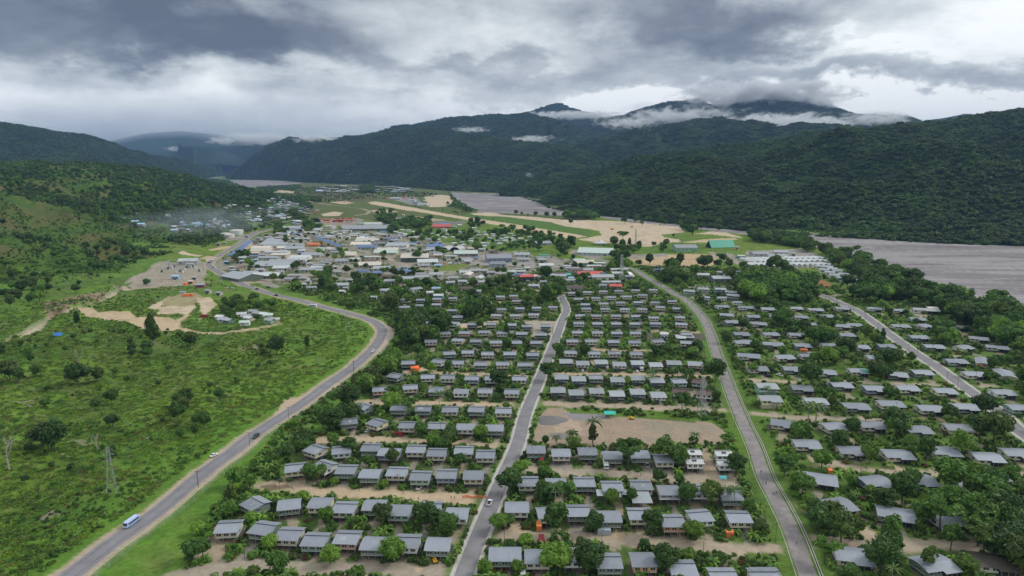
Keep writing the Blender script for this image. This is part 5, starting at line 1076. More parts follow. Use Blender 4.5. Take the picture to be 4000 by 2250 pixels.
# blue roofed terraces
def terrace(t_, xa, ya, xb, yb, n, lab, hh=6.0):
    a = flat(*tp(t_, xa, ya), hh + 1); b_ = flat(*tp(t_, xb, yb), hh + 1)
    d = b_ - a; L_t = d.length / n; yw = math.atan2(d.y, d.x)
    ps = []
    wm = mat('terrace_wall', (.60, .52, .36), .8, rand=.1); 
    un = cached(('tw', round(L_t, 1)), lambda: MB().box(-L_t / 2 + .15, L_t / 2 - .15, -4.2, 4.2, 0, hh).mesh('unit_wall', [wm]))
    rf = cached(('tr', round(L_t, 1)), lambda: MB().prism([(-5, hh + .003), (0, hh + 1.9), (5, hh + .003)], -L_t / 2 + .05, L_t / 2 - .05, 'x').mesh('unit_roof', [ROOFM['blue']]))
    wn = cached('tww', lambda: MB().box(-.7, .7, -.06, .06, -.5, .5).mesh('window', [GLASS]))
    dm_ = cached('tdm', lambda: MB().box(-.9, .9, -2.9, -1.6, hh + .6, hh + 1.7).mesh('dormer', [ROOFM['grey']]))
    for i in range(n):
        x = L_t * (i + .5) - d.length / 2
        ps += [('unit_wall', un, (x, 0, 0), 0), ('unit_roof', rf, (x, 0, 0), 0), ('dormer', dm_, (x, 0, 0), 0)]
        for z in (1.7, 4.4):
            for s_ in (-1, 1): ps.append(('window', wn, (x + s_ * L_t * .22, -4.24, z), 0))
    c = (a + b_) / 2
    BLD.append((c.x, c.y, d.length, 10, yw, min(tp(t_, xa, 0)[0], tp(t_, xb, 0)[0]), min(tp(t_, 0, ya)[1], tp(t_, 0, yb)[1]), max(tp(t_, xa, 0)[0], tp(t_, xb, 0)[0]), max(tp(t_, 0, ya)[1], tp(t_, 0, yb)[1])))
    assemble('terrace', ps, (c.x, c.y, 0), yw, lab, 'terrace house')
terrace('L', 318, 480, 562, 292, 9, 'terrace of cream units with dark blue roofs along the highway')
terrace('L', 1420, 245, 1735, 358, 9, 'terrace of cream units with dark blue roofs in the town centre')
# white fuel tanks
TANK = mat('tank_white', (.60, .585, .56), .6, var=.05)
for (xl, yt, xr, yb, hh, lb) in ((180, 192, 292, 240, 8, 'left small one of the three white round tanks'), (228, 206, 350, 256, 7.5, 'front one of the three white round tanks'), (290, 150, 455, 222, 12, 'largest of the three white round tanks')):
    x0, y0 = tp('L', xl, yt); x1, y1 = tp('L', xr, yb)
    p = flat((x0 + x1) / 2, y1, 0); _, _, dep = proj(p.x, p.y, 0); r_ = (x1 - x0) / FP * dep / 2; hh = (y1 - y0) / FP * dep * .82
    ps = [('shell', MB().tube((0, 0, 0), (0, 0, hh), r_, n=40).mesh('shell', [TANK])), ('top', MB().tube((0, 0, hh + .005), (0, 0, hh + 1.0), r_ * .99, r_ * .1, n=40).mesh('top', [mat('tank_top', (.62, .58, .54))]))]
    m = MB(); [m.box(-.5, .5, -.1, .1, 0, .15) for _ in range(0)]
    for i in range(14):
        a = -math.pi / 2 - .7 + i * .09; m.box(r_ * math.cos(a) * 1.03 - .3, r_ * math.cos(a) * 1.03 + .3, r_ * math.sin(a) * 1.03 - .3, r_ * math.sin(a) * 1.03 + .3, hh * (i + .4) / 14, hh * (i + .7) / 14)
    ps.append(('spiral_stair', m.mesh('spiral_stair', [POSTM])))
    BLD.append((p.x, p.y + r_, 2 * r_, 2 * r_, 0, x0, y0, x1, y1))
    assemble('storage_tank', ps, (p.x, p.y + r_, 0), 0, lb, 'tank', 'white storage tanks')
# white roofed barrack rows beside the river trees
k = 0
for (xa, ya, xb, yb, n, rowl) in ((455, 352, 1035, 352, 15, 'front'), (470, 330, 1010, 322, 14, 'second'), (430, 314, 985, 302, 14, 'third')):
    for i in range(n):
        t_ = i / (n - 1); p = flat(*tp('J', xa + (xb - xa) * t_, ya + (yb - ya) * t_), 4.0)
        ps = cached('barrack', lambda: [('wall', MB().box(-3.6, 3.6, -9, 9, 0, 3.0).mesh('wall', [wall_mat('w')])), ('roof', MB().prism([(-3.9, 2.9), (0, 4.2), (3.9, 2.9), (3.9, 3.05), (0, 4.4), (-3.9, 3.05)], -9.6, 9.6, 'y').mesh('roof', [ROOFM['white']])),
                                ('door', MB().box(-.6, .6, -9.08, -9.01, 0, 2.2).mesh('door', [GLASS]))])
        assemble('barrack', ps, (p.x, p.y, 0), R(28), 'white roofed barrack, %s from left in the %s row by the river' % (ORD[i], rowl), 'barrack', 'white barracks beside the river trees')
        BLD.append((p.x, p.y, 8, 19, R(28), *(tp('J', xa + (xb - xa) * t_ - 25, ya - 10)), *(tp('J', xa + (xb - xa) * t_ + 25, ya + 10))))
for i, (x_, y_) in enumerate([(1000, 372), (1060, 376), (1030, 398), (1095, 390), (1075, 418), (1135, 405), (1110, 440), (1180, 432), (1165, 460), (1240, 460), (1215, 482), (1285, 480)]):
    p = flat(*tp('J', x_, y_), 4)
    ps = cached('unit', lambda: [('wall', MB().box(-5, 5, -4, 4, 0, 3.4).mesh('wall', [wall_mat('w')])), ('roof', MB().prism([(-4.6, 3.4), (0, 4.6), (4.6, 3.4), (4.6, 3.55), (0, 4.8), (-4.6, 3.55)], -5.6, 5.6, 'x').mesh('roof', [ROOFM['light']])), ('window', MB().box(-3, 3, -4.06, -4.01, 1.2, 2.3).mesh('window', [GLASS]))])
    assemble('house', ps, (p.x, p.y, 0), R(-30), 'light roofed house, %s from left in the slanting riverside row' % ORD[i], 'house', 'slanting row of houses by the river trees')
    BLD.append((p.x, p.y, 11, 9, 0, *tp('J', x_ - 30, y_ - 12), *tp('J', x_ + 30, y_ + 12)))
cen = [flat(*q_) for q_ in CENTRE]; got = []
rs_ = np.random.RandomState(77)
for i in range(2600):
    if len(got) >= 110: break
    x, y = rs_.uniform(min(q_.x for q_ in cen), max(q_.x for q_ in cen)), rs_.uniform(min(q_.y for q_ in cen), max(q_.y for q_ in cen))
    bx_, by_, _ = nproj(np.array([x]), np.array([y]))
    if not inpoly(bx_, by_, CENTRE)[0] or any(inpoly(bx_, by_, TP(t_, s_))[0] for t_, s_ in (('M', '590,725 960,665 1090,690 900,765 640,775'), ('M', '1280,575 1900,560 1900,730 1500,700 1250,650'), ('M', '2070,560 2280,640 2200,740 2060,700'))): continue
    if min(float(segdist(np.array([x]), np.array([y]), _p(gp(TP(t_, s_))))[0]) for (t_, s_, w_, k_) in LANES if t_ in 'LMH') < 8 or float(segdist(np.array([x]), np.array([y]), _p(RDG['HWY']))[0]) < 16: continue
    if any(abs(x - b[0]) < b[2] * .5 * abs(math.cos(b[4])) + b[3] * .5 * abs(math.sin(b[4])) + 6 and abs(y - b[1]) < b[3] * .5 * abs(math.cos(b[4])) + b[2] * .5 * abs(math.sin(b[4])) + 6 for b in BLD) or any(abs(x - h['x']) < 11 and abs(y - h['y']) < 10 for h in HOUSES): continue
    w = rs_.uniform(8, 22); d = rs_.uniform(6, 9); w = round(w); d = round(d); rk = ['grey', 'midgrey', 'light', 'cream', 'midgrey', 'blue', 'white', 'paleg', 'brown', 'midgrey'][rs_.randint(10)]; hh = float(rs_.choice([2.4, 2.8, 3.8]))
    px_, py_, dp_ = proj(x, y, hh)
    ps = cached(('fill', w, d, rk, hh), lambda: shed_parts(w, d, hh, rk, [LG, WH, TA][w % 3]))
    got.append(1); yw = R(rs_.choice([0, 4, 8, -12, 0, 82]))
    assemble('building', ps, (x, y, 0), yw, '%s roofed small building, %s of town centre, %s' % ({'grey': 'dark grey', 'midgrey': 'grey', 'light': 'light grey', 'paleg': 'pale green'}.get(rk, rk), ['far left', 'left', 'middle', 'right', 'far right'][max(0, min(4, int((px_ - 815) / 326)))], ['with cream walls', 'with white walls', 'with grey walls'][(w + 2) % 3 if False else {0: 2, 1: 1, 2: 0}[w % 3]] + (', back' if py_ < 950 else ', middle' if py_ < 1040 else ', front')), 'building', 'small buildings filling the town centre')
    BLD.append((x, y, w, d, yw, px_ - w * FP / dp_ / 2, py_ - 8, px_ + w * FP / dp_ / 2, py_ + 8))
# small houses north of the centre and village houses
SM = [('M', '890,200 950,180 765,240 960,270 1100,355 1195,310 1285,300 1370,295 1500,312 1540,340 1640,315 1720,350 1805,380 1630,370 1530,375 1390,320 1270,275 1135,220 985,395 1090,380 1000,425 880,405 685,310 790,300 680,360 690,395 1245,405 1300,405 1260,440 1455,410 1470,350 1620,345 1600,290 1830,330 230,240 145,265 265,290 380,265 510,280 600,290 60,180 10,165 -40,190 880,330 760,330 1180,260 1330,345 1420,375', 62, 22, 'house among trees by the airstrip', 'small houses among the trees beside the airstrip'),
      ('L', '1640,170 1700,195 1600,190 1560,215 1520,230 1940,200 2010,215 1980,235 2060,240 2110,235 2240,195 2290,205 2400,165 2450,180 2520,200 2560,150 2180,195', 62, 22, 'house behind the market', 'small houses behind the market'),
      ('Q', '2320,720 2360,738 2420,745 2250,765 2280,780 2020,770 2035,792 2240,820 2450,755 2470,800 2510,795 2090,800 2210,745', 66, 26, 'house of the bend village', 'small houses of the village inside the bend')]
for (t_, s_, wpx, hpx, lab, grp) in SM:
    for i, (x_, y_) in enumerate(sorted(TP(t_, s_))):
        sc_ = TILES[t_][2] / 2576
        w0 = wpx * sc_ * rnd.uniform(.8, 1.2)
        c, wm, dm = solve_box(x_ - w0 / 2, y_ - 4, x_ + w0 / 2, y_ + 4, 4)
        key = ('sm', i % 6)
        def mk(i=i):
            rk = ROOFM[['white', 'light', 'light', 'white', 'paleg', 'light'][i % 6]]
            return [('wall', MB().box(-4.2, 4.2, -3.4, 3.4, 0, 3.2).mesh('wall', [wall_mat('cwgcwm'[i % 6])])), ('roof', MB().prism([(-4.4, 3.2), (0, 4.6), (4.4, 3.2), (4.4, 3.35), (0, 4.8), (-4.4, 3.35)], -5, 5, 'x').mesh('roof', [rk])), ('window', MB().box(-2.6, -1, -3.46, -3.405, 1.3, 2.4).mesh('window', [GLASS]))]
        ps = cached(key, mk)
        s0 = min(max(wm / 10.5, .8), 1.7)
        assemble('house', ps, (c.x, c.y, zat(c.x, c.y)), R(rnd.choice([-25, -10, 0, 8, 20])), '%s roofed %s, %s' % (['white', 'light grey', 'grey', 'bright white', 'pale green', 'silver'][i % 6], lab, (ORD[i // 6] + ' from left')) , 'house', grp, (s0, s0, s0))
        BLD.append((c.x, c.y, 11 * s0, 9 * s0, 0, x_ - w0 / 2, y_ - 8, x_ + w0 / 2, y_ + 8))
# settlement shacks
SC = [(2100, 320, 170, 45, 26), (2050, 490, 140, 35, 20), (1750, 540, 120, 18, 14), (1350, 590, 100, 35, 18), (1180, 620, 90, 40, 12), (1040, 588, 110, 30, 12), (850, 625, 100, 50, 14), (680, 480, 70, 20, 7), (1500, 355, 120, 14, 9), (1680, 470, 90, 20, 6), (2400, 410, 90, 40, 8), (350, 592, 60, 15, 4), (230, 555, 40, 8, 2), (130, 512, 30, 8, 2), (880, 412, 30, 5, 2), (1900, 400, 200, 40, 14), (1950, 280, 60, 30, 6), (1240, 530, 30, 15, 3), (300, 455, 60, 10, 3), (2250, 560, 80, 20, 6)]
shack = {}
for i in range(5):
    rk = ROOFM[['light', 'white', 'light', 'skyblue', 'grey'][i]]
    shack[i] = [('wall', MB().box(-3, 3, -2.4, 2.4, 0, 2.6).mesh('wall', [mat('shack_board%d' % (i % 2), ((.16, .13, .10), (.30, .28, .24))[i % 2])])), ('roof', MB().prism([(-3.2, 2.6), (0, 3.7 if i % 2 else 3.1), (3.2, 2.6), (3.2, 2.72), (0, 3.85 if i % 2 else 3.25), (-3.2, 2.72)], -3.8, 3.8, 'x').mesh('roof', [rk]))]
for (cx_, cy_, sx_, sy_, n) in SC:
    for i in range(n):
        x_, y_ = tp('K', cx_ + max(-1.6, min(1.6, rnd.gauss(0, .6))) * sx_, cy_ + rnd.gauss(0, .6) * sy_)
        p = land(x_, y_)
        if p is None: continue
        s0 = rnd.uniform(.9, 1.7) * (1.25 if (p - CAMV).length > 1500 else 1)
        assemble('shack', shack[rnd.randrange(5)], (p.x, p.y, zat(p.x, p.y) - .3), R(rnd.uniform(-40, 40)), 'small metal roofed shack in the smoky settlement below the left hillside', 'shack', 'shacks of the settlement below the left hillside', (s0, s0, s0))
        BLD.append((p.x, p.y, 8, 7, 0, x_ - 6, y_ - 3, x_ + 6, y_ + 3))
# far town at the foot of the mountain
for i in range(85):
    if i < 45: x_, y_ = tp('N', rnd.uniform(620, 1030), rnd.uniform(222, 292))
    else: x_, y_ = tp('N', rnd.uniform(1080, 1600), rnd.uniform(222, 290))
    c, wm, dm = solve_box(x_ - 7, y_ - 2, x_ + 7, y_ + 2, 3)
    s0 = min(max(rnd.uniform(.8, 1.6) * wm / 8, 1.8), 5)
    assemble('far_building', shack[rnd.choice([0, 0, 1, 2, 3, 4])], (c.x, c.y, zat(c.x, c.y)), R(rnd.uniform(-15, 15)), 'tiny pale roofed building of the far town at the mountain foot', 'building', 'far buildings at the mountain foot', (s0 * 1.3, s0, s0 * .8))
# ------------------------------------------------------------------ plants
def leaf_mat(name, a, b_, warm=.25):
    m, nb, b = new_mat(name)
    oi = nb.n('ShaderNodeObjectInfo'); tcn = nb.n('ShaderNodeTexCoord'); g = nb.n('ShaderNodeNewGeometry')
    ns = nb.noise(tcn.outputs['Object'], .9, 3, .6); n2_ = nb.noise(g.outputs['Position'], .030 if 'grass' in name else .006 if 'far' in name else .012, 4, .55)
    f = nb.m('ADD', nb.m('MULTIPLY', oi.outputs['Random'], .65), nb.m('MULTIPLY', ns.outputs[0], .7)); f = nb.m('SUBTRACT', f, .22, clamp=True)
    c = nb.mix(f, a, b_)
    rn = nb.m('FRACT', nb.m('MULTIPLY', oi.outputs['Random'], 37.7))
    c = nb.mix(nb.m('MULTIPLY', nb.m('GREATER_THAN', rn, .80), warm), c, (.15, .13, .04))
    c = nb.mix(nb.m('MULTIPLY', nb.ramp(n2_.outputs[0], [(.50, (0, 0, 0)), (.62, (1, 1, 1))]), .45), c, (b_[0] * 1.35, b_[1] * 1.45, b_[2] * 1.2))
    nb.link(c, b.inputs['Base Color']); b.inputs['Roughness'].default_value = .6; b.inputs['Specular IOR Level'].default_value = .25
    tr = nb.n('ShaderNodeBsdfTranslucent'); nb.link(c, tr.inputs[0])
    mx = nb.n('ShaderNodeMixShader'); mx.inputs[0].default_value = .16
    out = [n for n in m.node_tree.nodes if n.type == 'OUTPUT_MATERIAL'][0]
    nb.link(b.outputs[0], mx.inputs[1]); nb.link(tr.outputs[0], mx.inputs[2]); nb.link(mx.outputs[0], out.inputs[0])
    return m
LF_D = leaf_mat('leaf_dark', (.032, .072, .018), (.070, .140, .028)); LF_M = leaf_mat('leaf_mid', (.050, .115, .022), (.110, .210, .034)); LF_B = leaf_mat('leaf_bright', (.090, .180, .025), (.17, .30, .04), .1)
LF_F = leaf_mat('leaf_far', (.016, .038, .013), (.078, .150, .030), .2); LF_R = leaf_mat('leaf_red', (.11, .05, .03), (.14, .10, .03), .1)
BARK = mat('bark', (.10, .085, .07), .9); BARKP = mat('pale_bark', (.36, .33, .29), .9)
_ico = None
def ico():
    global _ico
    if _ico is None:
        bm = bmesh.new(); bmesh.ops.create_icosphere(bm, subdivisions=1, radius=1)
        _ico = (np.array([v.co[:] for v in bm.verts]), np.array([[v.index for v in f.verts] for f in bm.faces])); bm.free()
    return _ico
def rand_dirs(rs, n, up=0.0):
    v = rs.normal(size=(n, 3)); v[:, 2] += up; return v / np.linalg.norm(v, axis=1)[:, None]
def leaves(rs, C, Nn, size, asp=.6):
    n = len(C); t = np.cross(Nn, rand_dirs(rs, n)); t /= np.maximum(np.linalg.norm(t, axis=1), 1e-6)[:, None]; b_ = np.cross(Nn, t)
    s = (size * rs.uniform(.6, 1.4, n))[:, None]
    return np.stack([C - t * s - b_ * s * asp, C + t * s - b_ * s * asp * .4, C + t * s * .8 + b_ * s * asp, C - t * s * .7 + b_ * s * asp * .8], 1).reshape(-1, 3)
def crown_data(seed, n_cl, n_lf, rx, hz, zc, cr=(.13, .22), lsz=.045, flat_=1.0, core=True, taper=0.0):
    rs = np.random.RandomState(seed)
    d = rand_dirs(rs, n_cl, .25); r = rs.uniform(.35, 1, n_cl) ** .6
    C = np.stack([d[:, 0] * rx * r, d[:, 1] * rx * r, zc + d[:, 2] * hz * r], 1)
    if taper: k = 1 - taper * np.clip((C[:, 2] - (zc - hz)) / (2 * hz), 0, 1); C[:, 0] *= k; C[:, 1] *= k
    R_ = rs.uniform(cr[0], cr[1], n_cl)
    li = rs.randint(0, n_cl, n_lf); dd = rand_dirs(rs, n_lf, .35)
    rr_ = R_[li] * rs.uniform(.75, 1.15, n_lf)
    P_ = C[li] + dd * rr_[:, None] * np.array([1, 1, flat_]); Nn = dd * .5 + rand_dirs(rs, n_lf, .5) * .8; Nn /= np.linalg.norm(Nn, axis=1)[:, None]
    V = leaves(rs, P_, Nn, lsz); F = np.arange(len(V)).reshape(-1, 4).tolist(); V = [V]; n0 = len(F) * 4
    if core:
        iv, if_ = ico()
        for c, r_ in zip(C, R_):
            V.append(c + iv * r_ * .82 * np.array([1, 1, flat_]) * rs.uniform(.85, 1.15, (len(iv), 1))); F += (if_ + n0).tolist(); n0 += len(iv)
    return np.concatenate(V), F, C
H0 = 10.0
def tree_proto(seed, matl, bark=BARK, **kw):
    V, F, C = crown_data(seed, **kw)
    cm = mk_mesh('crown', (V * H0).tolist(), F, [matl])
    m = MB(); rs = np.random.RandomState(seed + 500); zt = (kw['zc'] - kw['hz'] * .2) * H0
    lean = Vector((rs.uniform(-.4, .4), rs.uniform(-.4, .4), 0))
    m.tube((0, 0, -.3), tuple(lean * .5 + Vector((0, 0, zt * .6))), .26, .18, 6); m.tube(tuple(lean * .5 + Vector((0, 0, zt * .6))), tuple(lean + Vector((0, 0, zt * 1.1))), .18, .08, 6)
    for i in rs.choice(len(C), min(7, len(C)), False):
        e = C[i] * H0; m.tube(tuple(lean * .5 + Vector((0, 0, zt * rs.uniform(.55, .9)))), tuple(e), .10, .03, 5)
    tm = m.mesh('trunk', [bark])
    return cm, tm
def frond_proto(seed, n, L_, droop, w, zb, matl, trunk_r=.12, up=.5, bark=BARKP, seg=5):
    rs = np.random.RandomState(seed); V = []; F = []
    for i in range(n):
        a = 2 * math.pi * i / n * 1.618 * 2 + rs.uniform(-.2, .2); u0 = up * rs.uniform(.2, 1.4); l = L_ * rs.uniform(.8, 1.1); p = np.array([0, 0, zb]); pr = None
        for k in range(seg + 1):
            t = k / seg; el_ = u0 - droop * t * t * 1.2; rad = l * t
            q_ = np.array([math.cos(a) * rad * math.cos(el_ * .6), math.sin(a) * rad * math.cos(el_ * .6), zb + rad * math.sin(el_)])
            ww = w * math.sin(math.pi * min(.97, t * .85 + .12)) ; s = np.array([-math.sin(a), math.cos(a), 0]) * ww; dn = np.array([0, 0, -ww * .45])
            V += [q_ - s + dn, q_, q_ + s + dn]
            if k: n0 = len(V) - 6; F += [(n0, n0 + 1, n0 + 4, n0 + 3), (n0 + 1, n0 + 2, n0 + 5, n0 + 4)]
    cm = mk_mesh('crown', [tuple(v) for v in V], F, [matl])
    m = MB(); m.tube((0, 0, -.3), (trunk_r * 1.5, 0, zb * .5), trunk_r * 1.3, trunk_r, 6); m.tube((trunk_r * 1.5, 0, zb * .5), (0, 0, zb), trunk_r, trunk_r * .8, 6)
    return cm, m.mesh('trunk', [bark])
def bare_proto(seed):
    rs = np.random.RandomState(seed); m = MB()
    def br(p, d, l, r, lv):
        q_ = p + d * l; m.tube(tuple(p), tuple(q_), r, r * .65, 5)
        if lv == 0: return
        for i in range(3 if lv > 1 else 2):
            nd = (d + Vector(rs.normal(size=3) * .42)).normalized(); nd.z = abs(nd.z) * .8 + .15
            br(q_ if i else p + d * l * .75, nd.normalized(), l * rs.uniform(.5, .72), r * .55, lv - 1)
    br(Vector((0, 0, -.2)), Vector((.05, 0, 1)), 4.2, .24, 4)
    tw = m.mesh('trunk', [BARKP])
    V, F, C = crown_data(seed, 8, 60, .25, .22, .72, cr=(.05, .1), lsz=.02, core=False)
    return mk_mesh('crown', (V * H0).tolist(), F, [LF_M]), tw
PRO = {
 'b0': tree_proto(1, LF_D, n_cl=26, n_lf=1500, rx=.34, hz=.26, zc=.64), 'b1': tree_proto(2, LF_D, n_cl=30, n_lf=1600, rx=.40, hz=.20, zc=.66, cr=(.10, .18)), 'b2': tree_proto(3, LF_M, n_cl=24, n_lf=1400, rx=.32, hz=.28, zc=.62),
 'b3': tree_proto(4, LF_M, n_cl=20, n_lf=1200, rx=.46, hz=.13, zc=.76, cr=(.08, .15), flat_=.55), 'b4': tree_proto(5, LF_B, n_cl=22, n_lf=1300, rx=.36, hz=.26, zc=.60), 'b5': tree_proto(6, LF_D, n_cl=28, n_lf=1500, rx=.22, hz=.36, zc=.60, cr=(.09, .15)),
 'b6': tree_proto(7, LF_M, n_cl=14, n_lf=700, rx=.30, hz=.30, zc=.66, cr=(.07, .13), core=False), 't0': tree_proto(8, LF_D, n_cl=34, n_lf=1300, rx=.20, hz=.44, zc=.54, cr=(.05, .10), taper=.75, bark=BARKP), 
 'p0': frond_proto(9, 18, 3.9, .62, .30, 8.4, LF_D, up=.6), 'p1': frond_proto(10, 18, 4.0, .65, .36, 6.3, LF_D, .2, up=.7), 'n0': frond_proto(11, 9, 3.4, 1.1, .5, 1.6, LF_B, .2, 1.2, BARK), 'n1': frond_proto(12, 8, 3.0, 1.3, .55, 2.0, LF_M, .2, 1.1, BARK),
 'x0': bare_proto(13), 'x1': bare_proto(14)}
def shrub_proto(seed, matl, n_cl=9, n_lf=420, rx=.5, hz=.22, zc=.25, **k):
    V, F, C = crown_data(seed, n_cl, n_lf, rx, hz, zc, cr=(.14, .26), lsz=.06, **k)
    return mk_mesh('shrub', (V * 3).tolist(), F, [matl])
SHR = [shrub_proto(21, LF_D), shrub_proto(22, LF_M), shrub_proto(23, LF_B), shrub_proto(24, LF_M, hz=.35, zc=.38, rx=.34), shrub_proto(25, LF_R, n_lf=300), PRO['n0'][0], PRO['n1'][0]]
def far_proto(seed, matl, n=1, wide=8.0):
    rs = np.random.RandomState(seed); Vs = []; Fs = []; n0 = 0
    for i in range(n):
        ox, oy = (rs.uniform(-wide, wide, 2) if n > 1 else (0, 0)); s = rs.uniform(.75, 1.25) * H0
        V, F, C = crown_data(seed * 10 + i, 7, 110 if n == 1 else 70, .40, .20, .62, cr=(.16, .26), lsz=.085)
        V = V * s; V[:, 0] += ox; V[:, 1] += oy; Vs.append(V); Fs += [tuple(k + n0 for k in f) for f in F]; n0 += len(V)
    return mk_mesh('canopy', np.concatenate(Vs).tolist(), Fs, [matl])
FARP = [far_proto(31, LF_F), far_proto(32, LF_F), far_proto(33, LF_F), far_proto(34, LF_D)]
CLUMP = [far_proto(41, LF_F, 7, 13), far_proto(42, LF_F, 7, 13), far_proto(43, LF_F, 7, 13)]
def grass_proto(seed, matl):
    rs = np.random.RandomState(seed); n = 70
    P_ = np.stack([rs.normal(0, .5, n), rs.normal(0, .5, n), rs.uniform(.0, .35, n)], 1); Nn = rand_dirs(rs, n, .6)
    V = leaves(rs, P_, Nn, .22, .5); return mk_mesh('grass_tuft', V.tolist(), np.arange(len(V)).reshape(-1, 4).tolist(), [matl])
LF_G = leaf_mat('leaf_grass', (.11, .21, .026), (.19, .29, .036), .8)
GRS = [grass_proto(51, LF_G), grass_proto(52, LF_G), grass_proto(53, LF_M)]
def proto_coll(name, meshes):
    c = bpy.data.collections.new(name)
    for i, me in enumerate(meshes):
        o = bpy.data.objects.new('%s_%02d' % (name, i), me); c.objects.link(o)
    return c
def join2(a, b_):
    bm = bmesh.new(); bm.from_mesh(a); k = len(bm.faces); bm.from_mesh(b_); bm.faces.ensure_lookup_table()
    for f in bm.faces[k:]: f.material_index = 1
    me = bpy.data.meshes.new('tree'); bm.to_mesh(me); bm.free(); me.materials.append(a.materials[0]); me.materials.append(b_.materials[0]); return me
KEYS = list(PRO.keys())
C_TREE = proto_coll('tree_kinds', [join2(*PRO[k]) for k in KEYS]); C_SHR = proto_coll('shrub_kinds', SHR); C_FAR = proto_coll('canopy_kinds', FARP); C_CL = proto_coll('clump_kinds', CLUMP); C_GR = proto_coll('grass_kinds', GRS)
def scatter(name, label, P_, sc, var, coll, rz=None):
    n = len(P_)
    if n == 0: return
    me = bpy.data.meshes.new(name); me.vertices.add(n); me.vertices.foreach_set('co', np.asarray(P_, float).ravel())
    sc = np.asarray(sc, float); sc3 = np.stack([sc] * 3, -1) if sc.ndim == 1 else sc
    a = me.attributes.new('sc', 'FLOAT_VECTOR', 'POINT'); a.data.foreach_set('vector', sc3.ravel())
    rz = RS.uniform(0, 6.28, n) if rz is None else rz
    rv = np.stack([RS.normal(0, .05, n), RS.normal(0, .05, n), rz], -1)
    a = me.attributes.new('rot', 'FLOAT_VECTOR', 'POINT'); a.data.foreach_set('vector', rv.ravel())
    a = me.attributes.new('var', 'INT', 'POINT'); a.data.foreach_set('value', np.asarray(var, np.int32))
    o = link(name, me); tag(o, label, None, None, 'stuff')
    ng = bpy.data.node_groups.new('scatter_' + name, 'GeometryNodeTree')
    ng.interface.new_socket('Geometry', in_out='INPUT', socket_type='NodeSocketGeometry'); ng.interface.new_socket('Geometry', in_out='OUTPUT', socket_type='NodeSocketGeometry')
    gi = ng.nodes.new('NodeGroupInput'); go = ng.nodes.new('NodeGroupOutput'); ip = ng.nodes.new('GeometryNodeInstanceOnPoints'); ci = ng.nodes.new('GeometryNodeCollectionInfo')
    ci.inputs['Collection'].default_value = coll; ci.inputs['Separate Children'].default_value = True; ci.inputs['Reset Children'].default_value = True
    def at(nm, ty):
        q_ = ng.nodes.new('GeometryNodeInputNamedAttribute'); q_.data_type = ty; q_.inputs['Name'].default_value = nm; return q_.outputs['Attribute']
    L = ng.links.new
    L(gi.outputs[0], ip.inputs['Points']); L(ci.outputs[0], ip.inputs['Instance']); ip.inputs['Pick Instance'].default_value = True
    L(at('var', 'INT'), ip.inputs['Instance Index']); L(at('sc', 'FLOAT_VECTOR'), ip.inputs['Scale'])
    er = ng.nodes.new('FunctionNodeEulerToRotation'); L(at('rot', 'FLOAT_VECTOR'), er.inputs[0]); L(er.outputs[0], ip.inputs['Rotation'])
    L(ip.outputs[0], go.inputs[0])
    md = o.modifiers.new('scatter', 'NODES'); md.node_group = ng
    return o
# ---- forest on the hills
def sample_hill(V, F, T, spacing, tmin=0.0, tmax=1.06, dens=None, seed=0):
    rs = np.random.RandomState(100 + seed)
    a, b_, c, d = (V[F[:, k]] for k in range(4))
    ar = .5 * np.linalg.norm(np.cross(c - a, d - b_), axis=1)
    ctr = (a + b_ + c + d) / 4
    sx, sy, dp = nproj(ctr[:, 0], ctr[:, 1], ctr[:, 2])
    ok = (T >= tmin) & (T <= tmax) & (sx > -350) & (sx < 4350) & (sy > -100) & (sy < 2350)
    lam = ar / spacing ** 2 * ok
    if dens is not None: lam = lam * dens(ctr)
    n = rs.poisson(lam); fi = np.repeat(np.arange(len(F)), n)
    u, v = rs.uniform(0, 1, (2, len(fi), 1))
    P_ = (a[fi] * (1 - u) + b_[fi] * u) * (1 - v) + (d[fi] * (1 - u) + c[fi] * u) * v
    return P_, rs
NT = 0
HSP = {'long forested hill rising behind the river on the right': (8.0, 0, 1.06), 'dark forested hill behind the middle of the town': (11.5, 0, 1.04), 'dark forested mountain behind the green slope on the left': (11.5, .05, 1.04)}
for i, (lab, (V, F, T)) in enumerate(HILLS.items()):
    if lab.startswith('green grassy'): continue
    if lab in HSP:
        sp, a, b_ = HSP[lab]; P_, rs = sample_hill(V, F, T, sp, a, b_, seed=i)
        sc = rs.uniform(.75, 1.35, len(P_)) * (1.0 if sp < 9 else 1.35); sc *= 1 + .5 * (rs.uniform(0, 1, len(P_)) > .96)
        P_[:, 2] -= 3.0 * sc
        scatter('forest', 'forest canopy on the ' + lab.replace(' rising', ''), P_, sc, rs.choice([0, 1, 2, 3], len(P_), p=[.28, .27, .27, .18]), C_FAR)
    elif 'faint' in lab or 'far down' in lab or 'far right' in lab: continue
    else:
        P_, rs = sample_hill(V, F, T, 27, .1, 1.04, seed=i); sc = rs.uniform(.9, 1.4, len(P_)); P_[:, 2] -= 4
        scatter('forest', 'forest canopy on the ' + lab, P_, sc, rs.choice([0, 1, 2], len(P_)), C_CL)
    NT += len(P_)
V, F, T = HILLS['green grassy and forested hillside on the left']
def dens_left(c):
    n_ = fbm(c[:, 0], c[:, 1], 160, 4, 61); sx, sy, dp = nproj(c[:, 0], c[:, 1], c[:, 2])
    up = np.clip((905 - sy) / 150, 0, 1); rightp = np.clip((sx - 350) / 350, 0, 1)
    return np.clip((n_ - .54 + up * .13 + rightp * up * .2) * 6, .035, 1)
P_, rs = sample_hill(V, F, T, 7.0, .02, 1.04, dens_left, 77)
sc = rs.uniform(.45, 1.0, len(P_)); P_[:, 2] -= 1.2 * sc
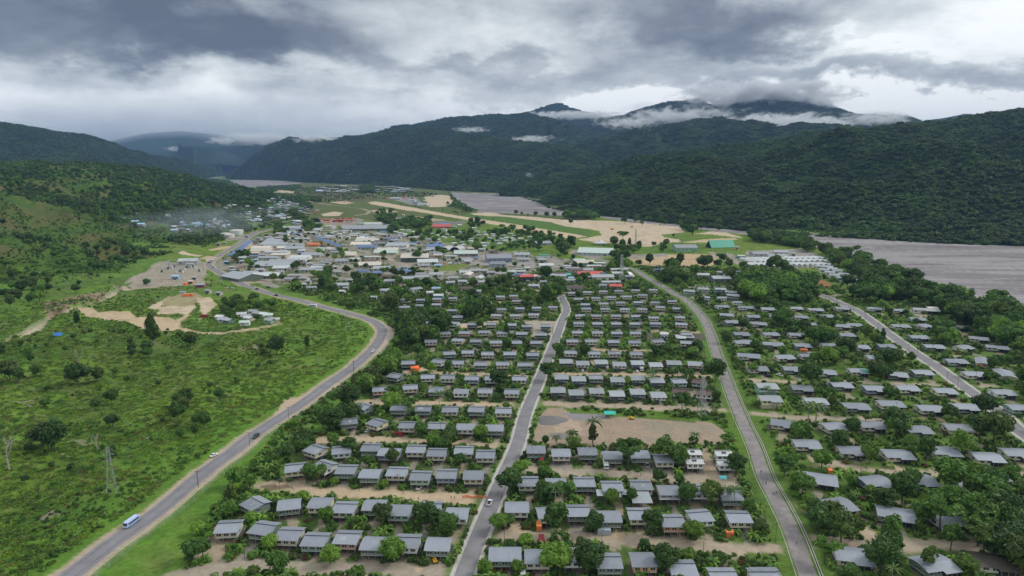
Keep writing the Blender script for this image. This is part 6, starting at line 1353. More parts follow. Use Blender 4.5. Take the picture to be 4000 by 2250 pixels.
C_HS = proto_coll('hillside_kinds', [far_proto(61, LF_D), far_proto(62, LF_D), far_proto(63, LF_M), FARP[0]])
scatter('forest', 'trees scattered over the green hillside on the left', P_, sc, rs.choice([0, 1, 2, 3], len(P_), p=[.35, .3, .2, .15]), C_HS)
def dens_left2(c):
    n_ = fbm(c[:, 0], c[:, 1], 60, 3, 66); return np.clip((n_ - .35) * 3, .05, 1)
P_, rs = sample_hill(V, F, T, 4.2, .0, 1.0, dens_left2, 78)
scatter('scrub', 'low scrub and cane on the hillside on the left', P_, rs.uniform(.4, 1.2, len(P_)), rs.choice([0, 1, 1, 2, 3], len(P_)), C_SHR)
# ---- town trees
allb = [(h['x'], h['y'], h['w'], h['d'], *h['box']) for h in HOUSES] + [(b[0], b[1], b[2], b[3], b[5], b[6], b[7], b[8]) for b in BLD]
AB = np.array([[float(k) for k in b] for b in allb])
def free_mask(x, y, pad=1.0, roadpad=0.0):
    ok = np.ones(len(x), bool)
    for k_, w_ in (('HWY', 9.0), ('RD1', 5.6), ('RD2', 9.0), ('RD3', 6.6)): ok &= segdist(x, y, _p(RDG[k_])) > w_ + roadpad
    for (t_, s_, w_, k_) in LANES:
        g_ = _p(gp(TP(t_, s_))); mx = [p[0] for p in g_]; my = [p[1] for p in g_]
        s = np.nonzero((x > min(mx) - 9) & (x < max(mx) + 9) & (y > min(my) - 9) & (y < max(my) + 9) & ok)[0]
        if len(s): ok[s] &= segdist(x[s], y[s], g_) > w_ / 2 + pad * .6
    for b in AB:
        r_ = max(b[2], b[3]) / 2 + 1
        s = np.nonzero((np.abs(x - b[0]) < r_ + 3) & (np.abs(y - b[1]) < r_ + 3) & ok)[0]
        if len(s): ok[s] &= ~((np.abs(x[s] - b[0]) < b[2] / 2 + pad * .8) & (np.abs(y[s] - b[1]) < b[3] / 2 + pad * .8))
    for (x_, y_, w_, d_, yw) in YARDS:
        off = ((x_ * 7.3) % 3.0) - 1.2; c_, s_ = math.cos(yw), math.sin(yw)
        s = np.nonzero((np.abs(x - x_) < 16) & (np.abs(y - y_) < 22) & ok)[0]
        if len(s):
            lx = (x[s] - x_) * c_ + (y[s] - y_) * s_; ly = -(x[s] - x_) * s_ + (y[s] - y_) * c_
            ok[s] &= ~((np.abs(lx - off) < 1.9) & (ly < 0) & (ly > -d_ / 2 - 11))
    return ok
RW = [(_p(RDG['RD1']), 4.2, .06), (_p(RDG['RD2']), 4.6, .05), (_p(RDG['RD3']), 4.6, .10), (_p(RDG['HWY']), 7.0, .05)]
for (t_, s_, w_, k_) in LANES: RW.append((_p(gp(TP(t_, s_))), w_ / 2, .40 if t_ in 'ABEFQ' else .55))
BARE = [TP(t_, s_) for (t_, s_, c_) in DIRT if t_ in 'PMNQ' or (t_ == 'J')] + [GULLY, RUNWAY, RIVER_F1, RIVER_F2, TP('F', '-40,1230 20,1000 60,960 330,930 680,960 1080,1000 1500,1020 1750,1040 1880,1100 1950,1280 1000,1290 0,1290')]
def road_ok(x, y, h, rs):
    """keep crowns from covering streets and bare ground that the photograph shows"""
    ok = np.ones(len(x), bool); u = rs.uniform(0, 1, len(x))
    for f_ in (.45, .95):
        s_ = HC / np.maximum(HC - h * f_, 20); gx, gy = x * s_, y * s_
        for pts, w_, keep in RW:
            mx = [q_[0] for q_ in pts]; my = [q_[1] for q_ in pts]
            s = np.nonzero((gx > min(mx) - 9) & (gx < max(mx) + 9) & (gy > min(my) - 9) & (gy < max(my) + 9) & ok)[0]
            if len(s): ok[s] &= (segdist(gx[s], gy[s], pts) > w_ + h[s] * .10) | (u[s] < keep)
        bx, by, _ = nproj(gx, gy)
        for pl in BARE: ok &= ~(inpoly(bx, by, pl) & (u > .12))
        if f_ < .5: ok &= ~(inpoly(bx, by, RIVER) & (u > .55))
    return ok
def view_ok(x, y, z, h, r, frac=.22, keep=.1, rs=RS):
    """keep trees from standing in front of houses that the photograph shows"""
    bx, by, dp = nproj(x, y, z); tx, ty, _ = nproj(x, y, z + h); rp = r * FP / dp
    ok = np.ones(len(x), bool); u = rs.uniform(0, 1, len(x))
    for b in AB:
        xl, yt, xr, yb = b[4:8]; hgt = (yb - yt); yb2 = yb + hgt * .38
        s = np.nonzero((y < b[1] - 1) & ok & (bx + rp > xl) & (bx - rp < xr) & (ty < yb2) & (by > yt))[0]
        if not len(s): continue
        ox = np.minimum(bx[s] + rp[s], xr) - np.maximum(bx[s] - rp[s], xl); oy = np.minimum(by[s], yb2) - np.maximum(ty[s], yt)
        fr_ = np.clip(ox, 0, None) * np.clip(oy, 0, None) * .8 / ((xr - xl) * (yb2 - yt))
        ok[s] &= ~((fr_ > frac) & (u[s] > keep))
    return ok
NOTREE = [TP('F', '-40,1180 20,1000 60,960 0,880 230,880 330,930 680,960 1080,1000 1500,1020 1750,1040 1880,1100 1950,1288 1700,1250 0,1270'), TP('P', '640,500 1260,490 1480,490 1740,580 1500,600 1100,600 760,600'), RUNWAY,
          TP('P', '-10,148 700,180 1090,190 1225,275 1180,375 850,425 300,372 140,350 370,265 -10,208'), TP('M', '590,725 960,665 1090,690 900,765 640,775'), TP('M', '1280,575 1900,560 1900,730 1500,700 1250,650'), TP('M', '2070,560 2280,640 2200,740 2060,700'),
          TP('H', '950,720 1500,680 1180,780 960,790'), TP('H', '1750,690 2200,690 2100,870 1850,880'), TP('I', '1040,830 1190,830 1200,930 1050,930'), TP('I', '1540,840 1770,840 1800,930 1550,930'), TP('M', '1085,35 1370,28 2300,128 2600,138 2600,325 2000,285 1500,150'),
          TP('N', '1100,380 2576,590 2576,640 1500,500 1150,410'), TP('Q', '1170,505 1260,440 1400,345 1530,295 1870,285 1890,400 1830,500 1500,515'), TP('J', '420,260 1000,290 1050,360 900,390 440,330'), TP('L', '600,350 1400,420 1400,560 620,610'), TP('P', '30,440 470,520 150,520')]
GROVES = [('T', TOWN, .50, 3.5, 8.0, 'mid'),
 ('P', [(2960, 1690), (3000, 1500), (2850, 1300), (2750, 1180), (3000, 1090), (4200, 1400), (4600, 2400), (3250, 2400)], .40, 6, 12, 'mid'),
 ('J', '340,430 420,380 560,370 720,395 850,430 890,480 930,560 1000,640 900,660 620,665 400,640 350,560', 2.0, 16, 25, 'dark'), ('J', '1020,280 1130,240 1320,250 1400,320 1550,370 1640,440 1700,500 1850,560 1950,640 1900,680 1600,650 1400,670 1250,620 1160,520 1260,470 1180,400 1100,380', 1.7, 15, 24, 'dark'),
 ('J', '1950,640 2100,640 2200,600 2400,640 2576,700 2700,1000 2400,1000 2200,860 2060,850 1960,760 1900,690', 1.7, 14, 24, 'dark'), ('J', '450,120 600,110 800,140 880,200 960,230 940,290 860,250 700,210 540,200 450,180', 1.8, 14, 22, 'dark'), ('J', '100,60 300,50 400,90 200,110', .8, 10, 18, 'dark'),
 ('C', '1750,480 2150,440 2576,430 2576,1311 2300,1080 1950,1000 1650,980 1950,860 1850,700', 1.3, 11, 18, 'dark'), ('C', '620,680 1060,720 1150,880 900,950 620,900', 1.1, 10, 16, 'dark'), ('C', '280,40 1000,60 1000,260 500,260 320,230', 1.2, 10, 17, 'dark'), ('C', '640,1080 900,1150 960,1311 620,1311', 1.2, 10, 16, 'dark'), ('C', '1150,850 1500,850 1500,1000 1200,1000', .9, 11, 17, 'mid'), ('C', '1080,1120 1450,1080 1450,1311 1080,1311', 1.0, 9, 14, 'dark'),
 ('A', '740,-20 1020,-20 1060,100 1040,230 950,400 840,340 760,260', 1.5, 8, 15, 'dark'), ('A', '370,400 640,380 740,520 560,720 340,720', .9, 7, 12, 'dark'), ('A', '700,640 1100,660 1200,780 700,760', 1.0, 5, 9, 'mid'), ('A', '1050,200 1300,180 1300,400 1080,400', 1.5, 7, 12, 'mid'), ('A', '1700,130 2200,190 2576,230 2500,300 1950,290', .9, 6, 10, 'mid'), ('A', '1400,640 2250,700 2250,850 1500,830', 1.0, 5, 10, 'mid'),
 ('E', '970,90 1330,80 1330,200 1180,260 1080,330 970,320', 1.7, 12, 19, 'dark'), ('E', '500,380 720,370 900,500 880,680 600,760 470,620', 1.6, 10, 17, 'dark'), ('E', '210,800 480,720 620,760 640,850 480,900 500,1060 430,1200 200,1150', 1.6, 9, 15, 'dark'), ('E', '740,830 1000,830 1090,870 1060,1030 760,1040', 1.3, 9, 14, 'dark'), ('E', '1480,860 1800,860 1800,1050 1500,1050', 1.4, 9, 14, 'dark'), ('E', '1830,540 2040,560 2060,700 1850,880 1840,700', 1.3, 9, 14, 'dark'), ('E', '600,740 900,740 880,850 600,850', 1.2, 7, 12, 'mid'),
 ('H', '900,420 1300,430 1350,680 1100,690 900,600', 1.9, 14, 22, 'dark'), ('H', '1960,240 2200,230 2200,470 2000,500', 1.9, 14, 22, 'dark'), ('H', '0,440 170,440 180,600 0,600', 1.5, 10, 16, 'dark'), ('H', '250,720 730,740 700,960 240,960', 1.6, 12, 18, 'dark'), ('H', '1100,220 1700,210 1700,330 1150,340', 1.1, 9, 14, 'dark'), ('H', '200,560 900,560 800,680 260,680', 1.0, 8, 14, 'dark'),
 ('F', '150,210 290,210 280,420 150,400', 1.4, 10, 15, 'dark'), ('F', '1700,430 1890,430 1890,640 1720,640', 2.2, 13, 18, 'dark'), ('F', '1090,290 1560,290 1700,400 1500,420 1120,420', 1.6, 6, 9, 'dark'), ('F', '0,470 180,470 190,640 40,640', 1.5, 10, 15, 'dark'), ('F', '1800,60 2000,60 2000,210 1860,230', 1.3, 11, 16, 'dark'), ('F', '300,600 1100,640 1100,700 200,680', 1.1, 5, 9, 'mid'), ('F', '1280,600 1560,580 1700,700 1300,720', 1.3, 7, 11, 'dark'),
 ('G', '0,20 240,60 250,240 60,220', 1.2, 11, 17, 'dark'), ('G', '430,60 680,100 720,320 400,420 330,330', 1.3, 11, 17, 'dark'), ('G', '560,330 800,330 800,480 560,500', 1.4, 10, 16, 'dark'), ('G', '870,80 1220,130 1200,240 900,240', 1.4, 12, 18, 'dark'), ('G', '1700,0 2576,60 2576,200 2200,160 2050,100 1700,40', 1.4, 12, 19, 'dark'), ('G', '1640,130 1900,140 1920,300 1660,240', 1.3, 11, 16, 'dark'), ('G', '1210,330 1480,330 1500,500 1150,490', 1.1, 9, 15, 'mid'),
 ('G', '370,560 620,600 700,900 560,800 380,760', 1.4, 12, 17, 'dark'), ('G', '1080,500 1280,520 1260,680 1080,660', 1.4, 11, 15, 'dark'), ('G', '1220,960 1560,860 1800,1010 1560,1200 1220,1288', 1.3, 12, 18, 'mid'), ('G', '2030,960 2250,960 2500,1120 2576,1288 2000,1288', 1.4, 12, 18, 'mid'), ('G', '0,1110 500,1120 900,1200 900,1288 0,1288', 1.2, 10, 16, 'dark'), ('G', '2450,560 2700,600 2700,860 2520,840', 1.3, 11, 17, 'dark'), ('G', '2250,150 2700,250 2700,480 2350,440', 1.3, 11, 17, 'dark'),
 ('M', '0,80 130,90 150,310 20,330', 1.4, 12, 20, 'dark'), ('M', '180,150 600,140 580,230 400,250 200,230', 1.4, 11, 18, 'dark'), ('M', '360,320 640,300 640,430 380,480', 1.4, 11, 18, 'dark'), ('M', '1030,120 1400,160 1400,230 1100,240', .9, 12, 20, 'dark'), ('M', '640,290 2050,290 2100,380 1700,520 1200,540 1000,490 740,380', .6, 8, 15, 'dark'), ('M', '560,500 840,490 820,600 580,610', 1.1, 12, 18, 'dark'), ('M', '1400,180 2050,240 2250,360 2150,480 1900,370 1500,260', .7, 10, 18, 'dark'), ('M', '1700,430 2000,430 2000,530 1720,520', 1.0, 11, 18, 'dark'),
 ('M', '340,740 580,720 640,830 560,1000 60,1000 60,780', .9, 9, 16, 'dark'), ('M', '1000,840 2576,830 2576,966 1000,966', .7, 8, 15, 'dark'), ('M', '1400,680 1540,680 1560,830 1420,830', 1.1, 12, 18, 'dark'), ('M', '1960,680 2120,690 2100,840 1980,830', 1.3, 13, 19, 'dark'), ('M', '2150,360 2400,310 2400,640 2200,620', .7, 10, 19, 'dark'),
 ('L', '1250,60 1430,70 1440,220 1260,220', 1.5, 12, 18, 'dark'), ('L', '880,120 1030,110 1030,260 900,250', 1.1, 11, 16, 'dark'), ('L', '420,500 640,500 620,680 420,680', 1.3, 10, 16, 'dark'), ('L', '1060,320 1150,320 1150,440 1060,440', 1.0, 14, 18, 'dark'), ('L', '1100,610 1200,610 1190,720 1110,720', 1.4, 10, 14, 'dark'), ('L', '940,740 1220,740 1220,940 960,940', 1.5, 11, 16, 'dark'), ('L', '1340,740 1600,730 1620,940 1300,940', 1.3, 12, 17, 'dark'), ('L', '1510,610 1790,620 1790,740 1520,740', 1.3, 11, 16, 'dark'), ('L', '1800,760 2240,700 2260,960 1900,970', 1.1, 10, 16, 'dark'),
 ('L', '1380,420 1500,420 1500,540 1380,540', .8, 11, 15, 'bright'), ('L', '1540,460 1700,450 1740,400 1750,510 1560,540', .9, 10, 15, 'bright'), ('L', '2240,400 2380,390 2380,510 2260,510', 1.4, 11, 15, 'dark'),
 ('K', '0,640 300,420 700,330 1300,260 2000,200 2350,240 2450,330 2430,520 2050,620 1700,700 1000,700 600,690 200,600', .55, 6, 13, 'dark'), ('K', '1750,130 2300,90 2250,150 2000,150 1700,160', 1.0, 6, 9, 'dark'),
 ('N', '1050,240 1190,240 1190,300 1060,300', 1.5, 14, 22, 'dark'), ('N', '1230,490 1380,480 1380,590 1240,590', 1.4, 12, 19, 'dark'), ('N', '470,340 650,350 640,390 480,380', 1.0, 10, 16, 'dark'), ('N', '1930,285 2230,490 2150,500 1980,440 1900,430 1990,390', 1.2, 6, 12, 'mid'), ('N', '0,225 450,215 450,250 20,255', .8, 5, 9, 'dark'), ('N', '0,260 600,235 1100,235 1700,295 1950,330 1700,340 1200,350 700,400 250,420', .22, 6, 10, 'mid'), ('N', '1250,440 2576,650 2576,560 2000,480 1500,400', .12, 4, 8, 'mid'), ('T', CENTRE, .28, 4, 8, 'mid'),
 ('P', '460,310 700,310 840,380 840,500 700,520 480,470', .9, 11, 19, 'dark'), ('P', '0,95 350,90 350,150 10,150', .9, 12, 18, 'dark'), ('P', '560,120 900,90 1090,70 1090,180 600,180', .35, 14, 22, 'dark'), ('P', '1090,100 1350,60 1590,160 1600,250 1380,240 1150,190', 1.0, 13, 21, 'dark'), ('P', '1180,190 1350,220 1330,310 1200,260', .8, 12, 18, 'dark'),
 ('P', '820,520 940,520 940,650 850,650', 1.0, 15, 20, 'dark'), ('P', '1090,510 1290,500 1320,720 1100,690', 1.0, 15, 20, 'dark'), ('P', '1320,480 1470,490 1450,660 1330,640', 1.0, 15, 20, 'dark'), ('P', '1460,570 1730,560 1730,650 1500,650', 1.0, 12, 17, 'dark'), ('P', '960,690 1250,680 1250,800 980,780', .8, 9, 14, 'mid'), ('P', '500,540 680,540 680,700 520,700', 1.1, 12, 17, 'dark'), ('P', '380,560 560,570 560,640 150,720 40,620', .7, 8, 13, 'dark'), ('P', '870,400 1060,400 1060,480 880,490', .8, 9, 14, 'dark'), ('P', '1480,390 1700,390 1700,450 1480,450', .5, 8, 12, 'dark'),
 ('I', '1180,180 1300,160 1580,290 1500,480 1300,300', 1.2, 11, 17, 'dark'), ('I', '1580,90 1800,200 1500,240 1290,200', .25, 10, 16, 'dark'), ('I', '1420,380 1520,380 1520,480 1430,480', 1.3, 11, 15, 'dark'), ('I', '2000,140 2576,60 2576,480 2200,460 2200,260', 2.0, 16, 24, 'dark'),
 ('Q', '1860,760 2060,740 2100,640 2300,560 2440,560 2560,740 2300,850 1950,880', .9, 6, 10, 'dark'), ('Q', '0,430 420,430 420,720 0,720', .25, 7, 13, 'dark'), ('R', '1080,560 1250,540 1400,680 1390,760 1250,840 1060,850 1110,690', .9, 4, 9, 'dark'), ('R', '2200,480 2420,440 2450,600 2380,780 2200,760', 1.2, 9, 14, 'dark'),
 ('R', '0,850 420,900 720,900 640,1116 0,1116', 1.1, 1.8, 4.5, 'dark'), ('R', '0,110 350,60 900,60 1150,90 950,250 500,230 0,250', .9, 1.8, 5, 'dark'), ('R', '1150,480 1450,400 1880,160 2000,250 1500,470 1250,560', .5, 2, 5, 'dark'), ('R', '650,800 1100,700 1150,860 700,960', .8, 1.8, 4, 'dark'), ('Q', '100,560 400,330 700,320 1000,420 1050,560 800,560 400,620', .12, 3, 6, 'dark'), ('S', '1380,540 1650,570 1800,640 2000,640 1900,700 1600,620', .7, 9, 15, 'dark')]
TX, TY, TZ, TH, TV = [], [], [], [], []
MIXV = {'dark': [0, 0, 1, 1, 5, 5, 2, 2, 3, 6, 4], 'mid': [0, 2, 2, 4, 3, 6, 1, 8, 10], 'bright': [4, 4, 2, 6]}
for gi_, (t_, s_, den, h0, h1, kd) in enumerate(GROVES):
    poly = s_ if not isinstance(s_, str) else TP(t_, s_)
    g_ = [flat(max(-800, min(4800, p[0])), min(2500, max(690, p[1]))) for p in poly]
    xs = [p.x for p in g_]; ys = [p.y for p in g_]
    rs = np.random.RandomState(900 + gi_)
    area = (max(xs) - min(xs)) * (max(ys) - min(ys)); n = min(int(area * den / 100), 60000)
    x = rs.uniform(min(xs), max(xs), n); y = rs.uniform(min(ys), max(ys), n); bx, by, dp = nproj(x, y)
    jx = (fbm(x, y, 30, 3, 91) - .5) * 30; ok = inpoly(bx + jx * np.minimum(FP / dp, 3.5), by + jx * 900.0 / dp * .4, poly) & ~inpoly(bx, by, RIVER) & (bx > -200) & (bx < 4200)
    if poly is TOWN: ok &= (rs.uniform(0, 1, n) < .25 + .75 * (fbm(x, y, 25, 3, 71) > .45))
    for np_ in NOTREE: ok &= ~inpoly(bx, by, np_)
    x, y = x[ok], y[ok]
    if not len(x): continue
    ok = free_mask(x, y, 1.3); x, y = x[ok], y[ok]
    if not len(x): continue
    if t_ in 'MLNI': h0, h1 = h0 * .72, h1 * .72
    if t_ in 'TABCEFGHP': h0, h1 = h0 * .84, h1 * .86
    if t_ in 'J': h0, h1 = h0 * .66, h1 * .72
    h = rs.uniform(h0, h1, len(x)) * (1 + .25 * (rs.uniform(0, 1, len(x)) > .9))
    z = gz(x, y)
    if t_ in 'KQS': z = np.array([zat(a, b_) for a, b_ in zip(x, y)])
    ok = view_ok(x, y, z, h, h * .3, .12 if h1 < 12 else .15, .05, rs) & road_ok(x, y, h, rs); x, y, h, z = x[ok], y[ok], h[ok], z[ok]
    TX.append(x); TY.append(y); TZ.append(z); TH.append(h); TV.append(rs.choice(MIXV[kd], len(x)))
TX, TY, TZ, TH, TV = map(np.concatenate, (TX, TY, TZ, TH, TV))
# trees read one by one from the photograph: tile, x, y of the foot, height, kind
SPT = [('R', 70, 410, 12, 'b0'), ('R', 130, 430, 9, 'b5'), ('R', 240, 380, 8, 'b2'), ('R', 522, 430, 13, 'b0'), ('R', 660, 412, 10, 'b5'), ('R', 675, 460, 5, 'b4'), ('R', 1040, 175, 17, 't0'), ('R', 1280, 185, 10, 'b0'), ('R', 1207, 125, 5, 'b2'), ('R', 893, 257, 7, 'b5'), ('R', 995, 250, 8, 'b2'), ('R', 1133, 345, 5, 'b6'), ('R', 850, 405, 5, 'b2'),
 ('R', 775, 355, 4, 'b2'), ('R', 1065, 445, 3.5, 'b1'), ('R', 750, 560, 8, 'b0'), ('R', 640, 605, 6.5, 'b1'), ('R', 760, 732, 7, 'b1'), ('R', 1858, 232, 13, 'b0'), ('R', 2062, 178, 10, 't0'), ('R', 1480, 550, 7, 'b1'), ('R', 350, 890, 14, 'b0'), ('R', 290, 860, 11, 'b0'), ('R', 65, 1020, 17, 'x0'), ('R', 655, 880, 10, 'x1'), ('R', 1325, 935, 3, 'b1'), ('R', 305, 580, 5, 'b2'), ('R', 525, 300, 14, 'x1'), ('R', 320, 485, 4, 'b1'), ('R', 210, 275, 6, 'b0'),
 ('Q', 710, 885, 12, 't0'), ('Q', 1395, 1055, 22, 't0'), ('Q', 1740, 1070, 9, 'b0'), ('Q', 455, 470, 9, 'b5'), ('Q', 960, 350, 9, 'b0'), ('Q', 612, 540, 9, 'x0'), ('Q', 492, 545, 7, 'x1'), ('Q', 867, 342, 9, 'x0'), ('Q', 1258, 215, 8, 'x1'), ('Q', 700, 575, 9, 'b0'), ('Q', 270, 685, 10, 'b5'), ('Q', 350, 610, 8, 'b0'), ('Q', 95, 720, 11, 'b5'), ('Q', 560, 398, 6, 'b2'), ('Q', 620, 300, 6, 'b2'), ('Q', 527, 325, 6, 'b5'), ('Q', 1085, 275, 7, 'b6'), ('Q', 1345, 510, 8, 'b0'), ('Q', 1650, 990, 5, 'b2'), ('Q', 1220, 1135, 7, 'b5'), ('Q', 1350, 1120, 8, 'b2'),
 ('A', 1160, 410, 9.5, 'b2'), ('A', 1100, 400, 9, 'b2'), ('A', 1310, 450, 5, 'b4'), ('A', 1040, 590, 6.5, 'b4'), ('A', 1435, 190, 10, 'b0'), ('A', 1590, 290, 7, 'b2'), ('A', 1800, 280, 9.5, 'b1'), ('A', 1290, 100, 6, 'b4'), ('A', 1230, 760, 8, 'b2'), ('A', 1700, 800, 11, 'b1'), ('A', 2080, 790, 11, 'b0'), ('A', 2250, 860, 10, 'b2'), ('A', 155, 860, 6.5, 'b4'), ('A', 110, 1070, 9, 'b1'), ('A', 200, 1060, 8, 'b1'), ('A', 825, 1202, 10, 'b2'), ('A', 1800, 1090, 11, 'b4'),
 ('A', 1265, 1110, 8, 'b4'), ('A', 760, 990, 7, 'b4'), ('A', 440, 700, 12, 't0'), ('A', 620, 500, 9, 'b6'), ('A', 2130, 130, 8, 'b4'), ('A', 2280, 140, 10, 'b1'), ('A', 1720, 470, 5, 'b4'), ('A', 600, 770, 6, 'b4'), ('A', 2360, 300, 8, 'b0'), ('A', 260, 900, 4, 'b4'),
 ('B', 400, 520, 13, 'b1'), ('B', 500, 350, 8, 'b4'), ('B', 315, 830, 8.5, 'b4'), ('B', 385, 800, 7, 'b2'), ('B', 790, 680, 12, 'p0'), ('B', 690, 600, 11, 'b1'), ('B', 870, 600, 11, 'b3'), ('B', 1400, 300, 16, 'b3'), ('B', 1700, 260, 15, 'b6'), ('B', 1810, 300, 13, 'b2'), ('B', 1950, 130, 7, 'b6'), ('B', 2220, 110, 7, 'b3'), ('B', 940, 110, 9, 'p1'), ('B', 940, 160, 9, 'b2'), ('B', 1105, 100, 10, 't0'), ('B', 710, 110, 6, 'b5'), ('B', 800, 120, 6, 'p1'), ('B', 1120, 850, 9.5, 'b0'), ('B', 1600, 880, 12, 'b1'), ('B', 1955, 900, 9, 'b4'), ('B', 1890, 600, 11, 'b2'),
 ('B', 2100, 600, 11, 'b2'), ('B', 1660, 430, 7.5, 'b0'), ('B', 1830, 440, 6, 'b2'), ('B', 700, 380, 7, 'b2'), ('B', 800, 870, 15, 'b5'), ('B', 830, 1000, 10, 'b6'), ('B', 540, 960, 6, 'b4'), ('B', 800, 1180, 13, 'b4'), ('B', 1080, 1190, 13, 'b0'), ('B', 1720, 1190, 12, 'b0'), ('B', 1900, 1080, 6, 'b4'), ('B', 2290, 640, 9, 'p0'), ('B', 2225, 620, 8, 'p0'), ('B', 1540, 1000, 5.5, 'b0'), ('B', 1270, 630, 9, 'b2'), ('B', 1430, 600, 8, 'b5'), ('B', 2300, 370, 12, 'b1'), ('B', 480, 1190, 6, 'b4'), ('B', 200, 1190, 6, 'b4'), ('B', 1010, 970, 5, 'b2'), ('B', 2500, 860, 7, 'b1'),
 ('F', 560, 1285, 13, 'p0'), ('F', 345, 1288, 9.5, 'p1'), ('F', 80, 1285, 6, 'b5'), ('F', 190, 1285, 6, 'p1'), ('F', 1455, 940, 13, 'b6'), ('F', 1155, 675, 12, 'p1'), ('F', 100, 640, 14, 'b1'), ('F', 200, 380, 11, 'b2'), ('F', 1790, 640, 16, 'b0'), ('F', 1155, 940, 2.5, 'b2'), ('F', 1370, 620, 8, 'p1'), ('F', 1520, 640, 9, 'b6'), ('F', 470, 400, 11, 'b0'), ('F', 1900, 260, 11, 'b0'), ('F', 2160, 560, 8, 'b4'),
 ('C', 550, 560, 11, 'b2'), ('C', 380, 400, 11, 'b1'), ('C', 720, 340, 11, 'b2'), ('C', 1460, 660, 16, 'b5'), ('C', 1350, 1060, 15, 'b6'), ('C', 900, 1000, 13, 'b0'), ('C', 1260, 1280, 14, 'b0'), ('C', 2000, 800, 15, 'b3'), ('C', 2250, 720, 17, 'b3'), ('C', 700, 920, 12, 'b1'), ('C', 750, 1200, 11, 'b3'), ('C', 1160, 280, 11, 'b2'), ('C', 1680, 260, 14, 'b5'), ('C', 1700, 1290, 11, 'b6'), ('C', 2150, 1040, 14, 'b3'), ('C', 2400, 960, 15, 'b1'),
 ('C', 1800, 905, 15, 'b3'), ('C', 1960, 780, 13, 'b6'), ('C', 2100, 905, 16, 'b3'), ('C', 2300, 835, 16, 'b1'), ('C', 2450, 900, 16, 'b0'), ('C', 2200, 1150, 14, 'b3'), ('C', 2360, 1210, 14, 'b0'), ('C', 2500, 1150, 15, 'b1'), ('C', 1900, 1085, 12, 'b6'), ('C', 1640, 830, 10, 'b2'), ('C', 1500, 560, 12, 'b0'), ('C', 1560, 500, 10, 'b6'), ('C', 2110, 640, 13, 'b1'), ('C', 2300, 610, 14, 'b0'), ('C', 2470, 570, 14, 'b3'), ('C', 800, 870, 12, 'b1'), ('C', 680, 870, 11, 'b0'), ('C', 1010, 985, 12, 'b6'), ('C', 2540, 1290, 15, 'b0'), ('C', 2560, 700, 14, 'b1'), ('C', 2050, 1290, 8, 'b2'), ('C', 1750, 730, 11, 'b3'),
 ('E', 1335, 960, 12, 'p0'), ('E', 1240, 560, 8.5, 'b4'), ('E', 1930, 720, 13, 'b1'), ('E', 1360, 380, 8, 'p1'), ('E', 1110, 400, 12, 'b5'), ('E', 2005, 200, 11, 't0'), ('E', 260, 1280, 7, 'b4'), ('E', 790, 400, 6, 'p1'), ('E', 1880, 620, 8, 'b2'), ('E', 1150, 1200, 9, 'b2'), ('E', 1750, 1230, 9, 'b4'), ('E', 1430, 1260, 10, 'b1'), ('E', 1290, 1270, 8, 'b2'), ('G', 470, 1080, 15, 'p1'), ('G', 405, 1080, 14, 'p1'), ('G', 1170, 650, 13, 'b1'), ('G', 640, 920, 9, 'b5'), ('G', 1430, 480, 11, 'b6'), ('G', 1150, 260, 11, 't0'), ('G', 1580, 780, 6, 'n0'), ('G', 1090, 450, 8, 'b6'),
 ('J', 2375, 660, 17, 'b3'), ('J', 2160, 640, 15, 'b6'), ('J', 1010, 290, 18, 'b5'), ('J', 1280, 270, 15, 'b3'), ('J', 1110, 300, 12, 'b3'), ('P', 75, 200, 12, 'b1'), ('P', 620, 190, 14, 'b1'), ('P', 855, 180, 19, 'b6'), ('P', 978, 205, 22, 'b5'), ('P', 1025, 205, 16, 'b6'), ('P', 720, 190, 12, 'b6'), ('P', 790, 220, 13, 'b6'), ('P', 1300, 315, 20, 'b5'), ('P', 665, 420, 14, 't0'), ('P', 1105, 328, 7, 'b5'), ('P', 760, 620, 9, 'b2'), ('P', 60, 430, 15, 'b5'), ('P', 600, 380, 20, 'b3'),
 ('M', 1910, 80, 12, 'b0'), ('M', 1660, 60, 12, 'b0'), ('M', 1730, 65, 8, 'b0'), ('M', 1810, 75, 6, 'b2'), ('M', 2050, 95, 14, 'b0'), ('M', 2140, 100, 15, 'b5'), ('M', 2260, 105, 15, 'b5'), ('M', 2380, 125, 12, 'b0'), ('M', 2480, 130, 15, 'b0'), ('M', 2350, 480, 20, 'b5'), ('M', 430, 640, 14, 'b1'), ('M', 750, 615, 14, 'b3'), ('M', 1640, 720, 7, 'b2'), ('M', 2040, 880, 15, 'b0')]
sx_, sy_, sz_, sh_, sv_ = [], [], [], [], []
for (t_, x_, y_, h, k_) in SPT:
    if t_ in 'ABCEFG' and k_[0] == 'b': h = h * .80
    p = land(*tp(t_, x_, y_)); sx_.append(p.x); sy_.append(p.y); sz_.append(p.z); sh_.append(h); sv_.append(KEYS.index(k_))
TX = np.concatenate([sx_, TX]); TY = np.concatenate([sy_, TY]); TZ = np.concatenate([sz_, TZ]); TH = np.concatenate([sh_, TH]); TV = np.concatenate([sv_, TV]).astype(int)
bx, by, dp = nproj(TX, TY, TZ); sz = TH * FP / dp
sz[:len(sx_)] *= 1.6
sz = np.where((bx > 0) & (bx < 4000) & (by < 2330), sz, 0)
order = np.argsort(-sz); NI = 298
ind, rest = order[:NI], order[NI:]
P_ = np.stack([TX[rest], TY[rest], TZ[rest]], -1); s_ = TH[rest] / 10 * .98
wv = RS.uniform(.9, 1.15, len(rest)); scatter('trees', 'many smaller and farther trees among the houses and along the river', P_, np.stack([s_ * wv, s_ * wv, s_], -1), TV[rest], C_TREE)
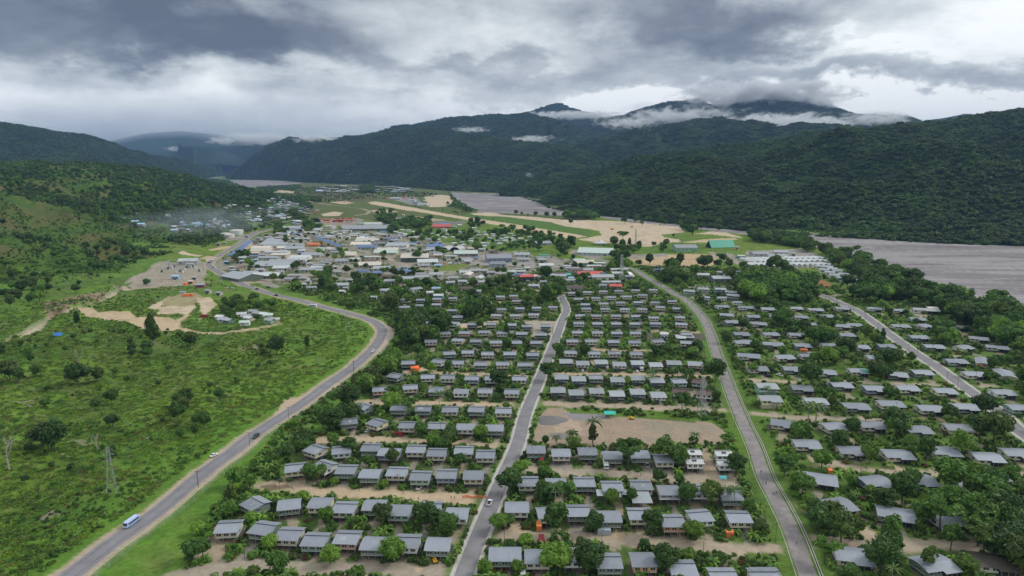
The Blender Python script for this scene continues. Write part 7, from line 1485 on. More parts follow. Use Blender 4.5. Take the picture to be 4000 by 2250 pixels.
KNM = {'b0': ('dense dark', 'tree'), 'b1': ('broad dark', 'tree'), 'b2': ('leafy green', 'tree'), 'b3': ('flat crowned', 'tree'), 'b4': ('bright green', 'tree'), 'b5': ('tall dark', 'tree'), 'b6': ('thin crowned', 'tree'), 't0': ('spire shaped', 'tree'), 'p0': ('tall', 'palm'), 'p1': ('bushy', 'palm'), 'n0': ('big leaved', 'banana plant'), 'n1': ('broad leaved', 'banana plant'), 'x0': ('bare pale', 'tree'), 'x1': ('leafless grey', 'tree')}
TL = []
for i in ind:
    k_ = KEYS[TV[i]]; x, y, h = TX[i], TY[i], TH[i]; px_, py_, _ = proj(x, y, TZ[i])
    ad, nm = KNM[k_]
    best = min(HOUSES, key=lambda q_: (q_['x'] - x) ** 2 + (q_['y'] - y) ** 2); dd = math.hypot(best['x'] - x, best['y'] - y)
    if dd < 26:
        rel = 'behind' if y > best['y'] + 3.5 and abs(x - best['x']) < 8 else 'in front of' if y < best['y'] - 3.5 and abs(x - best['x']) < 8 else ('left of' if x < best['x'] else 'right of')
        lab = '%s %s %s the %s' % (ad, nm, rel, best['short'])
    elif inpoly(np.array([px_]), np.array([py_]), MEADOW)[0]:
        zone = 'near the power line' if py_ > 1700 else 'in the lower meadow' if py_ > 1480 else 'in the upper meadow below the gravel pit' if py_ > 1330 else 'on the slope above the gully'
        lab = '%s %s %s, %s' % (ad, nm, zone, 'far left' if px_ < 350 else 'left of middle' if px_ < 700 else 'toward the highway')
    else: lab = '%s %s %s' % (ad, nm, 'beside the sports ground' if 2050 < px_ < 2950 and 1600 < py_ < 1800 else 'near the river bank' if px_ > 3000 and py_ < 1300 else 'at the edge of the housing, %s' % ('left side' if px_ < 1700 else 'centre' if px_ < 3000 else 'right side'))
    TL.append((lab, px_, i, nm, k_, dd))
byl = {}
for q_ in TL: byl.setdefault(q_[0], []).append(q_)
for lab0, L2 in byl.items():
  for j_, (lab, px_, i, nm, k_, dd) in enumerate(sorted(L2, key=lambda q_: q_[1])):
    x, y, h = TX[i], TY[i], TH[i]
    if len(L2) > 1: lab = lab.replace(' in front of ', ' below ') + ', ' + ORD[j_ % 20] + (' from left' if len(lab.split()) < 14 else '')
    nm_ = 'tree' if nm == 'tree' else 'palm_tree' if nm == 'palm' else 'banana_plant'
    r_ = bpy.data.objects.new(nm_, None); COL.objects.link(r_); r_.location = (x, y, TZ[i]); s0 = h / 10 * (.98); wv_ = rnd.uniform(.92, 1.12); r_.scale = (s0 * wv_, s0 * wv_, s0); r_.rotation_euler = (0, 0, rnd.uniform(0, 6.28))
    tag(r_, lab, nm, 'larger trees among the houses' if dd < 26 else 'single trees in the open land')
    for nme, me in (('crown', PRO[k_][0]), ('trunk', PRO[k_][1])):
        o = bpy.data.objects.new(nme, me); COL.objects.link(o); o.parent = r_
# ---- garden shrubs
rs = np.random.RandomState(5)
def scat_region(poly, n, hmin, hmax, name, label, vs, coll=C_SHR, pad=.3, fr=.30, noise=(18, .36), keep=.1, base=3.0, roadpad=-1.2, box=None):
    x0, x1, y0, y1 = box
    x = rs.uniform(x0, x1, n); y = y0 * (y1 / y0) ** rs.uniform(0, 1, n) if y0 > 100 else rs.uniform(y0, y1, n)
    bx, by, dp = nproj(x, y); ok = inpoly(bx, by, poly) & ~inpoly(bx, by, RIVER) & (bx > -150) & (bx < 4150) & (by < 2400)
    ok &= (rs.uniform(0, 1, n) < (.15 if fr < 5 else .04)) | (fbm(x, y, noise[0], 3, 81) > noise[1])
    for np_ in NOTREE: ok &= ~inpoly(bx, by, np_)
    x, y = x[ok], y[ok]; ok = free_mask(x, y, pad, roadpad); x, y = x[ok], y[ok]
    if poly is TOWN:
        bx, by, _ = nproj(x, y); kp = (bx < 2850 + (by - 1200) * .25) | (rs.uniform(0, 1, len(x)) < .45); x, y = x[kp], y[kp]
    h = rs.uniform(hmin, hmax, len(x)); z = gz(x, y)
    ok = view_ok(x, y, z, h, h * .6, fr, keep, rs) if fr < 5 else np.ones(len(x), bool)
    for pl in BARE: bx, by, _ = nproj(x, y); ok &= ~inpoly(bx, by, pl)
    x, y, z, h = x[ok], y[ok], z[ok], h[ok]
    scatter(name, label, np.stack([x, y, z], -1), h / base * 1.25, rs.choice(vs, len(x)), coll)
    return len(x)
n1_ = scat_region(TOWN, 210000, .7, 2.4, 'shrubs', 'garden shrubs, hedges and banana plants between the houses', [0, 0, 0, 0, 1, 1, 1, 1, 2, 2, 3, 3, 3, 4, 5, 6], box=(-330, 900, 180, 1150))
n2_ = scat_region(MEADOW, 34000, .4, 1.5, 'scrub', 'low scrub scattered over the meadow left of the highway', [0, 1, 1, 2, 3], fr=9, noise=(55, .57), box=(-560, 10, 175, 900), roadpad=1)
n3_ = scat_region(MEADOW, 30000, .5, 1.0, 'grass', 'rough grass of the meadow left of the highway', [0, 1, 2], coll=C_GR, fr=9, noise=(30, .3), box=(-420, 10, 175, 620), base=.8, roadpad=1)
print('COUNTS', NT, len(TX), n1_, n2_, n3_)
# ------------------------------------------------------------------ street furniture, vehicles, people
WOOD = mat('pole_wood', (.13, .11, .09), .9); STEEL = mat('galvanised', (.42, .44, .45), .5, metal=.4); RUB = mat('tyre', (.02, .02, .02), .9)
def pole_parts():
    m = MB(); m.tube((0, 0, -.2), (0, 0, 8.6), .12, .09, 7)
    a = MB().box(-1.2, 1.2, -.06, .06, 8.3, 8.45); b_ = MB()
    for x in (-1.1, -.5, .5, 1.1): b_.tube((x, 0, 8.453), (x, 0, 8.7), .05, .04, 5)
    return [('shaft', m.mesh('shaft', [WOOD])), ('crossarm', a.mesh('crossarm', [WOOD])), ('insulators', b_.mesh('insulators', [mat('insulator', (.5, .5, .48))]))]
PP = pole_parts()
PL = [('A', '163,460', 'the highway bottom left'), ('A', '1173,470 848,535 1835,490 550,1060 2308,1105 2400,900 2398,300', 'the left block'), ('B', '365,918 1180,962 1682,1032 2032,1042 597,228 1153,302 892,882 402,562 2065,657 222,470 40,900', 'the middle block'),
      ('C', '1080,388 63,342 303,995', 'the right street side'), ('E', '470,545 885,212 2470,172 2283,642 2145,942 1710,852 1840,1180 1345,1200 2035,1210', 'the left block'), ('F', '775,952 1393,942 1805,1002 1980,1117 155,190', 'the sports ground'),
      ('G', '1105,147 975,50 1410,362 1497,402 1797,667 1907,712 2255,987 2183,1022 1090,492 1653,367 1288,972 2085,652 920,642 655,332 1320,162 77,320', 'the diagonal street'), ('R', '1937,667 1327,1114 2372,347 1675,845', 'the long highway fence'), ('H', '2220,480 2232,600 2122,900 50,740 140,900', 'the upper left block'),
      ('I', '1085,130 1565,480 1187,270 2458,780 2290,550', 'the upper street'), ('J', '1120,675 1253,745 1345,810 1445,880 75,890', 'the river side street'), ('L', '455,790 205,510 190,500 510,400', 'the camp road'), ('P', '865,715 1030,600 1600,520 1030,560', 'the playing field')]
for (t_, s_, w_) in PL:
    for i, (x_, y_) in enumerate(sorted(TP(t_, s_))):
        p = flat(x_, y_); s0 = rnd.uniform(.70, .80)
        assemble('power_pole', PP, (p.x, p.y, gzs(p.x, p.y)), R(rnd.uniform(-30, 30)), 'thin power pole beside %s, %s from left' % (w_, ORD[i]), 'power pole', 'power poles along the streets', (s0, s0, s0))
def lattice(h, b0, b1, arms=(), label='', at=(0, 0), red=False, wid=.09):
    m = MB(); n = max(5, int(h / 3)); 
    def c(k, z): f = 1 - z / h; w = b1 + (b0 - b1) * f ** 1.3; return [(w, w, z), (-w, w, z), (-w, -w, z), (w, -w, z)][k]
    legs = [MB() for _ in range(4)]
    for i in range(n):
        z0, z1 = h * i / n, h * (i + 1) / n
        for k in range(4):
            legs[k].tube(c(k, z0), c(k, z1), wid, n=4); m.tube(c(k, z0), c((k + 1) % 4, z1), wid * .6, n=4); m.tube(c((k + 1) % 4, z0), c(k, z1), wid * .6, n=4)
    ps = [('tower_leg', l_.mesh('tower_leg', [STEEL])) for l_ in legs] + [('bracing', m.mesh('bracing', [STEEL]))]
    for z, w in arms:
        a = MB(); a.tube((-w, 0, z), (w, 0, z), wid * .8, n=4); a.tube((-w, 0, z), (0, 0, z + 1.2), wid * .6, n=4); a.tube((w, 0, z), (0, 0, z + 1.2), wid * .6, n=4); ps.append(('arm', a.mesh('arm', [STEEL])))
    return ps
def tower(t_, bx_, by_, tx_, ty_, b0, b1, arms, label, wid=.09, name='lattice_tower'):
    p = land(*tp(t_, bx_, by_)); h = far(*tp(t_, tx_, ty_), p.y).z - p.z
    assemble(name, lattice(h, b0, b1, [(h * f, w) for f, w in arms], wid=wid), (p.x, p.y, p.z), R(20), label, 'tower')
tower('D', 1130, 605, 1070, 150, 1.7, .35, ((.72, 2.4), (.84, 2.0), (.95, 1.6)), 'steel lattice power pylon standing in the meadow by the highway', .06)
tower('F', 1650, 990, 1665, 590, 1.7, .5, (), 'steel lattice radio tower beside the sports ground', .11)
tower('E', 410, 125, 405, -60, 2.0, .5, ((.8, 2), (.92, 1.7)), 'faint lattice pylon in the meadow inside the highway bend', .05)
tower('I', 730, 215, 728, -150, 1.8, .9, (), 'tall lattice tower beside the school', .14)
tower('L', 190, 820, 175, 560, 2.4, .6, ((.7, 2.5), (.82, 2.2), (.94, 1.8)), 'lattice pylon beside the highway junction', .14)
tower('P', 728, 425, 733, 250, .9, .5, (), 'thin lattice mast in front of the bare earth', .14)
# roadside fence
fpts = []; 
for i in range(len(H_) - 1):
    d = (H_[i + 1] - H_[i]).normalized(); fpts.append(H_[i] + Vector((d.y, -d.x, 0)) * 8.6)
acc = 0; lastp = fpts[0]; posts = [fpts[0]]
for p in fpts[1:]:
    acc += (p - lastp).length; lastp = p
    if acc > 3.4: posts.append(p); acc = 0
posts = [p for p in posts if 150 < p.y < 560 and proj(p.x, p.y, 0)[1] > 1285][:110]
GALV = mat('fence_metal', (.38, .40, .39), .6)
fr_ = bpy.data.objects.new('fence', None); COL.objects.link(fr_); fr_.location = posts[0]; tag(fr_, 'long wire fence with grey posts along the right side of the highway', 'fence')
pm = MB().box(-.07, .07, -.07, .07, 0, 1.7).mesh('post', [GALV]); wm_ = MB()
for a, b_ in zip(posts[:-1], posts[1:]):
    o = bpy.data.objects.new('post', pm); COL.objects.link(o); o.parent = fr_; o.location = a - posts[0]
    for z in (.2, .55, .9, 1.25, 1.6): wm_.tube(tuple(a - posts[0] + Vector((0, 0, z))), tuple(b_ - posts[0] + Vector((0, 0, z))), .022, n=3)
o = link('wire', wm_.mesh('wire', [GALV]), fr_)
# car park / fire station style fence pieces are too fine to see
PAINT = {'white': (.75, .76, .76), 'paleblue': (.42, .52, .78), 'black': (.02, .022, .025), 'dark': (.035, .045, .05), 'silver': (.45, .47, .48), 'red': (.42, .05, .04), 'blue': (.12, .2, .5), 'orange': (.78, .22, .06), 'yellow': (.75, .45, .04)}
WHEEL = MB().tube((-.12, 0, 0), (.12, 0, 0), .36, n=12).mesh('wheel', [RUB]); HUB = MB().tube((-.14, 0, 0), (.14, 0, 0), .18, n=8).mesh('rim', [STEEL])
LAMP = MB().box(-.22, .22, -.03, .03, -.08, .08).mesh('headlight', [mat('lamp_glass', (.8, .8, .75), .2)]); TLAMP = MB().box(-.2, .2, -.03, .03, -.1, .1).mesh('tail_light', [mat('tail_red', (.4, .02, .02), .3)])
def vehicle(kind, colk):
    pm = mat('paint_' + colk, PAINT[colk], .3, var=.02, spec=.5); L_, Wd, Hh = {'sedan': (4.5, 1.75, 1.45), 'suv': (4.8, 1.9, 1.8), 'pickup': (5.2, 1.85, 1.75), 'bus': (8.2, 2.3, 2.9), 'van': (5.2, 1.9, 2.1), 'truck': (7, 2.3, 2.9)}[kind]
    h = L_ / 2; b0 = .35
    prof = {'sedan': [(-h, b0), (h, b0), (h, .75), (h - 1.2, .9), (-h + .9, .95), (-h, .8)], 'suv': [(-h, b0), (h, b0), (h, .85), (h - 1.1, 1.05), (-h, 1.05)], 'pickup': [(-h, .4), (h, .4), (h, .9), (h - 1.2, 1.08), (-h, 1.08)],
            'bus': [(-h, b0), (h, b0), (h, 1.2), (h - .15, 2.8), (h - .5, Hh), (-h + .3, Hh), (-h, 2.7)], 'van': [(-h, b0), (h, b0), (h, .95), (h - .6, 1.15), (h - 1.2, 2.0), (-h + .2, 2.1), (-h, 1.9)], 'truck': [(h - 2.0, .5), (h, .5), (h, 1.3), (h - .3, 2.3), (h - 1.9, 2.35)]}[kind]
    body = MB().prism([(p[0], p[1]) for p in prof], -Wd / 2, Wd / 2, 'x')
    ps = []
    cab = {'sedan': [(-h + .75, .93), (h - 1.35, .9), (h - 2.0, 1.42), (-h + 1.3, 1.45)], 'suv': [(-h + .05, 1.05), (h - 1.2, 1.05), (h - 1.8, 1.75), (-h + .3, 1.8)], 'pickup': [(-.5, 1.08), (h - 1.3, 1.08), (h - 1.9, 1.72), (-.35, 1.75)]}.get(kind)
    if cab:
        ps.append(('windows', MB().prism(cab, -Wd / 2 + .12, Wd / 2 - .12, 'x').mesh('windows', [GLASS])))
        y0, y1 = cab[3][0] - .08, cab[2][0] + .08; z = cab[3][1]; ps.append(('roof_panel', MB().box(-Wd / 2 + .14, Wd / 2 - .14, y0, y1, z - .04, z + .05).mesh('roof_panel', [pm])))
    if kind == 'pickup': ps.append(('tray', MB().box(-Wd / 2 + .15, Wd / 2 - .15, -h + .12, -.6, 1.083, 1.09).mesh('tray', [DARKM])))
    if kind in ('bus', 'van'):
        z0, z1 = (1.35, 2.25) if kind == 'bus' else (1.2, 1.8)
        n = 5 if kind == 'bus' else 3
        for s_ in (-1, 1):
            for i in range(n):
                y0 = -h + .4 + (L_ - 1.2) * i / n; ps.append(('window', MB().box(s_ * Wd / 2 - .03, s_ * Wd / 2 + .03, y0 + .08, y0 + (L_ - 1.2) / n - .08, z0, z1).mesh('window', [GLASS])))
        ps.append(('windscreen', MB().box(-Wd / 2 + .15, Wd / 2 - .15, h - (.12 if kind == 'bus' else .85), h + (.02 if kind == 'bus' else -.5), z0, z1 + .2).mesh('windscreen', [GLASS])))
        if kind == 'bus': ps.append(('stripe', MB().box(-Wd / 2 - .02, Wd / 2 + .02, -h + .1, h - .2, .55, .85).mesh('stripe', [mat('paint_blue', PAINT['blue'], .3)])))
    if kind == 'truck':
        ps.append(('cargo_box', MB().box(-Wd / 2, Wd / 2, -h, h - 2.15, .9, Hh).mesh('cargo_box', [pm]))); ps.append(('windscreen', MB().box(-Wd / 2 + .15, Wd / 2 - .15, h - .35, h - .02, 1.35, 2.1).mesh('windscreen', [GLASS])))
    ps.append(('body', body.mesh('body', [pm])))
    for sx in (-1, 1):
        for sy in (-1, 1): ps.append(('wheel', WHEEL, (sx * (Wd / 2 - .1), sy * (h - .9), .36), 0))
        ps.append(('headlight', LAMP, (sx * (Wd / 2 - .35), h + .01, .7), 0)); ps.append(('tail_light', TLAMP, (sx * (Wd / 2 - .3), -h - .01, .8), 0))
    return ps
VK = {}
def put(kind, colk, t_, x_, y_, head, label, s0=1.0, z=0.06, group=None):
    if (kind, colk) not in VK: VK[(kind, colk)] = vehicle(kind, colk)
    p = flat(*tp(t_, x_, y_)); zz = gzs(p.x, p.y)
    nm = {'sedan': 'parked_car', 'suv': 'parked_car', 'pickup': 'pickup_truck', 'bus': 'bus', 'van': 'van', 'truck': 'box_truck'}[kind]
    s0 *= .82
    r = assemble(nm, VK[(kind, colk)], (p.x, p.y, zz + z), R(head - 90), label, {'sedan': 'car', 'suv': 'car', 'pickup': 'pickup', 'bus': 'bus', 'van': 'van', 'truck': 'truck'}[kind], group, (s0, s0, s0))
    return r
put('bus', 'paleblue', 'D', 1325, 925, 261, 'white and blue bus driving down the highway at the bottom left', .9, .1)
put('suv', 'dark', 'A', 643, 42, 261, 'dark four wheel drive on the highway', 1.05, .1)
put('sedan', 'white', 'D', 2155, 238, 66, 'white car parked on the grass beside the highway', 1.0, .1)
put('pickup', 'white', 'B', 242, 600, 78, 'white pickup driving up the middle street', 1.0, .1)
for a in [('pickup', 'white', 'A', 2018, 468, 75, 'white pickup parked in the driveway of the mint green house'), ('suv', 'dark', 'B', 623, 240, 95, 'dark car parked left of the dark red container'), ('suv', 'black', 'B', 1080, 258, 90, 'black car parked left of the white truck'), ('truck', 'white', 'B', 1215, 290, 270, 'white truck parked in front of the grey-green house'),
          ('pickup', 'silver', 'B', 1560, 285, 90, 'silver pickup parked under the thin tree'), ('sedan', 'silver', 'B', 345, 1095, 90, 'silver car under the wide house in the front row'), ('van', 'white', 'B', 522, 1195, 90, 'white van at the bottom edge of the picture'), ('sedan', 'white', 'E', 667, 345, 250, 'white car on the inside of the highway bend'),
          ('suv', 'silver', 'E', 1030, 508, 60, 'grey car beside the orange tarpaulin'), ('suv', 'white', 'E', 1300, 490, 120, 'white car beside the turned white house'), ('sedan', 'white', 'E', 610, 1150, 60, 'white car in the yard of the turned yellow house'), ('sedan', 'white', 'E', 420, 1115, 100, 'white car half under the dark trees'),
          ('sedan', 'white', 'E', 1700, 1155, 90, 'white car right of the white house'), ('suv', 'white', 'E', 2050, 805, 90, 'white car under the cream house by the street'), ('sedan', 'white', 'F', 453, 540, 90, 'nearest of two white cars in one driveway'), ('sedan', 'white', 'F', 460, 508, 90, 'second white car behind another in one driveway'),
          ('van', 'white', 'F', 697, 515, 90, 'white van between the pale roofed houses'), ('sedan', 'white', 'F', 1003, 552, 90, 'white car left of the small box truck'), ('truck', 'white', 'F', 1043, 530, 270, 'small white box truck in the middle block'), ('suv', 'white', 'F', 1228, 862, 85, 'white four wheel drive in front of the white house by the lane'),
          ('sedan', 'silver', 'F', 1580, 520, 90, 'silver car under the rightmost pale roofed house'), ('suv', 'silver', 'F', 1595, 825, 90, 'grey car left of the radio tower'), ('sedan', 'red', 'F', 1648, 845, 90, 'red car behind the radio tower'), ('suv', 'black', 'F', 2318, 600, 150, 'black car on the grey yard right of the walking road'),
          ('pickup', 'white', 'F', 2435, 588, 120, 'white pickup beside a leafy tree right of the black car'), ('suv', 'white', 'F', 2297, 885, 90, 'white car in front of the high yellow house'), ('sedan', 'white', 'J', 1207, 692, 60, 'white car on the diagonal street near its top'), ('sedan', 'white', 'I', 1243, 255, 300, 'white car at the corner of the upper street'),
          ('van', 'white', 'I', 1655, 262, 0, 'white van on the cross street by the shops'), ('bus', 'white', 'L', 107, 547, 250, 'white bus at the far highway bend'), ('suv', 'dark', 'L', 57, 572, 60, 'dark car near the white bus'), ('sedan', 'black', 'L', 103, 632, 300, 'black car on the highway below the bus'), ('bus', 'white', 'E', 57, -105, 170, 'white bus on the highway above the meadow'),
          ('suv', 'dark', 'L', 655, 905, 150, 'grey car on the highway past the junction'), ('suv', 'black', 'L', 897, 985, 150, 'black car on the highway below the junction'), ('suv', 'black', 'L', 805, 885, 0, 'black car parked by the highway junction'), ('sedan', 'white', 'L', 272, 890, 20, 'left of two white cars beside the village'), ('sedan', 'white', 'L', 335, 890, 20, 'right of two white cars beside the village'),
          ('sedan', 'white', 'L', 835, 830, 120, 'white car in the lay-by at the junction'), ('sedan', 'white', 'M', 985, 583, 0, 'white car beside the long pale green shops'), ('sedan', 'silver', 'M', 1065, 576, 0, 'silver car beside the long pale green shops'), ('sedan', 'white', 'M', 1035, 722, 10, 'white car at the end of the grass oval'), ('sedan', 'silver', 'M', 1085, 732, 10, 'silver car at the end of the grass oval'),
          ('suv', 'white', 'M', 1525, 878, 10, 'left of two white cars by the red roofed store'), ('suv', 'white', 'M', 1560, 872, 10, 'right of two white cars by the red roofed store'), ('suv', 'silver', 'M', 2245, 632, 0, 'silver car leaving the car park'), ('van', 'white', 'M', 1815, 905, 0, 'white van in front of the red roofed store'),
          ('van', 'orange', 'L', 1930, 560, 0, 'orange van beside the green grey building'), ('sedan', 'white', 'G', 1245, 402, 60, 'white car on the pale lot by the diagonal street')]:
    put(*a[:5], a[5], a[6])
k = 0
for i in range(10): put('suv' if i % 3 else 'sedan', ['white', 'white', 'silver'][i % 3], 'P', 145 + i * 23, 462 + i * 5.2, 100, 'car in the row in front of the pale blue shops, %s from left' % ORD[i], group='cars parked at the pale blue shops')
for i in range(14): put(['suv', 'van', 'truck', 'pickup'][i % 4], ['white', 'white', 'silver', 'yellow', 'white', 'blue'][i % 6], 'M', 700 + (i % 7) * 42 + rnd.uniform(-8, 8), 655 + (i // 7) * 26 + rnd.uniform(-4, 4), rnd.uniform(0, 180), '%s %s in the crowded lot behind the grass oval' % (['white', 'white', 'silver', 'yellow', 'white', 'blue'][i % 6], ['four wheel drive', 'van', 'truck', 'pickup'][i % 4]), group='vehicles in the lot behind the oval')
for i in range(6): put('suv', ['white', 'silver'][i % 2], 'M', 2088 + (i % 2) * 20, 575 + (i // 2) * 15, 10, 'car in the small car park, %s in order from the back' % ORD[i], group='cars in the small car park')
# containers
def container(t_, x_, y_, colk, yaw, label, L_=6.1, group=None, z=0):
    p = flat(*tp(t_, x_, y_)); key = ('cont', colk, L_)
    def mk():
        c = {'orange': (.80, .22, .08), 'red': (.26, .03, .035), 'grey': (.38, .43, .48), 'rust': (.5, .13, .05), 'white': (.6, .6, .58), 'green': (.08, .2, .12)}[colk]
        pm = mat('container_' + colk, c, .6, var=.08, rand=.2)
        m = MB(); n = 14
        for i in range(n):
            x0 = -L_ / 2 + L_ * i / n; m.box(x0 + .04, x0 + L_ / n - .04, -1.24, 1.24, .12, 2.5)
        ps = [('corrugated_sides', m.mesh('corrugated_sides', [pm])), ('shell', MB().box(-L_ / 2, L_ / 2, -1.2, 1.2, .05, 2.6).mesh('shell', [pm]))]
        for s_ in (-1, 1): ps.append(('door', MB().box(L_ / 2, L_ / 2 + .06, s_ * .6 - .56, s_ * .6 + .56, .2, 2.45).mesh('door', [pm])))
        return ps
    s0 = .72 if t_ in 'ABCEFG' else .9
    return assemble('shipping_container', cached(key, mk), (p.x, p.y, gzs(p.x, p.y) + z), R(yaw), label, 'container', group, (s0, s0, s0))
container('B', 675, 245, 'red', 90, 'dark red container beside the parked dark car'); container('B', 655, 800, 'orange', 90, 'bright orange container standing end on in the third row yard', 6.1); container('B', 1200, 850, 'grey', 0, 'blue grey container beside the grey lane')
container('B', 677, 925, 'red', 90, 'dark red container at the edge of the front lane'); container('B', 2250, 868, 'orange', 0, 'small orange container in the right yard of the middle block', 3.6); container('E', 905, 1190, 'red', -2, 'dark red container behind the tan lane in the left block', 7)
container('F', 2270, 318, 'rust', 90, 'rusty orange container beside the long bungalow', 3.6); container('G', 362, 345, 'orange', 0, 'orange container under the dark tree', 6.1); container('I', 2060, 415, 'rust', 90, 'rust red container beside the two storey houses'); container('F', 1043, 505, 'white', 90, 'pale container behind the small box truck', 3.6)
container('Q', 1700, 498, 'orange', 90, 'orange container at the edge of the power yard'); container('Q', 1700, 604, 'orange', 5, 'left orange container on the gravel clearing'); container('Q', 1738, 602, 'orange', 5, 'right orange container on the gravel clearing'); container('Q', 1670, 580, 'grey', 0, 'grey container behind the orange ones'); container('Q', 1870, 797, 'red', 0, 'small dark container at the edge of the gravel clearing')
for i in range(46):
    x_ = 1430 + (i % 16) * 31 + rnd.uniform(-8, 8); y_ = 20 + (i // 16) * 20 + rnd.uniform(-5, 5); ck = ['orange', 'red', 'rust', 'orange', 'red', 'rust', 'white', 'grey'][rnd.randrange(8)]
    container('L', x_, y_, ck, rnd.choice([0, 0, 90, 8]), '%s container, %s from left in the %s row of the container yard' % ({'red': 'dark red', 'rust': 'rust red'}.get(ck, ck), ORD[i % 16], ('back', 'middle', 'front')[i // 16]), 12.2 if i % 3 else 6.1, 'containers in the container yard', 0)
for i in range(16):
    x_ = 1290 + (i % 8) * 40; y_ = 342 + (i // 8) * 8; ck = ['red', 'orange', 'grey', 'rust'][i % 4]
    container('N', x_, y_, ck, 0, 'far %s container, %s from left in the %s row below the orange halls' % ({'red': 'dark red', 'rust': 'rust red'}.get(ck, ck), ORD[i % 8], ('back', 'front')[i // 8]), 12.2, 'far containers below the orange halls')
# teal shelter
p = flat(*tp('F', 727, 1008)); ps = [('roof', MB().prism([(-3.6, 3.0), (.6, 3.9), (3.4, 3.3), (3.4, 3.2), (.6, 3.78), (-3.6, 2.9)], -5, 5, 'x').mesh('roof', [ROOFM['teal']]))]
for sx in (-4.4, 0, 4.4):
    for sy in (-3, 3): ps.append(('post', cached('shpost', lambda: MB().tube((0, 0, 0), (0, 0, 3.05), .09).mesh('post', [STEEL])), (sx, sy, 0), 0))
ps.append(('bench', MB().box(-3.5, 3.5, 1.6, 2.2, .4, .5).box(-3.3, -3.1, 1.7, 2.1, 0, .398).box(3.1, 3.3, 1.7, 2.1, 0, .398).mesh('bench', [WOOD])))
assemble('shelter', ps, (p.x, p.y + 1, 0), 0, 'open shelter with a bright teal roof on the sports ground', 'shelter', None, (.56, .62, .7))
# yellow grader and small excavator
YEL = mat('machine_yellow', (.75, .42, .03), .45)
def digger(t_, x_, y_, yw, label, s0=1.0):
    p = flat(*tp(t_, x_, y_)); ps = [('cab', MB().prism([(-.8, 1.2), (.9, 1.2), (.7, 2.7), (-.8, 2.7)], -.2, 1.0, 'x').mesh('cab', [YEL])), ('window', MB().box(1.003, 1.05, -.6, .6, 1.6, 2.5).mesh('window', [GLASS])), ('body', MB().box(-1.3, 1.3, -2.2, .9, .95, 1.75).mesh('body', [YEL]))]
    for s_ in (-1, 1): ps.append(('track', MB().prism([(-2, .1), (1.6, .1), (2, .5), (1.6, .9), (-2, .9), (-2.3, .5)], s_ * 1.1 - .3, s_ * 1.1 + .3, 'x').mesh('track', [RUB])))
    a = MB(); a.tube((-.5, .8, 1.4), (-.5, 3.0, 3.6), .2, n=5); a.tube((-.5, 3.0, 3.6), (-.5, 4.6, 1.8), .16, n=5); ps.append(('boom', a.mesh('boom', [YEL]))); ps.append(('bucket', MB().prism([(4.2, 1.8), (5.0, 1.7), (4.7, .8), (4.0, 1.1)], -1.0, 0, 'x').mesh('bucket', [YEL])))
    assemble('excavator', ps, (p.x, p.y, gzs(p.x, p.y)), R(yw), label, 'excavator', None, (s0, s0, s0))
digger('F', 945, 1025, 100, 'yellow machine parked on the sports ground', .5); digger('A', 2142, 1085, 20, 'small yellow excavator in the garden beside the middle street', .5); digger('P', 492, 250, 60, 'digger working on the bare earth', 1.3); digger('P', 690, 225, 10, 'second digger on the bare earth', 1.3)
# gravel heaps, orange sheet, tents
def heap(t_, x_, y_, r_, h, col_, label):
    p = flat(*tp(t_, x_, y_)); rs = np.random.RandomState(int(x_)); V = []; F = []; n = 20; rg = 7
    for j in range(rg + 1):
        for i in range(n):
            a = 2 * math.pi * i / n; f = j / rg; rr2 = r_ * f * (1 + .12 * math.sin(3 * a + 1)); V.append((rr2 * math.cos(a), rr2 * math.sin(a) * .8, h * (1 - f ** 1.3) + rs.normal(0, h * .04) * (j < rg)))
    for j in range(rg):
        for i in range(n): F.append((j * n + i, (j + 1) * n + i, (j + 1) * n + (i + 1) % n, j * n + (i + 1) % n))
    o = link('gravel_heap', mk_mesh('gravel_heap', V, F, [mat('heap_' + label.split()[0], col_, .95, var=.3, nscale=1.5)], smooth=False), loc=(p.x, p.y, gzs(p.x, p.y) - .05)); tag(o, label, 'heap')
container('C', 800, 376, 'orange', 80, 'bright orange shelter box beside the grey lane', 3.2)
heap('F', 130, 1035, 8, 2.2, (.17, .16, .16), 'dark grey gravel heap on the sports ground'); heap('F', 225, 1195, 5, 1.2, (.2, .19, .18), 'low gravel pile behind the palms'); heap('L', 45, 510, 12, 3, TAN[:3] * .9, 'tan sand heap at the far highway bend'); heap('M', 340, 505, 16, 5, (.3, .28, .28), 'large grey gravel heap beside the arched hangars')
p = flat(*tp('E', 1085, 530)); m = MB(); m.prism([(-2.4, 0), (2.4, 0), (1.9, 1.7), (.3, 2.5), (-1.9, 1.8)], -2.6, 2.4, 'x'); o = link('tarpaulin', m.mesh('tarpaulin', [mat('orange_sheet', (.90, .18, .04), .6)]), loc=(p.x, p.y, 0), rz=.3); tag(o, 'bright orange tarpaulin over a heap beside the green-grey house', 'tarpaulin')
p = flat(*tp('A', 2480, 548)); m = MB()
for i in range(12): m.box(-4.6 + i * .75, -4.0 + i * .75, -.05 + .4 * math.sin(i), .05 + .4 * math.sin(i), .1, 1.0)
o = link('barrier_mesh', m.mesh('barrier_mesh', [mat('barrier_orange', (.85, .20, .10), .7)]), loc=(p.x, p.y, 0)); tag(o, 'orange barrier netting round a hole where the tan lane meets the street', 'barrier')
p = flat(*tp('B', 2197, 382)); o = link('tarpaulin', MB().prism([(-1, 0), (1, 0), (.7, .8), (-.8, .7)], -1.4, 1.4, 'x').mesh('tarpaulin', [mat('cyan_sheet', (.2, .65, .72), .6)]), loc=(p.x, p.y, 0)); tag(o, 'pale turquoise sheet on the ground near the white roofed units', 'tarpaulin')
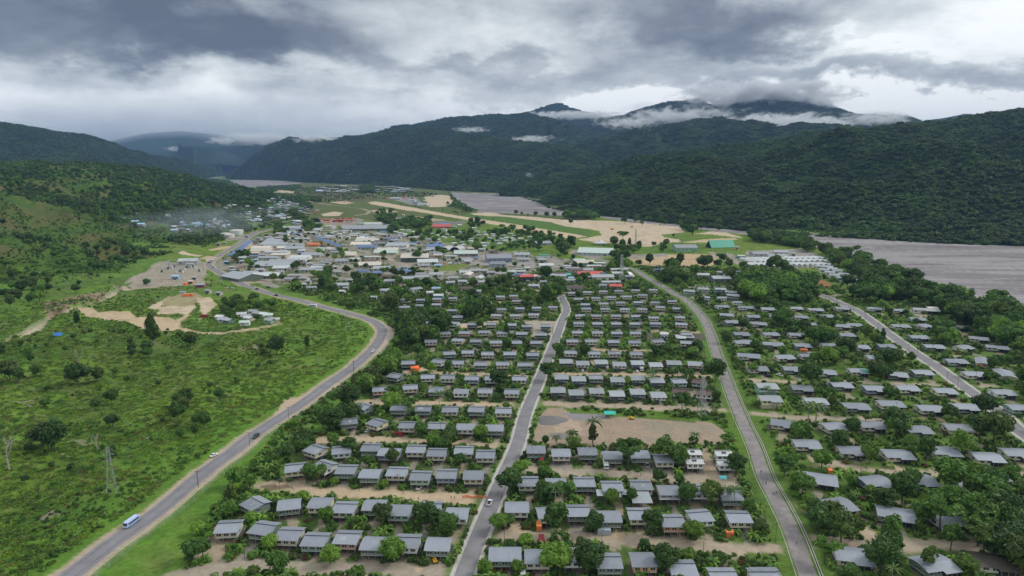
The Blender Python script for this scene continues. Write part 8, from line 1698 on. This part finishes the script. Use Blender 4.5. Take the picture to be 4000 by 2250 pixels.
p = land(*tp('R', 395, 108)); o = link('tent', MB().prism([(-2, 0), (2, 0), (0, 1.9)], -3, 3, 'x').mesh('tent', [mat('blue_sheet', (.05, .2, .55), .6)]), loc=p); tag(o, 'small blue tent in the scrub of the upper meadow', 'tent')
# lean-to roofs and verandah roofs of single houses, satellite dishes
def lean(t_, xl, yt, xr, yb, rk, label, h=2.6):
    x0, y0 = tp(t_, xl, yt); x1, y1 = tp(t_, xr, yb); c, wm, dm = solve_box(x0, y0, x1, y1, h)
    ps = [('roof', MB().prism([(-dm / 2, h), (dm / 2, h + .5), (dm / 2, h + .42), (-dm / 2, h - .08)], -wm / 2, wm / 2, 'x').mesh('roof', [ROOFM[rk]]))]
    for sx in (-1, 1):
        for sy in (-1, 1): ps.append(('post', MB().box(-.08, .08, -.08, .08, 0, h - .15 + (.4 if sy > 0 else 0)).mesh('post', [POSTM]), (sx * (wm / 2 - .3), sy * (dm / 2 - .3), 0), 0))
    assemble('lean_to', ps, (c.x, c.y, 0), 0, label, 'lean-to')
lean('B', 1137, 487, 1195, 530, 'light', 'small light awning left of the white house'); lean('B', 1340, 487, 1392, 520, 'light', 'small light awning right of the white house'); lean('B', 1205, 495, 1340, 540, 'light', 'wide verandah roof in front of the white house', 3.0); lean('B', 1425, 495, 1592, 590, 'light', 'big pale lean-to roof in front of the white house', 2.8); lean('B', 1660, 528, 1835, 562, 'light', 'long awning in front of the cream house', 2.6)
lean('F', 1393, 178, 1480, 212, 'white', 'white lean-to roof on the dark lot'); lean('F', 1480, 178, 1570, 205, 'light', 'pale lean-to roof right of the white one')
for (x_, y_, yw, lb) in ((508, 150, 150, 'left'), (845, 150, 60, 'right')):
    p = flat(*tp('I', x_, y_)); V = []; F = []; n = 20
    for j in range(6):
        for i in range(n):
            a = 2 * math.pi * i / n; r_ = 4.6 * j / 5; V.append((r_ * math.cos(a), r_ * math.sin(a), .055 * r_ * r_))
    for j in range(5):
        for i in range(n): F.append((j * n + i, (j + 1) * n + i, (j + 1) * n + (i + 1) % n, j * n + (i + 1) % n))
    r_ = bpy.data.objects.new('satellite_dish', None); COL.objects.link(r_); r_.location = p; tag(r_, 'large white satellite dish, %s one of two by the school' % lb, 'satellite dish')
    o = link('dish', mk_mesh('dish', V, F, [ROOFM['white']], smooth=True), r_, (0, 0, 3.6)); o.rotation_euler = (R(35), 0, R(yw)); link('stand', MB().tube((0, 0, 0), (0, 0, 3.6), .4).mesh('stand', [STEEL]), r_)
# substation gear in the power yard
for i in range(20):
    x_, y_ = 1480 + i * 19, rnd.uniform(330, 400); p = flat(*tp('Q', x_, y_)); h = rnd.uniform(5, 11); m = MB(); w = rnd.uniform(2, 5)
    m.tube((-w, 0, 0), (-w, 0, h), .22, n=5); m.tube((w, 0, 0), (w, 0, h), .22, n=5); m.tube((-w - .5, 0, h), (w + .5, 0, h), .2, n=5)
    b_ = MB().box(-1, 1, -1, 1, 0, 2.4); 
    assemble('substation_frame', [('gantry', m.mesh('gantry', [STEEL])), ('transformer', b_.mesh('transformer', [TRIM if i % 3 else UND]))], (p.x, p.y, 0), R(rnd.choice([0, 90, 20])), 'steel gantry with a box below, %s from left in the power yard' % ORD[i], 'gantry', 'gantries of the power yard')
# people: one continuous skinned figure
def person_mesh(i):
    me = bpy.data.meshes.new('person'); bm = bmesh.new(); st = .22 if i % 2 else .12
    J = {'pel': (0, 0, .95, .14), 'ch': (0, .01, 1.30, .16), 'nk': (0, .02, 1.50, .065), 'hd': (0, .03, 1.62, .095), 'ht': (0, .03, 1.74, .085), 'ls': (.19, 0, 1.42, .065), 'le': (.24, -st * .4, 1.15, .05), 'lh': (.23, st * .2, .90, .04),
         'rs': (-.19, 0, 1.42, .065), 're': (-.24, st * .4, 1.15, .05), 'rh': (-.23, st * .9, .92, .04), 'lt': (.1, 0, .88, .10), 'lk': (.11, st, .50, .075), 'lf': (.11, st * .9, .06, .05), 'lo': (.11, st * .9 + .16, .04, .035), 'rt': (-.1, 0, .88, .10), 'rk': (-.11, -st * .5, .50, .075), 'rf': (-.11, -st * 1.4, .08, .05), 'ro': (-.11, -st * 1.4 + .15, .04, .035)}
    vs = {k: bm.verts.new(v[:3]) for k, v in J.items()}
    for a, b_ in (('pel', 'ch'), ('ch', 'nk'), ('nk', 'hd'), ('hd', 'ht'), ('ch', 'ls'), ('ls', 'le'), ('le', 'lh'), ('ch', 'rs'), ('rs', 're'), ('re', 'rh'), ('pel', 'lt'), ('lt', 'lk'), ('lk', 'lf'), ('lf', 'lo'), ('pel', 'rt'), ('rt', 'rk'), ('rk', 'rf'), ('rf', 'ro')): bm.edges.new((vs[a], vs[b_]))
    bm.to_mesh(me); bm.free(); o = bpy.data.objects.new('tmp', me); COL.objects.link(o); md = o.modifiers.new('s', 'SKIN'); o.modifiers.new('u', 'SUBSURF').levels = 1
    for k, (nm, v) in enumerate(J.items()): me.skin_vertices[0].data[k].radius = (v[3], v[3] * .85)
    me.skin_vertices[0].data[0].use_root = True
    dg = bpy.context.evaluated_depsgraph_get(); dg.update(); e = bpy.data.meshes.new_from_object(o.evaluated_get(dg)); bpy.data.objects.remove(o)
    e.materials.clear()
    SH = [(.25, .05, .05), (.06, .08, .2), (.5, .5, .48), (.04, .04, .04), (.3, .25, .1), (.1, .2, .15)][i]; e.materials.append(mat('skin', (.075, .04, .028), .6)); e.materials.append(mat('shirt%d' % i, SH, .9)); e.materials.append(mat('trousers%d' % (i % 3), [(.03, .035, .05), (.08, .07, .05), (.02, .02, .02)][i % 3], .9)); e.materials.append(mat('hair', (.01, .009, .008), .9))
    for pl in e.polygons:
        z = pl.center.z; x = abs(pl.center.x); pl.material_index = 3 if z > 1.68 or (z > 1.6 and pl.center.y < 0) else 1 if (.93 < z < 1.47 and (x < .22 or z > 1.15)) else 2 if .12 < z <= .93 and x < .2 else 0
    return e
PM = [person_mesh(i) for i in range(6)]; SHN = ['dark red', 'navy', 'pale grey', 'black', 'khaki', 'green']
PPL = [('C', '170,370 215,472 190,468 310,560 283,573 494,1025 845,1003 983,1000', 'low on the walking road'), ('B', '1400,350 1412,350 1425,345 1478,370 1508,367 1490,330 1060,360', 'in the middle block lane'), ('B', '235,932 345,552 1200,968 2515,338 2560,432', 'beside the middle block'),
       ('A', '1878,520 2008,566 2280,558 2308,556 1508,492 2440,105', 'on the tan lane of the left block'), ('F', '1703,68 1722,104 2080,1055', 'on the walking road further up'), ('I', '1615,488 1623,488 1735,592 1742,592 1765,610 1720,655 1805,725 1828,775 1836,780 1390,350', 'at the walking road curve'), ('E', '1480,570 1537,572 1545,572', 'in the left block'), ('M', '1600,668 1660,680 1700,700', 'in the muddy yard')]
for (t_, s_, wh) in PPL:
    for i, (x_, y_) in enumerate(TP(t_, s_)):
        k_ = rnd.randrange(6); p = flat(x_, y_); o = link('person', PM[k_], loc=(p.x, p.y, gzs(p.x, p.y) + .06), rz=rnd.uniform(0, 6.28)); o.scale = (.74, .74, .74); tag(o, 'person in %s %s, %s from back' % (SHN[k_], wh, ORD[i]), 'person', 'people walking in the streets')
HAZE_D = 4.6e-5
# ------------------------------------------------------------------ air
def box_mesh(name, x0, x1, y0, y1, z0, z1, m):
    v = [(x, y, z) for z in (z0, z1) for (x, y) in ((x0, y0), (x1, y0), (x1, y1), (x0, y1))]
    return mk_mesh(name, v, [(0, 3, 2, 1), (4, 5, 6, 7), (0, 1, 5, 4), (1, 2, 6, 5), (2, 3, 7, 6), (3, 0, 4, 7)], [m] if m else None)
hm = bpy.data.materials.new('air'); hm.use_nodes = True
t = hm.node_tree; t.nodes.remove(t.nodes['Principled BSDF'])
pv = t.nodes.new('ShaderNodeVolumePrincipled'); pv.inputs['Density'].default_value = HAZE_D; pv.inputs['Color'].default_value = (.22, .36, .70, 1)
pv.inputs['Anisotropy'].default_value = .0
t.links.new(pv.outputs[0], t.nodes['Material Output'].inputs['Volume'])
hz = link('haze', box_mesh('haze', -19000, 19000, -150, 27000, -24, 1080, hm)); hz['kind'] = 'stuff'; hz['label'] = 'thin bluish haze in the valley air'

# ------------------------------------------------------------------ mist wisps on the mountains and smoke over the settlement
def mist(name, label, x_, y_, D, wpx, hpx, depth, dens, sc, seed, thr=.5, col=(.92, .94, .97)):
    c = far(x_, y_, D); w = wpx * D / FP / 2; h = hpx * D / FP / 2
    m = bpy.data.materials.new(name); m.use_nodes = True; nt = m.node_tree; nt.nodes.remove(nt.nodes['Principled BSDF']); nb = NB(nt)
    tcn = nb.n('ShaderNodeTexCoord'); g = nb.n('ShaderNodeVectorMath'); g.operation = 'LENGTH'
    nb.link(tcn.outputs['Object'], g.inputs[0])
    mp = nb.n('ShaderNodeMapping'); nb.link(tcn.outputs['Object'], mp.inputs[0]); mp.inputs['Location'].default_value = (seed * 3.1, seed, 0); mp.inputs['Scale'].default_value = (sc * wpx / hpx * .50, sc * 1.1, sc * 1.0)
    mp.inputs['Rotation'].default_value = (0, R(-14), 0)
    ns = nb.noise(mp.outputs[0], 1.0, 5, .62, .6)
    fall = nb.m('SUBTRACT', 1.0, nb.m('POWER', g.outputs['Value'], 1.6), clamp=True)
    d = nb.m('SUBTRACT', nb.m('ADD', ns.outputs[0], nb.m('MULTIPLY', fall, .38)), thr + .28)
    d = nb.m('MULTIPLY', nb.m('MAXIMUM', d, 0.0), dens * 9.0); d = nb.m('MULTIPLY', d, nb.m('MINIMUM', nb.m('MULTIPLY', fall, 3.0), 1.0))
    pv = nb.n('ShaderNodeVolumePrincipled'); pv.inputs['Color'].default_value = col + (1,); nb.link(d, pv.inputs['Density']); nb.link(pv.outputs[0], [n for n in nt.nodes if n.type == 'OUTPUT_MATERIAL'][0].inputs['Volume'])
    bm = bmesh.new(); bmesh.ops.create_icosphere(bm, subdivisions=3, radius=1.0); me = bpy.data.meshes.new(name); bm.to_mesh(me); bm.free(); me.materials.append(m)
    o = link(name, me, loc=c); o.scale = (w, depth, h); tag(o, label, None, None, 'stuff'); m.cycles.volume_step_rate = 1.0
    return o
MI = [('mist', 'white cloud cap lying over the high mountain', 3010, 372, 6700, 900, 160, 520, .010, 2.2, 1, .40), ('mist', 'mist band along the flat topped ridge', 2700, 455, 6500, 760, 105, 450, .008, 2.6, 2, .43), ('mist', 'bright mist in front of the high mountain', 3060, 485, 5300, 820, 115, 330, .012, 2.6, 3, .42),
      ('mist', 'thin mist right of the high mountain', 3420, 462, 5300, 420, 85, 300, .008, 2.4, 4, .45), ('mist', 'mist band below the small pointed peak', 2230, 450, 7600, 560, 45, 300, .012, 2.4, 5, .42), ('mist', 'mist patch on the top of the left part of the middle hill', 1240, 545, 6300, 260, 46, 220, .010, 2.0, 6, .42),
      ('mist', 'mist bank over the far valley spurs', 1010, 545, 9500, 520, 70, 400, .008, 2.0, 7, .40), ('mist', 'wisp behind the middle hill', 2080, 545, 4800, 300, 55, 160, .012, 2.4, 8, .47), ('mist', 'thin wisp on the back ridge', 1840, 506, 5900, 210, 34, 160, .012, 2.2, 9, .45),
      ('mist', 'mist drifting over the valley slopes', 2450, 480, 5100, 420, 75, 250, .008, 2.8, 10, .47), ('mist', 'mist in the folds below the bright band', 2740, 525, 4850, 420, 55, 200, .008, 2.6, 11, .46), ('mist', 'small wisp over the lower valley', 2065, 682, 3150, 60, 40, 60, .012, 2.4, 12, .5),
      ('mist', 'wisp on the far spur', 720, 582, 10500, 220, 30, 300, .008, 2.0, 13, .42)]
for a in MI: mist(*a)
mist('mist', 'pale rain veil hanging at the end of the valley', 760, 560, 14500, 2300, 420, 1500, .00010, .5, 21, .02, (.90, .95, 1.0))

mist('smoke', 'thin blue smoke hanging over the settlement on the left', 800, 862, 1230, 680, 130, 220, .00085, 1.6, 14, .34, (.72, .82, .98))
mist('smoke', 'faint smoke drifting near the far settlement roofs', 1110, 812, 1850, 170, 60, 120, .0015, 1.6, 15, .34, (.72, .82, .98))
